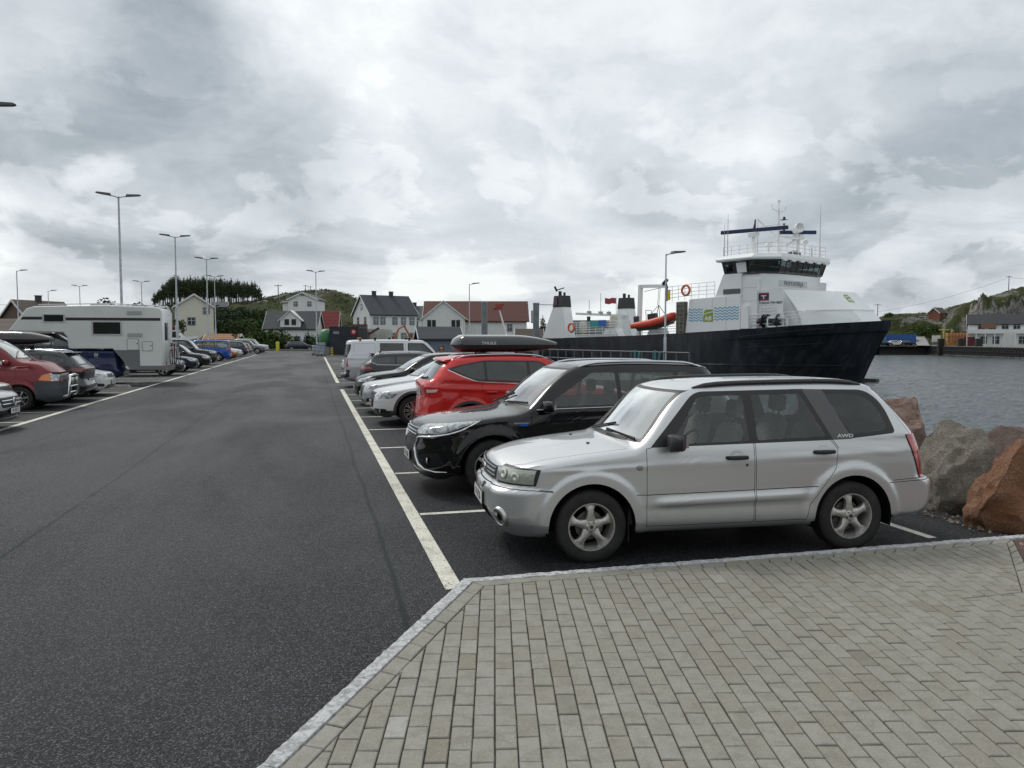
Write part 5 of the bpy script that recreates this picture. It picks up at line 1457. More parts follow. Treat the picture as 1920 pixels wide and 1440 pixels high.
# ------------------------------------------------------------------ cars farther off: shared low-detail builds, repainted copies
def lowcar(kind, paint_m, label, x, y, rot, cat='car', group=None, name=None, protos={}):
    if kind not in protos:
        if kind == 'suv': S = gen(L=4.6, H=1.66, W0=.92, paint=pb_black, low=True, clad=.33, rails=(2.1, 3.9, .6, alu))
        if kind == 'estate': S = gen(L=4.7, H=1.47, W0=.91, wr=.33, ra=.38, xr=3.7, hood=.92, nose=.73, cowl=1.15, wst=2.0, re=4.2, belt=(.93, 1.0), pillars=(2.6, 3.45), paint=pb_black, low=True)
        if kind == 'hatch': S = gen(L=4.1, H=1.47, W0=.88, wr=.32, ra=.37, xf=.85, xr=3.35, hood=.94, nose=.74, cowl=1.0, wst=1.75, re=3.65, belt=(.94, 1.02), pillars=(2.3, 3.1), paint=pb_black, low=True)
        if kind == 'bigsuv': S = gen(L=4.9, H=1.92, W0=.96, wr=.38, ra=.44, xf=.95, xr=3.8, hood=1.15, nose=.95, cowl=1.25, wst=1.95, re=4.5, belt=(1.18, 1.24), pillars=(2.6, 3.55), paint=pb_black, low=True, rails=(2.1, 4.3, .6, alu))
        if kind == 'van': S = gen(L=4.6, H=1.85, W0=.92, hood=1.08, nose=.84, cowl=.85, wst=1.55, re=4.4, belt=(1.10, 1.14), pillars=(2.3, 3.3), rear='van', tum=.2, paint=pb_black, low=True)
        if kind == 'pickup': S = gen(L=5.2, H=1.80, W0=.93, wr=.38, ra=.43, xf=.95, xr=4.1, hood=1.12, nose=.95, cowl=1.3, wst=1.95, re=4.8, belt=(1.16, 1.18), pillars=(2.7, 3.5), paint=pb_black, low=True)
        b1 = S['belt'][-1][1]
        S['front'] = front_set(S['T'][0][1]+.02, S['W0']); n = S['T'][0][1]+.02
        S['lamps'] = [('headlight', hl_glass, [(-.1, n-.09), (.35, n-.07), (.52, n+.04), (-.1, n+.02)], .5), ('tail_light', red_lens, [(S['L']-.42, b1-.16), (S['L']+.1, b1-.22), (S['L']+.1, b1-.02), (S['L']-.36, b1-.02)], .56)]
        S['plate_f'] = (-.01, .48, None); S['plate_r'] = (S['L']-.02, .62, None); S['seats'] = [(S['cowl']+1.25, -.36, .5), (S['cowl']+1.25, .36, .5)]
        S['hoodseam'] = True
        root, _ = make_car(S, 'proto', 'x', 'car'); protos[kind] = [root, False]
    base, used = protos[kind]
    if used: o = copy_tree(base)
    else: o = base; protos[kind][1] = True
    o.name = name or 'parked_car'; o['label'] = label; o['category'] = cat; o['group'] = group or G_L
    for ch in o.children:
        for i, sl in enumerate(ch.material_slots):
            if sl.material and sl.material.name.startswith('paint_'):
                sl.link = 'OBJECT'; sl.material = paint_m
    put(o, x, y, rot); return o
# ------------------------------------------------------------------ the silver estate in front
silver = paint('silver', (0.59,0.595,0.60), 0.72, 0.36, 0.28)
def forester():
    Lc = 4.42; WR, RA = 0.325, 0.395; XF, XR = 0.90, 3.43
    S = dict(L=Lc, W0=0.868, res=(190, 26, 44), wheels=(XF, XR), wr=WR, ra=RA, rr=0.212, ww=0.215, paint=silver,
        T=[(0,.80),(0.10,.855),(.32,.925),(.65,.975),(1.05,1.02),(1.17,1.035),(1.24,1.065),(1.66,1.47),(1.76,1.535),(1.95,1.575),(2.5,1.60),(3.2,1.605),(3.7,1.585),(3.95,1.55),(4.42,1.49)],
        B=[(0,.27),(.25,.22),(.5,.24),(1.2,.24),(3.0,.24),(3.8,.26),(4.2,.30),(4.42,.34)],
        F=[(.2,.16),(.28,.10),(.36,.035),(.45,.0),(.60,.0),(.645,.015),(.67,.07),(.78,.085),(.86,.11),(1.0,.15)],
        R=[(.25,.14),(.36,.04),(.45,.0),(.60,.0),(.65,.035),(.68,.115),(.8,.13),(1.05,.19),(1.30,.36),(1.5,.54),(1.62,.62)],
        W=[(.2,.79),(.27,.835),(.33,.855),(.36,.862),(.6,.866),(.82,.862),(.95,.848),(1.05,.825)],
        taper=[(0,.93),(.3,.955),(.9,.985),(1.5,.995),(2.5,1),(3.4,.995),(4.0,.975),(4.42,.945)], gtaper=[(0,1),(1.5,1),(3.0,1.0),(4.42,.93)],
        belt=[(0,1.02),(1.4,1.03),(2.4,1.04),(3.4,1.07),(4.42,1.10)], tum=0.34, kf=0.18, kr=0.06, crown=0.035, rf=(.40,.36), rrnd=(.20,.20), rr_=0, rt=(.10,.075), rn=(.06,.05), bowf=.12, bowr=.06,
        flare=(0.020, 0.115), flare_edge=True, beltz=1.0, cowl=1.25,
        ribs=[(.535, 1.50, 2.95, .024, .030, .02), (.47, 1.42, 3.02, -.006, .03, 0.0), (.885, 0.5, 4.3, .008, .014, .03), (.62, 1.42, 3.0, -.004, .02, 0.02)],
        dlo=[rpoly([(1.44,1.02),(1.915,1.505),(3.02,1.52),(3.24,1.05)], [.02,.10,.0,.0], 5), rpoly([(2.9,1.05),(2.9,1.52),(3.66,1.505),(3.83,1.38),(3.90,1.10),(3.42,1.06)], [0,0,.09,.12,.05,.02], 5)],
        glass_side=[rpoly([(1.64,1.045),(1.945,1.46),(2.39,1.47),(2.39,1.06)], [.02,.05,.02,.02], 4), rpoly([(2.475,1.062),(2.475,1.47),(2.97,1.475),(3.165,1.085)], [.03,.03,.04,.03], 4),
                    rpoly([(3.215,1.475),(3.60,1.46),(3.745,1.36),(3.82,1.16),(3.775,1.125),(3.43,1.10)], [.02,.08,.08,.05,.03,.03], 4)],
        patch_side=[([(3.005,1.515),(3.205,1.515),(3.43,1.055),(3.235,1.05)], mat('pillar_grey', (0.10,0.10,0.105), 0.55, bump=(120,0.3)), 'pillar_panel')],
        door_rib=[[(1.405,.600),(2.43,.615)],[(2.445,.615),(3.06,.625)]], doors=[[(1.40,.315),(1.40,1.01),(1.50,1.03),(2.43,1.05),(2.43,.315)], [(2.445,.315),(2.445,1.05),(3.20,1.055),(3.27,.97),(3.25,.80),(2.98,.46),(2.95,.32)]],
        seams_side=[[(4.06,1.09),(3.83,1.50)], [(.43,.667),(.545,.660)], [(1.30,.605),(1.40,.600)], [(3.86,.655),(4.2,.672)], [(3.22,1.06),(3.28,.98)]],
        fb=[[(-.1,.665),(.40,.665),(.545,.655),(.50,.2),(-.1,.15)]], rb_=[[(3.80,.635),(4.6,.665),(4.6,.1),(3.80,.1)]], bseam=3,
        ws=([(-.745,1.055),(.745,1.055),(.60,1.515),(-.60,1.515)], 1.12, 2.2), ws_glass=[(-.70,1.085),(.70,1.085),(.555,1.49),(-.555,1.49)],
        rw=([(-.62,1.09),(.62,1.09),(.52,1.45),(-.52,1.45)], 3.5, 4.4),
        seams_top=[[(.11,.34),(.17,.52),(.34,.66),(.7,.705),(1.25,.735)]],
        front=[('grille', black_trim, rpoly([(-.40,.70),(.40,.70),(.42,.825),(-.42,.825)], .03), (-.1,.5), False),
               ('lower_grille', dark_in, rpoly([(-.42,.32),(.42,.32),(.38,.45),(-.38,.45)], .03), (-.1,.4), False)],
        lamps=[('headlight', black_trim, [(.0,.690),(.40,.700),(.445,.845),(.15,.86),(.0,.84)], .46), ('tail_light', red_lens, [(4.00,1.085),(4.6,1.085),(4.6,.665),(4.15,.665)], .68, .010)],
        mirror=(1.66, 1.06), mirror_m=black_trim, mirror_s=1.2, handles=[], rails=(1.93, 3.66, .575, mat('rail_black', (0.02,0.02,0.022), 0.35)), rail_lift=.016, rail_r=.024,
        seat_m=seat_grey, seatz=0.62, seats=[(2.25, -.36, .5), (2.25, .36, .5), (3.10, -.36, .56), (3.10, .36, .56)], int_m=mat('interior_grey', (0.05,0.05,0.049), 0.7), int_end=3.35,
        glass=glass('forester_side', (0.82,0.87,0.86), 0, 0.7, 0.015), glass_ws=glass('forester_screen', (0.62,0.70,0.67), 0.0, 3.2, 0.16),
        rim=rim_champ, plate_f=(-.005, .50, 'SV 67226', 0.0), plate_r=(4.33, .80, 'SV 67226'))
    root, tree = make_car(S, 'estate_car', 'silver estate car with black roof rails parked beside the brick paving, nearest car')
    for o in list(root.children):
        if o.name.startswith('headlight'):
            o.name = 'headlight'
    # headlamps: black bezel (the cut patch) with bowls, reflector and clear lens over it
    def surf(x, z, s): return ray_side(tree, x, z, s)
    for s in (-1, 1):
        hl = None
        b = MB(); m_ = MB()
        # lens reflector lobes laid on the bezel between front and side
        def fr(y, z):
            h = tree.ray_cast(Vector((-2, y, z)), Vector((1,0,0)))
            return h[0], h[1]
        lens = MB(); rows = []
        # clear headlamp face: sample in (u around corner, z)
        for i in range(11):
            u = i/10; row = []
            y = s*(0.475+0.315*math.sin(u*math.pi/2)**1.0)
            for k in range(7):
                z = .712+(.838-.712)*k/6
                h, n = fr(y, z)
                if h is None: h = Vector((.4, s*.8, z)); n = Vector((-1,0,0))
                row.append(tuple(h+n*0.004))
            rows.append(row)
        lens.grid(rows); lo = lens.build('headlight_lens', refl_m, root, recalc=True)
        lo['label'] = 'cloudy headlamp lens'
        for (y, z, r) in ((.56, .782, .052), (.68, .765, .045)):
            rb = MB(); h, n = fr(s*y, z)
            if h:
                M = frame_M(h+n*0.006, n.orthogonal(), n.cross(n.orthogonal())); rb.M = M
                rb.lathe([(0, -0.001), (r*0.3, 0.003), (r*0.6, 0.006), (r*0.9, 0.004), (r, 0.0)], 20, axis='z'); rb.build('lamp_bowl', mat('lamp_bowl', (0.62,0.62,0.56), 0.15, 0.5, coat=1), lo, recalc=True)
        # door furniture
        for (hx, hz) in ((2.26, .915), (3.13, .945)):
            cup = MB(); y = surf(hx, hz, s); n = 20
            ys = [surf(hx+.065*math.cos(2*math.pi*i/n), hz+.015+.048*math.sin(2*math.pi*i/n), s) for i in range(n)]
            ring = [(hx+.065*math.cos(2*math.pi*i/n), ys[i]+s*.002, hz+.015+.048*math.sin(2*math.pi*i/n)) for i in range(n)]
            cup.add(ring+[(hx, y-s*.004, hz+.015)], [(i, (i+1) % n, n) for i in range(n)]); cup.build('handle_cup', silver, root, recalc=True)
            door_handle(root, hx, y+s*.004, hz, s, black_trim, L=.205)
        lk = MB(); y = surf(2.35, .845, s); lk.cyl((2.355, y-.004 if s > 0 else y-.004, .845), .013, .008, 12, axis='y'); lk.build('lock', mat('lock_dark', (0.1,0.09,0.08), 0.4, 0.6), root)
        sg = MB(); y = surf(1.33, .845, s)
        sg.M = Matrix.Translation((1.33, y+s*.002, .845)) @ Matrix.Diagonal((1.5, 1, 1, 1)); sg.lathe([(0, s*.006), (.014, s*.005), (.022, 0)], 18, axis='y'); sg.build('side_repeater', mat('repeater', (0.25,0.22,0.2), 0.2), root)
        # hazy body rib end cap on the moulding
        # mud flap
        mf = MB(); mf.box(1.245, 1.255, s*.62, s*.80, .17, .42) if s > 0 else mf.box(1.245, 1.255, -.80, -.62, .17, .42); mf.build('mud_flap', black_trim, root)
        # fog lamp in the bumper corner; shade of its deep bowl painted as rings
        h = tree.ray_cast(Vector((-2, s*.60, .40)), Vector((1,0,0)))
        fg = MB(); hp, nn = h[0], h[1]; nn = (nn+Vector((-.35,0,0))).normalized(); fg.M = frame_M(hp, nn.orthogonal(), nn.cross(nn.orthogonal()))
        fg.lathe([(.094,-.022),(.090,.006),(.080,.012),(.072,.006)], 30); fg.lathe([(.072,.006),(.064,.0045),(.040,.0035)], 30, m=1); fg.lathe([(0,.0042),(.040,.0042)], 20, m=2)
        fg.build('fog_lamp', [silver, mat('fog_shade', (0.12,0.125,0.13), .4, .4), dark_in], root, recalc=True)
    # grille bars and badge
    g = MB()
    for z in (.735, .77, .805):
        pts = []
        for i in range(13):
            y = -.39+.78*i/12; h = tree.ray_cast(Vector((-2, y, z)), Vector((1,0,0))); pts.append((h[0].x-.008, y, z))
        g.tube(pts, .009 if z != .77 else .014, 6)
    g.build('grille_bar', mat('grille_grey', (0.25,0.25,0.26), 0.35, 0.6), root)
    bd = MB(); h = tree.ray_cast(Vector((-2, 0, .77)), Vector((1,0,0)))
    bd.M = Matrix.Translation((h[0].x-.022, 0, .77)) @ Matrix.Diagonal((1, 1.7, 1, 1)); bd.lathe([(0,-.012),(.03,-.010),(.036,0)], 20, axis='x'); bd.build('badge', chrome, root)
    # roof gutter trims
    # bumper tow cap: dark bird-like lump
    tw = MB(); tw.tube([(.02,-.36,.66),(.0,-.38,.675),(-.02,-.42,.655)], [.008,.018,.010], 8); tw.build('washer_jet', black_trim, root)
    ant = MB(); ant.tube([(1.28,.66,1.06),(1.30,.69,1.20)], .004, 5)
    # wipers on the scuttle
    wp = MB()
    for (y0, y1) in ((-.10, -.60), (.42, -.04)):
        h0 = tree.ray_cast(Vector((1.24+0.0, y0, 3)), Vector((0,0,-1)))[0]; h1 = tree.ray_cast(Vector((1.31, y1, 3)), Vector((0,0,-1)))[0]
        wp.tube([tuple(h0+Vector((0,0,.02))), tuple((h0+h1)/2+Vector((-.02,0,.03))), tuple(h1+Vector((-.02,0,.03)))], .008, 6)
        h2 = tree.ray_cast(Vector((1.285, y0+.06, 3)), Vector((0,0,-1)))[0]; h3 = tree.ray_cast(Vector((1.36, y1-.06, 3)), Vector((0,0,-1)))[0]
        wp.bar(tuple(h2+Vector((-.012,0,.012))), tuple(h3+Vector((-.012,0,.012))), .012, .024)
    wp.build('wiper', black_trim, root)
    jt = MB()
    for y in (-.33, .33):
        h = tree.ray_cast(Vector((1.0, y, 3)), Vector((0,0,-1)))[0]; jt.box(h.x-.014, h.x+.014, y-.012, y+.012, h.z-.002, h.z+.010)
    jt.build('washer_nozzle', black_trim, root)
    for s in (-1, 1):
        y = surf(3.36, 1.085, s)
        M = frame_M((3.36, y+s*.004, 1.085), (1 if s < 0 else -1, 0, 0), (0, s*-.15, 1)); text_obj('lettering', 'AWD', .045, plate_white, root, M, .001, 1.5, 1.0, .001)
    return root
F_car = forester()
F_car.location = (2.37-.90*math.cos(R(4.5))+.80*0, 6.32-.90*-math.sin(R(4.5))+.0, 0)
ang = R(-4.5)
# put the outer face of the near front wheel at (2.37, 6.32)
d_ = Vector((math.cos(ang), math.sin(ang))); n_ = Vector((-d_.y, d_.x))
o_ = Vector((2.37, 6.32))-d_*.90+n_*.855
F_car.location = (o_.x, o_.y, 0); F_car.rotation_euler = (0, 0, ang)
# ================================================================== the left-hand row
def merc():
    S = gen(L=4.6, H=1.45, W0=.90, wr=.33, ra=.38, xf=.90, xr=3.65, hood=.92, nose=.76, cowl=1.25, wst=2.0, re=4.0, belt=(.94, 1.0), pillars=(2.6, 3.45), res=(100, 18, 30), paint=pb_silver2, plate_f=(-.03, .42, 'VH 48172'), tum=.42, clad=.34, clad_arch=False)
    S['front'] = [('grille', grille_blk, rpoly([(-.52, .50), (.52, .50), (.58, .72), (-.58, .72)], .05), (-.1, .5), False), ('lower_grille', grille_blk, rpoly([(-.8, .24), (.8, .24), (.72, .45), (-.72, .45)], .04), (-.1, .6), False)]
    S['lamps'] = [('headlight', hl_glass, rpoly([(-.1, .60), (.40, .64), (.62, .79), (.3, .79), (-.1, .74)], .01), .60)]
    root, tree = make_car(S, 'silver_saloon', 'silver saloon with star badge in its black grille at the left picture edge', group=G_L)
    def fx(y, z): return tree.ray_cast(Vector((-2, y, z)), Vector((1,0,0)))[0].x
    for z in (.575, .65):
        g = MB(); g.tube([(fx(y, z)-.012, y, z) for y in np.linspace(-.52, .52, 15)], .014, 6); g.build('grille_bar', chrome, root)
    g = MB(); c = (fx(0, .61)-.03, 0, .61); g.tube([(c[0], .085*math.cos(a), c[2]+.085*math.sin(a)) for a in np.linspace(0, 2*math.pi, 25)[:-1]], .010, 6, closed=True)
    for k in range(3):
        a = math.pi/2+k*2*math.pi/3; g.bar(c, (c[0], .085*math.cos(a), c[2]+.085*math.sin(a)), .018, .01)
    g.build('badge', chrome, root)
    g = MB(); g.tube([(fx(y, .27)-.008, y, .27) for y in np.linspace(-.75, .75, 15)], .010, 6); g.build('chrome_trim', chrome, root)
    return root
put(merc(), -6.40, 19.1, 180)
def whitevan():
    S = gen(L=4.6, H=1.60, W0=.90, wr=.33, ra=.38, hood=.98, nose=.80, cowl=1.1, res=(80, 14, 26), paint=pb_white, plate_f=(-.02, .52, 'DP 33871'))
    S['front'] = front_set(.80, .9); S['lamps'] = [('headlight', hl_glass, [(-.1, .68), (.35, .70), (.52, .82), (-.1, .80)], .52)]
    return make_car(S, 'white_car', 'white car half hidden between the silver saloon and the dark red minibus', group=G_L)[0]
put(whitevan(), -7.42, 21.8, 180)
def hiace():
    S = gen(L=4.8, H=2.02, W0=.90, wr=.33, ra=.40, xf=.98, xr=3.8, hood=1.36, nose=1.0, cowl=.90, wst=1.75, re=4.6, belt=(1.26, 1.22), pillars=(2.3, 3.3), rear='van', tum=.22, wsk=.16, glassh=.18, res=(120, 20, 38), paint=pb_wine, clad=.40, clad_arch=False,
            trim=mat('grey_bumper_plastic', (0.055,0.06,0.07), 0.55, bump=(90, .2)), rimstyle='plain', spokes=6, rim=rim_silver, plate_f=None, mirror_s=1.2, glass_ws=glass('hiace_screen', (0.45,0.5,0.48), 0, 1.9, .1))
    S['fb'] = [[(-.2, .80), (.30, .80), (.62, .84), (.60, .2), (-.2, .2)]]; S['bumper_m'] = mat('grey_bumper_plastic')
    S['front'] = [('grille', mat('grille_chrome_dark', (0.2,0.2,0.21), 0.25, 0.7, bump=(50, .6)), rpoly([(-.42, .82), (.42, .82), (.44, .98), (-.44, .98)], .02), (-.1, .5), False)]
    S['lamps'] = [('headlight', hl_glass, [(-.1, .80), (.22, .80), (.26, 1.02), (-.1, 1.00)], .46), ('indicator', amber_lens, rpoly([(.225, .80), (.50, .84), (.42, .97), (.265, 1.02)], .01), .5)]
    root, tree = make_car(S, 'red_minibus', 'dark red minibus with a chrome bull bar carrying two spot lamps', 'minibus', G_L)
    b = MB()
    b.tube([(.02, -.42, .34), (-.13, -.42, .40), (-.16, -.42, .80), (-.15, -.36, .92), (-.15, -.10, .95), (-.15, .10, .95), (-.15, .36, .92), (-.16, .42, .80), (-.13, .42, .40), (.02, .42, .34)], .038, 12)
    b.tube([(-.14, -.42, .62), (-.16, 0, .64), (-.14, .42, .62)], .032, 10); b.tube([(-.12, -.34, .45), (-.15, 0, .47), (-.12, .34, .45)], .025, 10)
    b.build('bull_bar', chrome, root, smooth=60)
    for y in (-.20, .20):
        l = MB(); l.lathe([(0, -.20), (.05, -.205), (.085, -.19), (.095, -.17), (.07, -.10), (0, -.08)], 20, (0, y, .79), axis='x'); l.build('spot_lamp', [refl_m], root, recalc=True)
    f = MB(); f.box(.02, .22, -.70, .70, 1.035, 1.05); f.build('bonnet_deflector', glass('smoke', (0.12,0.12,0.13), 0, 1), root)
    wp = MB()
    for (y0, y1) in ((-.02, -.65), (.62, .02)):
        h0 = tree.ray_cast(Vector((1.08, y0, 4)), Vector((0,0,-1)))[0]; h1 = tree.ray_cast(Vector((1.24, y1, 4)), Vector((0,0,-1)))[0]; wp.bar(tuple(h0+Vector((0,0,.03))), tuple(h1+Vector((-.02,0,.03))), .015, .03)
    wp.build('wiper', black_trim, root)
    return root
put(hiace(), -6.88, 24.75, 180)
def kiarear():
    S = gen(L=4.55, H=1.62, W0=.91, wr=.34, ra=.40, hood=.98, nose=.78, cowl=1.1, wst=1.9, re=4.05, belt=(1.02, 1.16), pillars=(2.45, 3.3), res=(110, 20, 34), paint=pb_dkgrey, clad=.36, end=4.0, rails=(1.95, 3.9, .6, alu),
        plate_r=(4.50, .66, 'EL 70128'), ptilt=-.05, glass=glass('kia_side', (0.12,0.13,0.14), 0, 0.9), glass_rear=glass('kia_rear', (0.25,0.27,0.28), 0, 1.2))
    S['R'] = [(.25, .12), (.38, .02), (.50, 0), (.60, .03), (.74, .07), (.95, .04), (1.06, .04), (1.14, .14), (1.4, .40), (1.55, .56), (1.62, .64)]
    S['rw'] = ([(-.62, 1.16), (.62, 1.16), (.54, 1.50), (-.54, 1.50)], 3.4, 4.5)
    S['lamps'] = [('tail_light', mat('dark_red_lens', (0.16,0.008,0.010), 0.12, coat=1), rpoly([(4.02, .99), (4.7, .93), (4.7, 1.06), (4.2, 1.08)], .01), .36)]; S['front'] = front_set(.78, .9)
    root, tree = make_car(S, 'dark_suv', 'dark grey SUV parked tail out beside the red minibus under a roof box', group=G_L)
    sp = MB(); sp.box(3.86, 4.12, -.56, .56, 1.525, 1.56); sp.build('spoiler', pb_dkgrey, root, bevel=.012)
    return root
put(kiarear(), -6.85-4.55, 27.25, 0)
roof_box((-6.85-2.3, 27.25, 1.80), 0, 2.3, .88, .40, 'black roof box on the dark grey SUV beside the camper', 'roof boxes')
def vwwhite():
    S = gen(L=4.25, H=1.48, W0=.89, wr=.32, ra=.37, xf=.86, xr=3.45, hood=.93, nose=.76, cowl=1.02, wst=1.8, re=3.75, belt=(.95, 1.02), pillars=(2.4, 3.2), res=(96, 16, 28), paint=pb_white, plate_f=(-.02, .46, 'DN 91245'))
    S['front'] = front_set(.76, .89); S['lamps'] = [('headlight', hl_glass, rpoly([(-.1, .62), (.36, .66), (.56, .80), (.3, .80), (-.1, .76)], .01), .46)]
    root, tree = make_car(S, 'white_hatchback', 'white hatchback nose out in front of the blue camper cab', group=G_L)
    g = MB(); g.lathe([(0, -.012), (.05, -.010), (.058, 0)], 20, (tree.ray_cast(Vector((-2, 0, .70)), Vector((1,0,0)))[0].x-.01, 0, .70), axis='x'); g.build('badge', chrome, root)
    return root
put(vwwhite(), -6.85, 29.8, 180)
# --- demountable camper on a blue pickup
def camper():
    X1, X0 = -6.35, -12.3; Y0, Y1 = 36.4, 38.7; ZT = 3.36
    root = empty('camper', ((X0+X1)/2, (Y0+Y1)/2, 0), label='large off-white demountable camper body with a dark waist stripe on a blue pickup', cat='camper')
    cw = mat('camper_panel', (0.66,0.675,0.66), 0.35, var=(.6, .06)); cx, cy = (X0+X1)/2, (Y0+Y1)/2
    # outline in local coordinates
    l = lambda x: x-cx
    out = [(l(-6.35), .62), (l(-6.35), ZT-.22), (l(-6.42), ZT-.08), (l(-6.6), ZT-.02), (l(-8.5), ZT+.05), (l(-11.3), ZT-.02), (l(-11.6), ZT-.12), (l(-12.28), 2.35), (l(-12.28), 2.30), (l(-10.25), 2.24), (l(-10.10), 2.05), (l(-10.08), 1.60), (l(-10.0), 1.54), (l(-8.35), 1.54), (l(-7.95), 1.02), (l(-7.75), .66), (l(-7.6), .62)]
    b = MB(); b.prism(out[::-1], Y0-cy, Y1-cy, 'xz'); b.build('camper_body', cw, root, bevel=.04, recalc=True)
    yn = Y0-cy
    def panel(nm, x0, x1, z0, z1, m, t=.012, r=.03, parent=root):
        for (s, yy) in ((-1, yn),):
            p = MB(); p.prism(rpoly([(l(x0), z0), (l(x1), z0), (l(x1), z1), (l(x0), z1)], r), yy-t, yy+.004, 'xz'); o = p.build(nm, m, parent, recalc=True)
        return o
    dk = mat('camper_window', (0.012,0.015,0.018), 0.06, coat=1)
    fr = mat('camper_frame', (0.45,0.46,0.46), 0.4)
    w1 = panel('window', -11.0, -10.15, 2.66, 3.02, fr, .02); panel('pane', -10.94, -10.21, 2.71, 2.98, dk, .026, .02, w1)
    w2 = panel('window', -9.15, -7.95, 2.12, 2.74, fr, .02); panel('pane', -9.08, -8.02, 2.18, 2.68, dk, .026, .02, w2)
    st = mat('camper_stripe', (0.02,0.02,0.022), 0.4)
    s = MB(); s.prism([(l(-11.82), 2.78), (l(-11.02), 2.78), (l(-11.02), 2.90), (l(-11.74), 2.90)], yn-.006, yn+.003, 'xz'); s.build('stripe', st, root)
    panel('stripe', -10.13, -6.42, 2.755, 2.875, st, .006, .005)
    for (x0, x1, z0, z1) in ((-7.75, -7.15, 3.0, 3.18), (-7.75, -7.15, 2.05, 2.22)):
        v = panel('vent', x0, x1, z0, z1, mat('vent_grey', (0.40,0.42,0.42), 0.5), .015, .01)
        q = MB()
        for i in range(6): q.box(l(x0)+.04, l(x1)-.04, yn-.022, yn-.012, z0+.02+i*(z1-z0-.04)/6, z0+.02+i*(z1-z0-.04)/6+.012)
        q.build('louvre', fr, v)
    for (x0, x1, z0, z1) in ((-7.78, -7.30, 1.48, 1.98), (-7.18, -6.75, 1.44, 1.86)):
        hpan = panel('hatch', x0, x1, z0, z1, mat('hatch_seam', (0.12,0.12,0.12), 0.5), .010, .08); panel('hatch_door', x0+.018, x1-.018, z0+.018, z1-.018, cw, .016, .07, hpan)
        k = MB(); k.cyl((l(x1)-.07, yn-.030, (z0+z1)/2+.03), .025, .02, 10, axis='y'); k.build('lock', black_trim, hpan)
    # grey lower skirt with ribs
    gs = mat('skirt_grey', (0.17,0.175,0.18), 0.5)
    sk = MB(); sk.prism([(l(-8.30), 1.49), (l(-7.92), 1.0), (l(-7.70), .70), (l(-7.55), .64), (l(-6.36), .64), (l(-6.36), .80), (l(-7.28), .80), (l(-7.28), 1.49)][::-1], yn-.010, yn+.002, 'xz')
    for i in range(6): sk.box(l(-8.1+i*.06), l(-7.30), yn-.016, yn-.010, 1.42-i*.10, 1.44-i*.10)
    sk.build('skirt', gs, root)
    # rear: ladder, lamps, bike rack
    xr = l(-6.35)
    rl = MB()
    for y in (.30, .62): rl.tube([(xr+.06, y, 1.3), (xr+.10, y, 3.1), (xr-.05, y, 3.42), (xr-.4, y, 3.45)], .018, 6)
    for i in range(7): rl.tube([(xr+.08, .30, 1.4+i*.28), (xr+.08, .62, 1.4+i*.28)], .014, 6)
    rl.build('ladder', alu, root)
    rw = MB(); rw.box(xr-.01, xr+.02, -.6, .1, 1.9, 2.7); rw.build('rear_window', dk, root, bevel=.02)
    rbm = MB(); rbm.box(xr-.02, xr+.10, yn+.02, -yn-.02, .55, .80); rbm.build('rear_bumper', gs, root, bevel=.02)
    for y in (yn+.12, -yn-.12): t = MB(); t.box(xr+.10, xr+.12, y-.07, y+.07, .60, .95); t.build('tail_light', red_lens, root)
    rr = MB()
    for y in (-.35, .35): rr.tube([(xr+.02, y, 1.9), (xr+.28, y, 1.6), (xr+.30, y, .95)], .016, 6)
    for z in (1.0, 1.12): rr.tube([(xr+.15+(z-1)*1.2, -.9, z), (xr+.15+(z-1)*1.2, .9, z)], .018, 6)
    rr.build('bike_rack', alu, root)
    rt = MB(); rt.box(l(-9.4), l(-8.7), -.3, .3, ZT+.02, ZT+.14); rt.build('roof_vent', fr, root, bevel=.03)
    for y in (yn+.15, -yn-.15):
        rr_ = MB(); rr_.tube([(l(-11.2), y, ZT+.05), (l(-8.5), y, ZT+.13), (l(-6.6), y, ZT+.05)], .02, 6); rr_.build('roof_rail', alu, root)
    # blue pickup under it
    S = gen(L=5.3, H=2.2, W0=.98, wr=.38, ra=.44, xf=.95, xr=3.7, hood=1.3, nose=1.05, cowl=1.25, wst=1.9, re=3.5, belt=(1.62, 1.62), pillars=(2.55,), res=(80, 12, 24), paint=pb_navy, low=True, end=3.4)
    S['T'] = S['T'][:-3]+[(3.2, 2.18), (3.5, 2.10), (3.62, 1.55), (5.3, 1.50)]
    S.pop('rw'); S['seats'] = []
    pk, _ = make_car(S, 'pickup', 'navy blue pickup carrying the white camper body', 'pickup')
    put(pk, -12.35, cy+Y0*0+37.55-cy, 0)
    pk.location = (-13.3, 37.45, 0)
    return root
camper()
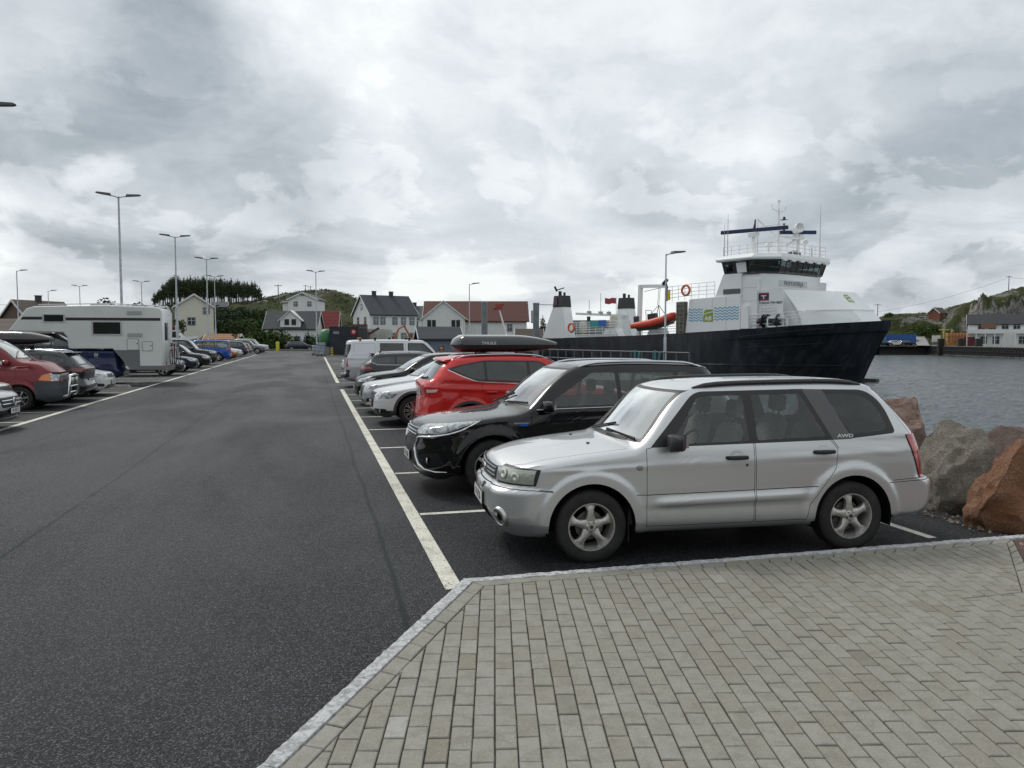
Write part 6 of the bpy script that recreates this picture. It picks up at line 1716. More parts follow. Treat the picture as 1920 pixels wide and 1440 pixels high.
def bicycle(x, y, z, rz, m, label, lean=0.0):
    root = empty('bicycle', (x, y, z), rz, label, 'bicycle', 'bicycles on the camper rack', rx=lean)
    for wx in (-.5, .5):
        w_ = MB(); w_.tube([(wx+.33*math.cos(a), 0, .34+.33*math.sin(a)) for a in np.linspace(0, 2*math.pi, 25)[:-1]], .018, 6, closed=True)
        t = w_.build('wheel', rubber, root)
        s_ = MB()
        for k in range(10): a = 2*math.pi*k/10; s_.tube([(wx, 0, .34), (wx+.32*math.cos(a), 0, .34+.32*math.sin(a))], .003, 4)
        s_.build('spokes', alu, t)
    f = MB(); f.tube([(-.5, 0, .34), (-.12, 0, .32), (-.22, 0, .78), (-.5, 0, .34)], .014, 6); f.tube([(-.12, 0, .32), (.34, 0, .74), (-.2, 0, .74)], .017, 6); f.tube([(.5, 0, .34), (.32, 0, .88)], .016, 6); f.build('frame', m, root)
    h = MB(); h.tube([(.36, -.26, .95), (.32, 0, .90), (.36, .26, .95)], .013, 6); h.build('handlebar', black_trim, root)
    s = MB(); s.tube([(-.36, 0, .86), (-.2, 0, .87), (-.08, 0, .86)], [.05, .04, .02], 8); s.tube([(-.22, 0, .78), (-.23, 0, .86)], .012, 6); s.build('saddle', black_trim, root)
bicycle(-6.12, 37.5, .82, R(90), mat('bike_red', (0.35,0.02,0.02), 0.35), 'red bicycle on the inner rail of the camper rack')
bicycle(-5.96, 37.6, .84, R(-90), mat('bike_white', (0.6,0.6,0.6), 0.35), 'white bicycle on the outer rail of the camper rack')
# low concrete ramp by the camper
g = MB(); g.prism([(-10.5, 0.0), (-7.2, 0.0), (-7.25, .10), (-10.4, .14)], 33.9, 34.25, 'xz'); o = g.build('levelling_plank', mat('plank_grey', (0.30,0.29,0.27), 0.8, var=(4, .2)), smooth=0, recalc=True)
tag(o, 'pale levelling plank lying on the asphalt beside the camper', 'plank')
# --- farther cars
lowcar('estate', pb_dkgrey, 'dark grey car nose out right behind the camper bicycles, lowest bonnet of the left row', -6.75, 44.8, 180)
lowcar('estate', pb_dkblue, 'dark blue estate nose out, second car past the camper', -6.7, 49.6, 180)
lowcar('suv', pb_black, 'black SUV with bright headlamps nose out, third car past the camper', -6.7, 55.6, 180)
lowcar('bigsuv', pb_black, 'tall black off-roader with tall windscreen, fourth car past the camper', -7.0, 62.0, 180)
lowcar('suv', pb_dkgrey, 'dark grey SUV half hidden between the tall off-roader and the blue van', -7.8, 68.0, 180)
lowcar('van', pb_blue, 'bright blue van parked tail to the lane', -7.0-4.6, 72.3, 0, 'van')
lowcar('hatch', pb_copper, 'copper orange hatchback just past the bright blue van', -6.9, 77.5, 180)
lowcar('hatch', pb_white, 'small white hatchback nose out past the copper one', -6.9, 82.5, 180)
lowcar('suv', pb_dkblue, 'dark blue SUV tail to the lane near the far end of the left row', -6.8-4.6, 89.0, 0)
lowcar('estate', pb_grey, 'mid grey estate tail out with red lamps near the trailer', -6.9-4.7, 95.5, 0)
lowcar('pickup', pb_grey, 'grey pickup at the head of the lot facing the lane', -5.9, 104.0, 180)
lowcar('bigsuv', pb_silver2, 'silver off-roader beside the yellow bollard', -5.9, 112.0, 180)
lowcar('estate', pb_dkblue, 'dark saloon parked across the far end of the lane behind the kerb', .4, 128.5, 180, group='cars beyond the far kerb')
lowcar('suv', pb_black, 'black SUV behind the spruces beyond the far kerb', 5.2, 134.0, 180, group='cars beyond the far kerb')
# right row beyond the van
lowcar('hatch', pb_white, 'white hatchback nose out just beyond the silver van', 1.5, 44.0, 0, group=G_R)
lowcar('estate', pb_grey, 'grey estate tail out with a tow bar beyond the silver van', 1.6+4.7, 38.8, 180, group=G_R)
lowcar('hatch', pb_red, 'red hatchback nearly hidden behind the silver van', 2.4+4.1, 50.5, 180, group=G_R)
# ================================================================== the ferry.  local x forward, y to the far side, z above the asphalt
def ferry():
    root = empty('ferry', (50.75, 73.23, 0), R(-66.48), 'black and white car ferry with green logo and blue waves moored at the quay', 'ferry')
    hm = bpy.data.materials.new('hull_black'); hm.use_nodes = True; N = NT(hm.node_tree); b = N.n['Principled BSDF']
    co = N.new('ShaderNodeTexCoord').outputs['Object']; n = N.noise(N.mapping(co, (.35, 1, .08)), 2.4, 8, .65).outputs[0]; n2 = N.noise(co, .5, 6, .6).outputs[0]
    c = N.mix(N.smooth(n, .42, .72), (0.013, 0.015, 0.022), (0.046, 0.049, 0.058)); c = N.mix(N.math('MULTIPLY', N.smooth(n2, .52, .7), .5), c, (0.010, 0.011, 0.016))
    rs = N.noise(N.mapping(co, (1.3, 1, .10)), 1.1, 8, .75).outputs[0]; c = N.mix(N.math('MULTIPLY', N.smooth(rs, .60, .74), .5), c, (0.060, 0.038, 0.028)); N.l.new(c, b.inputs['Base Color']); b.inputs['Roughness'].default_value = .42
    bp = N.new('ShaderNodeBump'); bp.inputs['Strength'].default_value = .5; bp.inputs['Distance'].default_value = .05; N.l.new(N.noise(N.mapping(co, (1, 1, 1)), .9, 3, .5).outputs[0], bp.inputs['Height']); N.l.new(bp.outputs[0], b.inputs['Normal'])
    def wmat(nm, col):
        m = bpy.data.materials.new(nm); m.use_nodes = True; N = NT(m.node_tree); b = N.n['Principled BSDF']; co = N.new('ShaderNodeTexCoord').outputs['Object']
        n = N.noise(N.mapping(co, (1, 1, .12)), 1.6, 8, .7).outputs[0]; n2 = N.noise(co, .35, 5, .6).outputs[0]
        c = N.mix(N.math('MULTIPLY', N.smooth(n, .55, .8), .35), col, tuple(x*.62 for x in col)); c = N.mix(N.math('MULTIPLY', N.smooth(n2, .5, .7), .25), c, tuple(x*.82 for x in col))
        N.l.new(c, b.inputs['Base Color']); b.inputs['Roughness'].default_value = .38
        bp = N.new('ShaderNodeBump'); bp.inputs['Strength'].default_value = .35; bp.inputs['Distance'].default_value = .03; N.l.new(N.noise(co, 1.1, 3, .5).outputs[0], bp.inputs['Height']); N.l.new(bp.outputs[0], b.inputs['Normal'])
        return m
    wm = wmat('ship_white', (0.80, 0.82, 0.825)); gm = mat('ship_window', (0.010,0.013,0.016), 0.08, coat=1); blk = mat('ship_black', (0.014,0.014,0.018), 0.45)
    # hull
    ss = [-37, -36, -30, -24, -18, -12, -8, -5, -2.5, 0, 2, 3.5, 5, 6.2, 7.3, 8.3, 9.2, 9.9, 10.3]
    topz = pchip([(-37, 1.7), (-30, 2.05), (-18, 2.3), (-10, 2.6), (-2.6, 2.92), (4.8, 3.32), (10.3, 3.75)])
    bd = pchip([(-37, 6.2), (-34, 6.5), (2, 6.5), (4.0, 6.25), (5.8, 5.2), (7.5, 3.4), (9.2, 1.2), (10.3, .08)])
    bw = pchip([(-37, 5.2), (-33, 6.0), (-12, 6.3), (-6, 6.0), (-1, 4.9), (3, 2.7), (6, .7), (7.3, .06), (10.3, .05)])
    kz = pchip([(-37, -4), (6.9, -4), (7.5, -2.4), (8.6, 0.0), (9.6, 2.0), (10.3, 3.2)])
    h = MB(); K = 9; left = []; right = []
    for s in ss:
        zt = float(topz(s)); zb = float(kz(s)); ra = []; rb = []
        for k in range(K+1):
            t = k/K; z = zb+(zt-zb)*t
            # side shape: flare grows to the bow
            tw = max(0, min(1, (z+2.6)/(zt+2.6))) if s < 7 else t; w0 = float(bw(s)); w1 = float(bd(s)); yy = w0+(w1-w0)*tw**(1.0 if s > -4 else .5)
            if z < -2.6: yy = w0*(1-((-2.6-z)/1.4)*.3)
            ra.append((s, -yy, z)); rb.append((s, yy, z))
        left.append(ra); right.append(rb)
    h.grid(left); h.grid([r[::-1] for r in right]); h.poly([p for p in left[0]][::-1]+[p for p in right[0]])
    # inner bulwark face and deck
    h.grid([[(s, -float(bd(s)), float(topz(s))), (s, -float(bd(s))+.12 if s < 10 else -.02, float(topz(s)))] for s in ss]); h.grid([[(s, float(bd(s))-.12 if s < 10 else .02, float(topz(s))), (s, float(bd(s)), float(topz(s)))] for s in ss])
    hull = h.build('hull', hm, root, smooth=45, merge=True)
    d = MB(); d.grid([[(s, -float(bd(s))+.02 if s < 10 else -.02, float(topz(s))-1.0), (s, float(bd(s))-.02 if s < 10 else .02, float(topz(s))-1.0)] for s in ss]); d.build('deck', mat('deck_green', (0.05,0.09,0.07), .6), root)
    # rubbing strakes
    st = MB()
    for (s0, s1, z0, z1) in ((-2.6, 6.2, 2.15, 2.95), (-2.6, 6.0, 1.55, 2.2), (-2.5, 5.6, .95, 1.5), (-9, 6.4, -.9, -.75)):
        pts = []
        for i in range(17):
            s = s0+(s1-s0)*i/16; z = z0+(z1-z0)*i/16; zt = float(topz(s)); tw = max(0, (z+2.6)/(zt+2.6)); yy = float(bw(s))+(float(bd(s))-float(bw(s)))*tw**(1.0 if s > -4 else .5); pts.append((s, -yy-.02, z))
        st.tube(pts, .045, 6)
    st.build('rubbing_strake', mat('strake', (0.035,0.038,0.045), .4), hull)
    for s_ in (-22.0, -9.5, 2.9):
        q = MB(); pts = []
        for i in range(9):
            zt = float(topz(s_)); z = -2.2+(zt+2.1)*i/8; tw = (z+2.6)/(zt+2.6); pts.append((s_, -(float(bw(s_))+(float(bd(s_))-float(bw(s_)))*tw**(1.0 if s_ > -4 else .5))-.005, z))
        q.tube(pts, .02, 5); q.build('plate_seam', mat('strake'), hull)
    ft = MB(); ft.box(7.6, 9.1, -.35, .35, -2.55, -2.05); ft.build('bow_fender', black_trim, hull, bevel=.03)
    # main white block (near-side wall with waves) and the recessed forward block
    b = MB(); b.prism([(-9.9, 2.5), (-9.35, 6.35), (-2.6, 6.55), (-2.6, 2.8)], -6.42, 6.42, 'xz'); b.build('deckhouse', wm, root, recalc=True)
    b = MB(); b.prism([(-6.0, 6.3), (-4.9, 8.85), (-2.6, 8.85), (-2.6, 6.3)], -6.30, 6.30, 'xz'); b.build('deckhouse', wm, root, recalc=True)
    f = MB(); f.box(-2.6, -.75, -6.15, 6.15, 2.6, 8.2); f.build('deckhouse', wm, root)
    f = MB(); f.prism([(-2.6, -5.9), (-.6, -5.6), (.35, -4.0), (.35, 4.0), (-.6, 5.6), (-2.6, 5.9)], 2.6, 8.72, 'xy'); f.build('bridge_front', wm, root, recalc=True)
    f = MB(); f.box(-2.4, -.8, 5.9, 7.3, 6.9, 8.3); f.build('bridge_wing', wm, root)
    sw = MB(); sw.box(-4.85, -2.7, -6.36, -6.29, 6.72, 7.25); sw.build('slot_window', gm, root)
    # waves and logo on the near wall
    wv = MB()
    for (x0, x1) in ((-9.40, -7.45), (-5.95, -2.75)):
        for k in range(5):
            n_ = int((x1-x0)/.08); top = []; bot = []
            for i in range(n_+1):
                x = x0+(x1-x0)*i/n_; z = 3.95+k*.30+.075*math.sin((x-x0)*2*math.pi/.62)+.035*(x+9.4)*.6
                top.append((x, -6.428, z+.07)); bot.append((x, -6.428, z-.07))
            wv.grid([bot, top])
    wv.build('wave_stripes', mat('wave_blue', (0.13,0.36,0.55), .45), root, smooth=0)
    def logo(M, sc=1.0, par=root):
        g = MB(); g.M = M; g.poly([(-.72*sc, -.72*sc, 0), (.62*sc, -.72*sc, 0), (.62*sc, .62*sc, 0), (-.4*sc, .62*sc, 0), (-.62*sc, .40*sc, 0), (-.72*sc, -.1*sc, 0)])
        o = g.build('logo', mat('logo_green', (0.22,0.33,0.03), .4), par, smooth=0)
        c = MB(); c.M = M @ Matrix.Translation((0, 0, .008)); pts = []
        for i in range(13):
            t = i/12; x = -.72+1.34*t; z = .02+.34*t**.55; pts.append((x*sc, (z)*sc))
        c.grid([[(p[0], p[1]-.045*sc, 0) for p in pts], [(p[0], p[1]+.06*sc, 0) for p in pts]]); c.build('logo_swoosh', plate_white, o, smooth=0)
        text_obj('lettering', 'AtB', .68*sc, plate_white, o, M @ Matrix.Translation((-.04*sc, -.36*sc, .012)), .003, .92, .95, .018*sc)
    logo(frame_M((-6.68, -6.435, 4.52), (1, 0, 0), (0, 0, 1)), 1.0)
    # bridge: dark window band leaning outwards, roof
    ring0 = [(-4.9, -6.05), (-1.0, -6.05), (.45, -4.2), (.45, 4.2), (-1.0, 6.05), (-4.9, 6.05)]
    ring1 = [(-5.15, -6.25), (-.9, -6.3), (.85, -4.35), (.85, 4.35), (-.9, 6.3), (-5.15, 6.25)]
    b = MB(); b.hull_strip([[(x, y, 8.80) for x, y in ring0], [(x, y, 8.86) for x, y in ring0], [(x, y, 10.15) for x, y in ring1]])
    brg = b.build('bridge_windows', glass('bridge', (0.40,0.45,0.45), 0, 1.0, .02), root, smooth=0, recalc=True)
    cs = MB(); cs.box(-.6, .2, -3.6, 3.6, 8.8, 9.35); cs.box(-4.6, -4.4, -3.2, 3.2, 8.8, 10.1); cs.box(-2.2, -1.9, -.3, .3, 8.8, 9.7); cs.box(-2.2, -1.9, 2.0, 2.6, 8.8, 9.7); cs.build('bridge_console', blk, root)
    pn = MB(); pw = MB()
    def onring(e0, t, z, off=.03):
        i = e0; j = e0+1; q = (z-8.86)/(10.15-8.86)
        a0 = Vector(ring0[i]).lerp(Vector(ring0[j]), t); a1 = Vector(ring1[i]).lerp(Vector(ring1[j]), t); p = a0.lerp(a1, q); ed = (Vector(ring0[j])-Vector(ring0[i])).normalized(); n = Vector((ed.y, -ed.x))
        return (p.x+n.x*off, p.y+n.y*off, z)
    lite = mat('window_sky', (0.30,0.42,0.44), .15, coat=1)
    # door panel and white post on the side, pale see-through windows
    for (e0, t0, t1, z0, z1, m_, nm) in ((0, .42, .72, 8.86, 10.12, wm, 'bridge_door'), (0, .30, .42, 8.86, 10.12, blk, 'pillar_panel'), (0, 0, .10, 8.86, 10.12, blk, 'pillar_panel')):
        q = MB(); q.add([onring(e0, t0, z0), onring(e0, t1, z0), onring(e0, t1, z1), onring(e0, t0, z1)], [(0, 1, 2, 3)]); q.build(nm, m_, brg, smooth=0)
    for (e0, ts) in ((0, (0, .76, 1)), (1, (0, .5, 1)), (2, (0, .125, .25, .375, .5, .625, .75, .875, 1)), (3, (0, .5, 1))):
        for t in ts: pn.bar(onring(e0, t, 8.86, .01), onring(e0, t, 10.13, .01), .15, .05)
    for e0 in (0, 1, 2, 3, 4):
        for z_ in (8.92, 10.06): pn.bar(onring(e0, 0, z_, .01), onring(e0, 1, z_, .01), .05, .14)
    pn.build('mullion', blk, brg)
    sm = MB()
    for (x, z0, z1) in ((-9.0, 4.0, 6.3), (-6.2, 5.3, 6.4), (-4.4, 2.9, 6.4)): sm.box(x-.015, x+.015, -6.432, -6.42, z0, z1)
    for z in (7.3, 5.9): sm.box(-2.55, -.8, -6.165, -6.15, z-.012, z+.012)
    sm.build('plate_seam', mat('seam_grey', (0.42,0.44,0.45), .5), root)
    rf = MB(); out0 = [(-5.6, -6.75), (-1.0, -6.9), (1.05, -4.75), (1.05, 4.75), (-1.0, 6.9), (-5.6, 6.75)]
    rf.hull_strip([[(x*.985, y*.985, 10.16) for x, y in out0], [(x, y, 10.30) for x, y in out0], [(x, y, 10.42) for x, y in out0], [(x*.9, y*.93, 10.80) for x, y in out0]]); rf.build('bridge_roof', wm, root, smooth=0, recalc=True)
    for y in np.linspace(-4.0, 4.0, 6): fl = MB(); fl.box(.86, 1.12, y-.35, y+.35, 10.02, 10.15); fl.build('window_awning', wm, brg)
    def rail(pts, h=1.05, bars=3, post=1.1, m_=white_paint, r=.034, par=root, nm='railing', lean=0):
        g = MB()
        for k in range(bars):
            z = h*(k+1)/bars; g.tube([(p[0], p[1], p[2]+z) for p in pts], r, 5)
        for i in range(len(pts)-1):
            a, e = Vector(pts[i]), Vector(pts[i+1]); n_ = max(1, round((e-a).length/post))
            for k in range(n_+(1 if i == len(pts)-2 else 0)):
                p = a.lerp(e, k/n_); g.tube([tuple(p), (p.x, p.y, p.z+h)], r, 5)
        return g.build(nm, m_, par)
    rail([(-5.0, -6.2, 10.5), (-1.0, -6.2, 10.6), (.75, -4.3, 10.7), (.75, 4.3, 10.7), (-1.0, 6.2, 10.6), (-5.0, 6.2, 10.5)], 1.25)
    rail([(-13.2, -5.9, 6.2), (-9.2, -6.3, 6.4), (-6.0, -6.3, 6.45)], 1.7, 4, 1.0, nm='railing')
    # name and company panels
    dkt = mat('ship_letter', (0.03,0.05,0.05), .4)
    text_obj('lettering', 'FRØYAFERJA', .62, dkt, root, frame_M((.36, -1.2, 7.75), (0, 1, 0), (0, 0, 1)), .01, .95, 1.12, .010)
    nb = MB(); nb.box(.352, .358, -4.0, 1.4, 7.40, 8.10); nb.build('name_board', mat('name_board', (0.55,0.58,0.58), .4), root)
    # mast with yards, radars, horns
    m = MB(); m.tube([(-2.4, 0, 10.6), (-2.4, 0, 13.5), (-2.4, 0, 16.2)], [.22, .16, .09], 10); m.tube([(-2.4, 0, 16.2), (-2.4, 0, 16.9)], .05, 6)
    m.tube([(-2.4, -1.3, 16.6), (-2.4, -1.3, 16.1), (-2.4, -.4, 15.9), (-2.4, .4, 15.9), (-2.4, 1.3, 16.1), (-2.4, 1.3, 16.6)], .05, 6)
    m.tube([(-2.4, 0, 13.2), (-1.0, 1.2, 12.9), (-.2, 1.6, 12.9)], .09, 6); m.tube([(-2.4, 0, 14.5), (-3.4, -1.8, 14.2)], .06, 6); m.tube([(-2.4, 0, 13.0), (-3.6, -2.2, 15.0)], .06, 6)
    m.cyl((-2.4, 0, 16.9), .16, .2, 10); m.build('mast', white_paint, root)
    for z in (15.0, 14.3, 13.6):
        lt = MB(); lt.box(-2.3, -1.7, .1, .7, z-.04, z); lt.cyl((-2.0, .45, z), .13, .3, 8); lt.build('navigation_light', blk if z != 14.3 else mat('nav_amber', (0.35,0.2,0.06), .4), root)
    for (x, y, z, L_, a) in ((-2.3, -4.7, 13.45, 7.2, R(16)), (-1.0, 1.6, 13.6, 4.0, R(52))):
        p = MB(); p.tube([(x, y, 10.5), (x, y, z-.6)], .2, 10); p.build('radar_pedestal', white_paint, root)
        g = MB(); g.box(x-.45, x+.45, y-.4, y+.4, z-.75, z-.25); g.build('radar_gearbox', white_paint, root, bevel=.05)
        s = MB(); s.M = Matrix.Translation((x, y, z)) @ Matrix.Rotation(a, 4, 'Z'); s.box(-L_/2, L_/2, -.13, .13, -.20, .20)
        s.build('radar_scanner', mat('radar_blue', (0.008,0.018,0.08), .35), root, bevel=.05)
    sl = MB(); sl.lathe([(.0, -.5), (.45, -.5), (.55, .4), (.50, .5), (.42, .42), (.0, .1)], 20, axis='x'); o = sl.build('searchlight', white_paint, root, recalc=True); o.location = (-.6, .9, 13.9); o.rotation_euler = (0, R(-10), R(-30))
    sb = MB(); sb.tube([(-.6, .9, 12.9), (-.6, .9, 13.45)], .1, 8); sb.tube([(-1.6, .2, 12.1), (-.6, .9, 12.9)], .12, 8); sb.box(-1.1, -.2, .3, 1.5, 12.75, 12.9); sb.build('light_bracket', white_paint, root)
    for (x, y, z, r) in ((-2.9, -1.0, 12.1, .45), (-1.2, 3.3, 12.6, .38)):
        dm = MB(); dm.lathe([(0, r), (r*.7, r*.8), (r, r*.2), (r*.95, -r*.3), (0, -r*.4)], 16, (x, y, z)); dm.tube([(x, y, 10.6), (x, y, z-.1)], .12, 8); dm.build('radome', white_paint, root, recalc=True)
    for (x, y, z0, z1) in ((-4.7, -5.9, 10.5, 15.4), (-4.9, -6.2, 10.5, 14.4), (-.9, 5.9, 10.5, 17.0), (-3.4, -2.4, 10.6, 14.8), (-1, 4.5, 10.6, 12.6), (-1.5, 5.2, 10.6, 12.3)):
        a = MB(); a.tube([(x, y, z0), (x, y, z0+(z1-z0)*.6), (x, y, z1)], [.05, .035, .014], 5); a.build('whip_aerial', mat('aerial_grey', (0.35,0.37,0.38), .5), root)
    bx = MB(); bx.prism([(-.6, 10.6), (-.6, 11.3), (-1.0, 11.6), (-1.6, 11.4), (-1.6, 10.6)], .6, 1.7, 'xz'); bx.build('covered_console', mat('tarp_grey', (0.12,0.13,0.14), .8), root, recalc=True, bevel=.08)
    fg = MB(); fg.grid([[(-3.7, -2.3, 15.0-.25*i), (-3.85-.05*i, -2.35+.06*math.sin(i), 14.95-.25*i)] for i in range(6)]); fg.build('flag', mat('flag_dark', (0.10,0.015,0.03), .8), root)
    # bow visor: faceted white ramp housing
    v = MB()
    P = dict(a=(.9, -4.0, 7.05), b=(.9, 4.0, 7.05), c=(5.4, -1.6, 6.75), d=(5.4, 2.2, 6.75), e=(7.4, -2.0, 4.75), f=(7.4, 2.2, 4.75), g=(8.5, -1.9, 3.55), h=(8.5, 1.9, 3.55), i=(3.4, -5.1, 4.7), j=(3.4, 5.1, 4.7), k=(4.0, -5.3, 3.1), l=(4.0, 5.3, 3.1), m=(.9, -4.9, 3.0), n=(.9, 4.9, 3.0), ka=(5.0, -4.0, 4.72), kb=(6.9, -3.2, 3.4), la=(5.0, 4.0, 4.72), lb=(6.9, 3.2, 3.4))
    names = list(P); vs = [P[q] for q in names]; I = {q: n_ for n_, q in enumerate(names)}
    fs = ['a c d b', 'c ka e', 'c e f d', 'd f la', 'a i ka c', 'b d la j', 'ka kb g e', 'e g h f', 'f h lb la', 'i k kb ka', 'j la lb l', 'a m k i', 'b j l n']
    v.add(vs, [tuple(I[q] for q in s_.split()) for s_ in fs]); vis = v.build('bow_visor', wmat('visor_white', (0.78, 0.80, 0.80)), root, smooth=0, recalc=True)
    # logo on the sloping top of the visor
    cc = Vector((6.1, -.5, 6.05)); up = Vector((-2.0, 0, 2.0)).normalized(); M = frame_M(cc+Vector((.012, 0, .012)), (0, 1, 0), tuple(up)); logo(M, .85, vis)
    rs = MB(); rs.tube([(4.2, -5.15, 4.78), (5.0, -4.05, 4.80), (7.45, -2.0, 4.83), (7.45, 2.2, 4.83)], .04, 5)
    for p in ((.9, -3.6), (.9, 0), (.9, 3.6)): rs.tube([(p[0]+.3, p[1], 7.05), (p[0]+.3, p[1], 7.5)], .05, 6)
    rs.build('visor_rib', white_paint, vis)
    # recessed working deck: company panel, railings, winch
    pan = MB(); pan.box(-.74, 2.1, -5.86, -5.76, 3.0, 6.98); pan.build('side_screen', wm, root)
    em = MB(); em.box(-.70, .46, -5.90, -5.86, 6.55, 6.70, 0); em.box(-.70, .46, -5.90, -5.86, 5.88, 6.02, 0); em.box(-.70, .46, -5.90, -5.86, 6.02, 6.55, 1); em.build('emblem', [mat('emblem_red', (0.30,0.02,0.04), .4), mat('emblem_navy', (0.01,0.015,0.06), .4)], root)
    tt = MB(); tt.box(-.18, -.06, -5.92, -5.90, 6.06, 6.36); tt.box(-.44, .20, -5.92, -5.90, 6.34, 6.42); tt.build('emblem_mark', plate_white, root)
    text_obj('lettering', 'TORGHATTEN MIDT', .33, dkt, root, frame_M((.68, -5.87, 5.62), (1, 0, 0), (0, 0, 1)), .01, .86, 1.05, .008)
    rail([(-2.4, -6.3, 3.0), (-.5, -6.3, 3.1), (2.4, -6.2, 3.25), (4.2, -5.9, 3.35)], 1.35, 4, 1.0); rail([(-.4, -6.0, 4.55), (1.3, -6.0, 4.55)], .9, 3, .9)
    wn = MB(); wn.lathe([(0, -.9), (.7, -.9), (.7, -.8), (.35, -.75), (.35, .75), (.7, .8), (.7, .9), (0, .9)], 18, (.9, -6.0, 3.75), axis='x')
    for (x, z, r) in ((-.4, 3.7, .4), (1.6, 3.6, .45), (.4, 4.2, .35)): wn.lathe([(0, r), (r*.8, r*.5), (r, 0), (r*.8, -r*.5), (0, -r)], 10, (x, -6.05, z))
    wn.build('mooring_winch', blk, root, recalc=True)
    ff = MB(); ff.box(.6, 3.0, -6.36, -6.22, 3.1, 3.25); ff.box(.6, 3.0, -6.36, -6.22, 4.0, 4.12); ff.box(.6, .75, -6.36, -6.22, 3.1, 4.1); ff.box(2.85, 3.0, -6.36, -6.22, 3.1, 4.1); ff.build('gate_frame', white_paint, root)
    bl = MB(); bl.prism([(-2.5, 3.0), (-2.5, 5.2), (-1.7, 5.4), (-1.5, 3.0)], -6.45, -5.8, 'xz'); bl.build('air_intake', wm, root, recalc=True)
    # funnels
    for (x, y, nm) in ((-31.9, -5.5, 0), (-30.3, 5.4, 1)):
        w_ = .78
        b = MB(); b.hull_strip([[(x-3.2 if not nm else x-1.7, y-w_, 2.0), (x+1.9, y-w_, 2.0), (x+1.9, y+w_, 2.0), (x-3.2 if not nm else x-1.7, y+w_, 2.0)], [(x-1.0, y-w_*.95, 6.2), (x+1.0, y-w_*.95, 6.2), (x+1.0, y+w_*.95, 6.2), (x-1.0, y+w_*.95, 6.2)]]); fo = b.build('funnel', wm, root, smooth=0, recalc=True)
        b = MB(); b.hull_strip([[(x-1.03, y-w_, 6.2), (x+1.03, y-w_, 6.2), (x+1.03, y+w_, 6.2), (x-1.03, y+w_, 6.2)], [(x-.85, y-w_*.9, 7.75), (x+.9, y-w_*.9, 7.75), (x+.9, y+w_*.9, 7.75), (x-.85, y+w_*.9, 7.75)]]); b.build('funnel_cap', blk, fo, smooth=0, recalc=True)
        e = MB(); e.tube([(x-.4, y, 7.7), (x-.4, y, 8.4)], .22, 8); e.tube([(x+.5, y, 7.7), (x+.5, y, 8.2)], .16, 8); e.build('exhaust_pipe', blk, fo)
        if not nm:
            em = MB(); em.box(x-.8, x-.05, y-w_-.05, y-w_-.02, 6.5, 7.5); em.build('emblem', mat('emblem_purple', (0.10,0.03,0.07), .4), fo)
            rt = MB(); rt.tube([(x-.6, y-.6, 8.5), (x-.6, y+.9, 8.9)], .08, 5); rt.tube([(x-.6, y-.8, 9.0), (x-.6, y-.4, 8.4)], .14, 6); rt.build('ship_horn', blk, fo)
    gt = MB(); gt.bar((-30.0, -4.6, 5.3), (-30.0, 4.6, 5.2), .3, .3); gt.tube([(-30, 4.4, 5.2), (-30, 4.4, 2)], .12, 6); gt.build('gantry_beam', white_paint, root)
    for (x, y, z1) in ((-30, 0, 8.2), (-30, -2.2, 7.2), (-30, 1.6, 5.9)): a = MB(); a.tube([(x, y, 5.3), (x, y, z1)], .04, 5); a.box(x-.2, x+.2, y-.25, y+.25, 5.3, 5.7); a.build('deck_lamp', galv, root)
    dv = MB(); dv.bar((-17.4, -5.9, 2.3), (-17.2, -5.9, 8.4), .42, .42); dv.bar((-17.3, -5.9, 8.25), (-13.6, -5.9, 8.1), .34, .38); dv.tube([(-16.6, -5.9, 7.6), (-14.1, -5.9, 7.9)], .04, 5); dv.box(-13.9, -13.5, -6.1, -5.7, 7.9, 8.25); dv.build('davit', white_paint, root)
    fall = MB()
    for x in (-14.1, -14.3): fall.tube([(x, -5.9, 7.9), (x-.2, -5.9, 5.9)], .025, 4)
    for (x, y) in ((-15.9, -6.1), (-12.8, -6.1), (-14.6, -5.4), (-14.2, -6.5)): fall.tube([(-14.3, -5.9, 5.9), (x, y, 4.4)], .035, 4)
    fall.build('lifting_sling', mat('sling_brown', (0.08,0.05,0.06), .7), root)
    # grey-brown folded slide rack by the deckhouse
    sr = MB(); sr.box(-11.2, -9.85, -6.55, -6.0, 2.4, 6.15); o = sr.build('rescue_chute', mat('chute_brown', (0.13,0.12,0.10), .75, var=(2, .3)), root, bevel=.12)
    lb = MB()
    for z in np.linspace(2.9, 5.8, 7): lb.box(-11.0, -10.0, -6.62, -6.56, z-.04, z+.04)
    for x in (-11.0, -10.5, -10.0): lb.box(x-.03, x+.03, -6.62, -6.56, 2.6, 6.0)
    lb.build('chute_slat', mat('slat_light', (0.22,0.21,0.19), .6), o)
    # after deck rails with rafts and buoys
    rail([(-29.3, -6.3, 2.1), (-18.5, -6.3, 2.3)], 1.9, 6, 1.2, r=.03); rail([(-16.5, -6.3, 2.35), (-11.3, -6.3, 2.55)], 1.4, 5, 1.2)
    for (s0, s1) in ((-23.5, -20.5), (-16.0, -13.2)):
        ln = MB(); ln.prism([(s0, 2.1), (s0+.6, 3.2), (s1-.6, 3.2), (s1, 2.2)], -6.2, -5.0, 'xz'); ln.build('deck_house', wm, root, recalc=True)
    for (x, z) in ((-27.6, 3.4), (-22.0, 4.1)):
        rf_ = MB(); rf_.lathe([(0, -.8), (.42, -.75), (.5, -.4), (.5, .4), (.42, .75), (0, .8)], 14, (x, -5.6, z), axis='z'); rf_.build('life_raft_canister', mat('raft_cream', (0.55,0.52,0.45), .5), root, recalc=True)
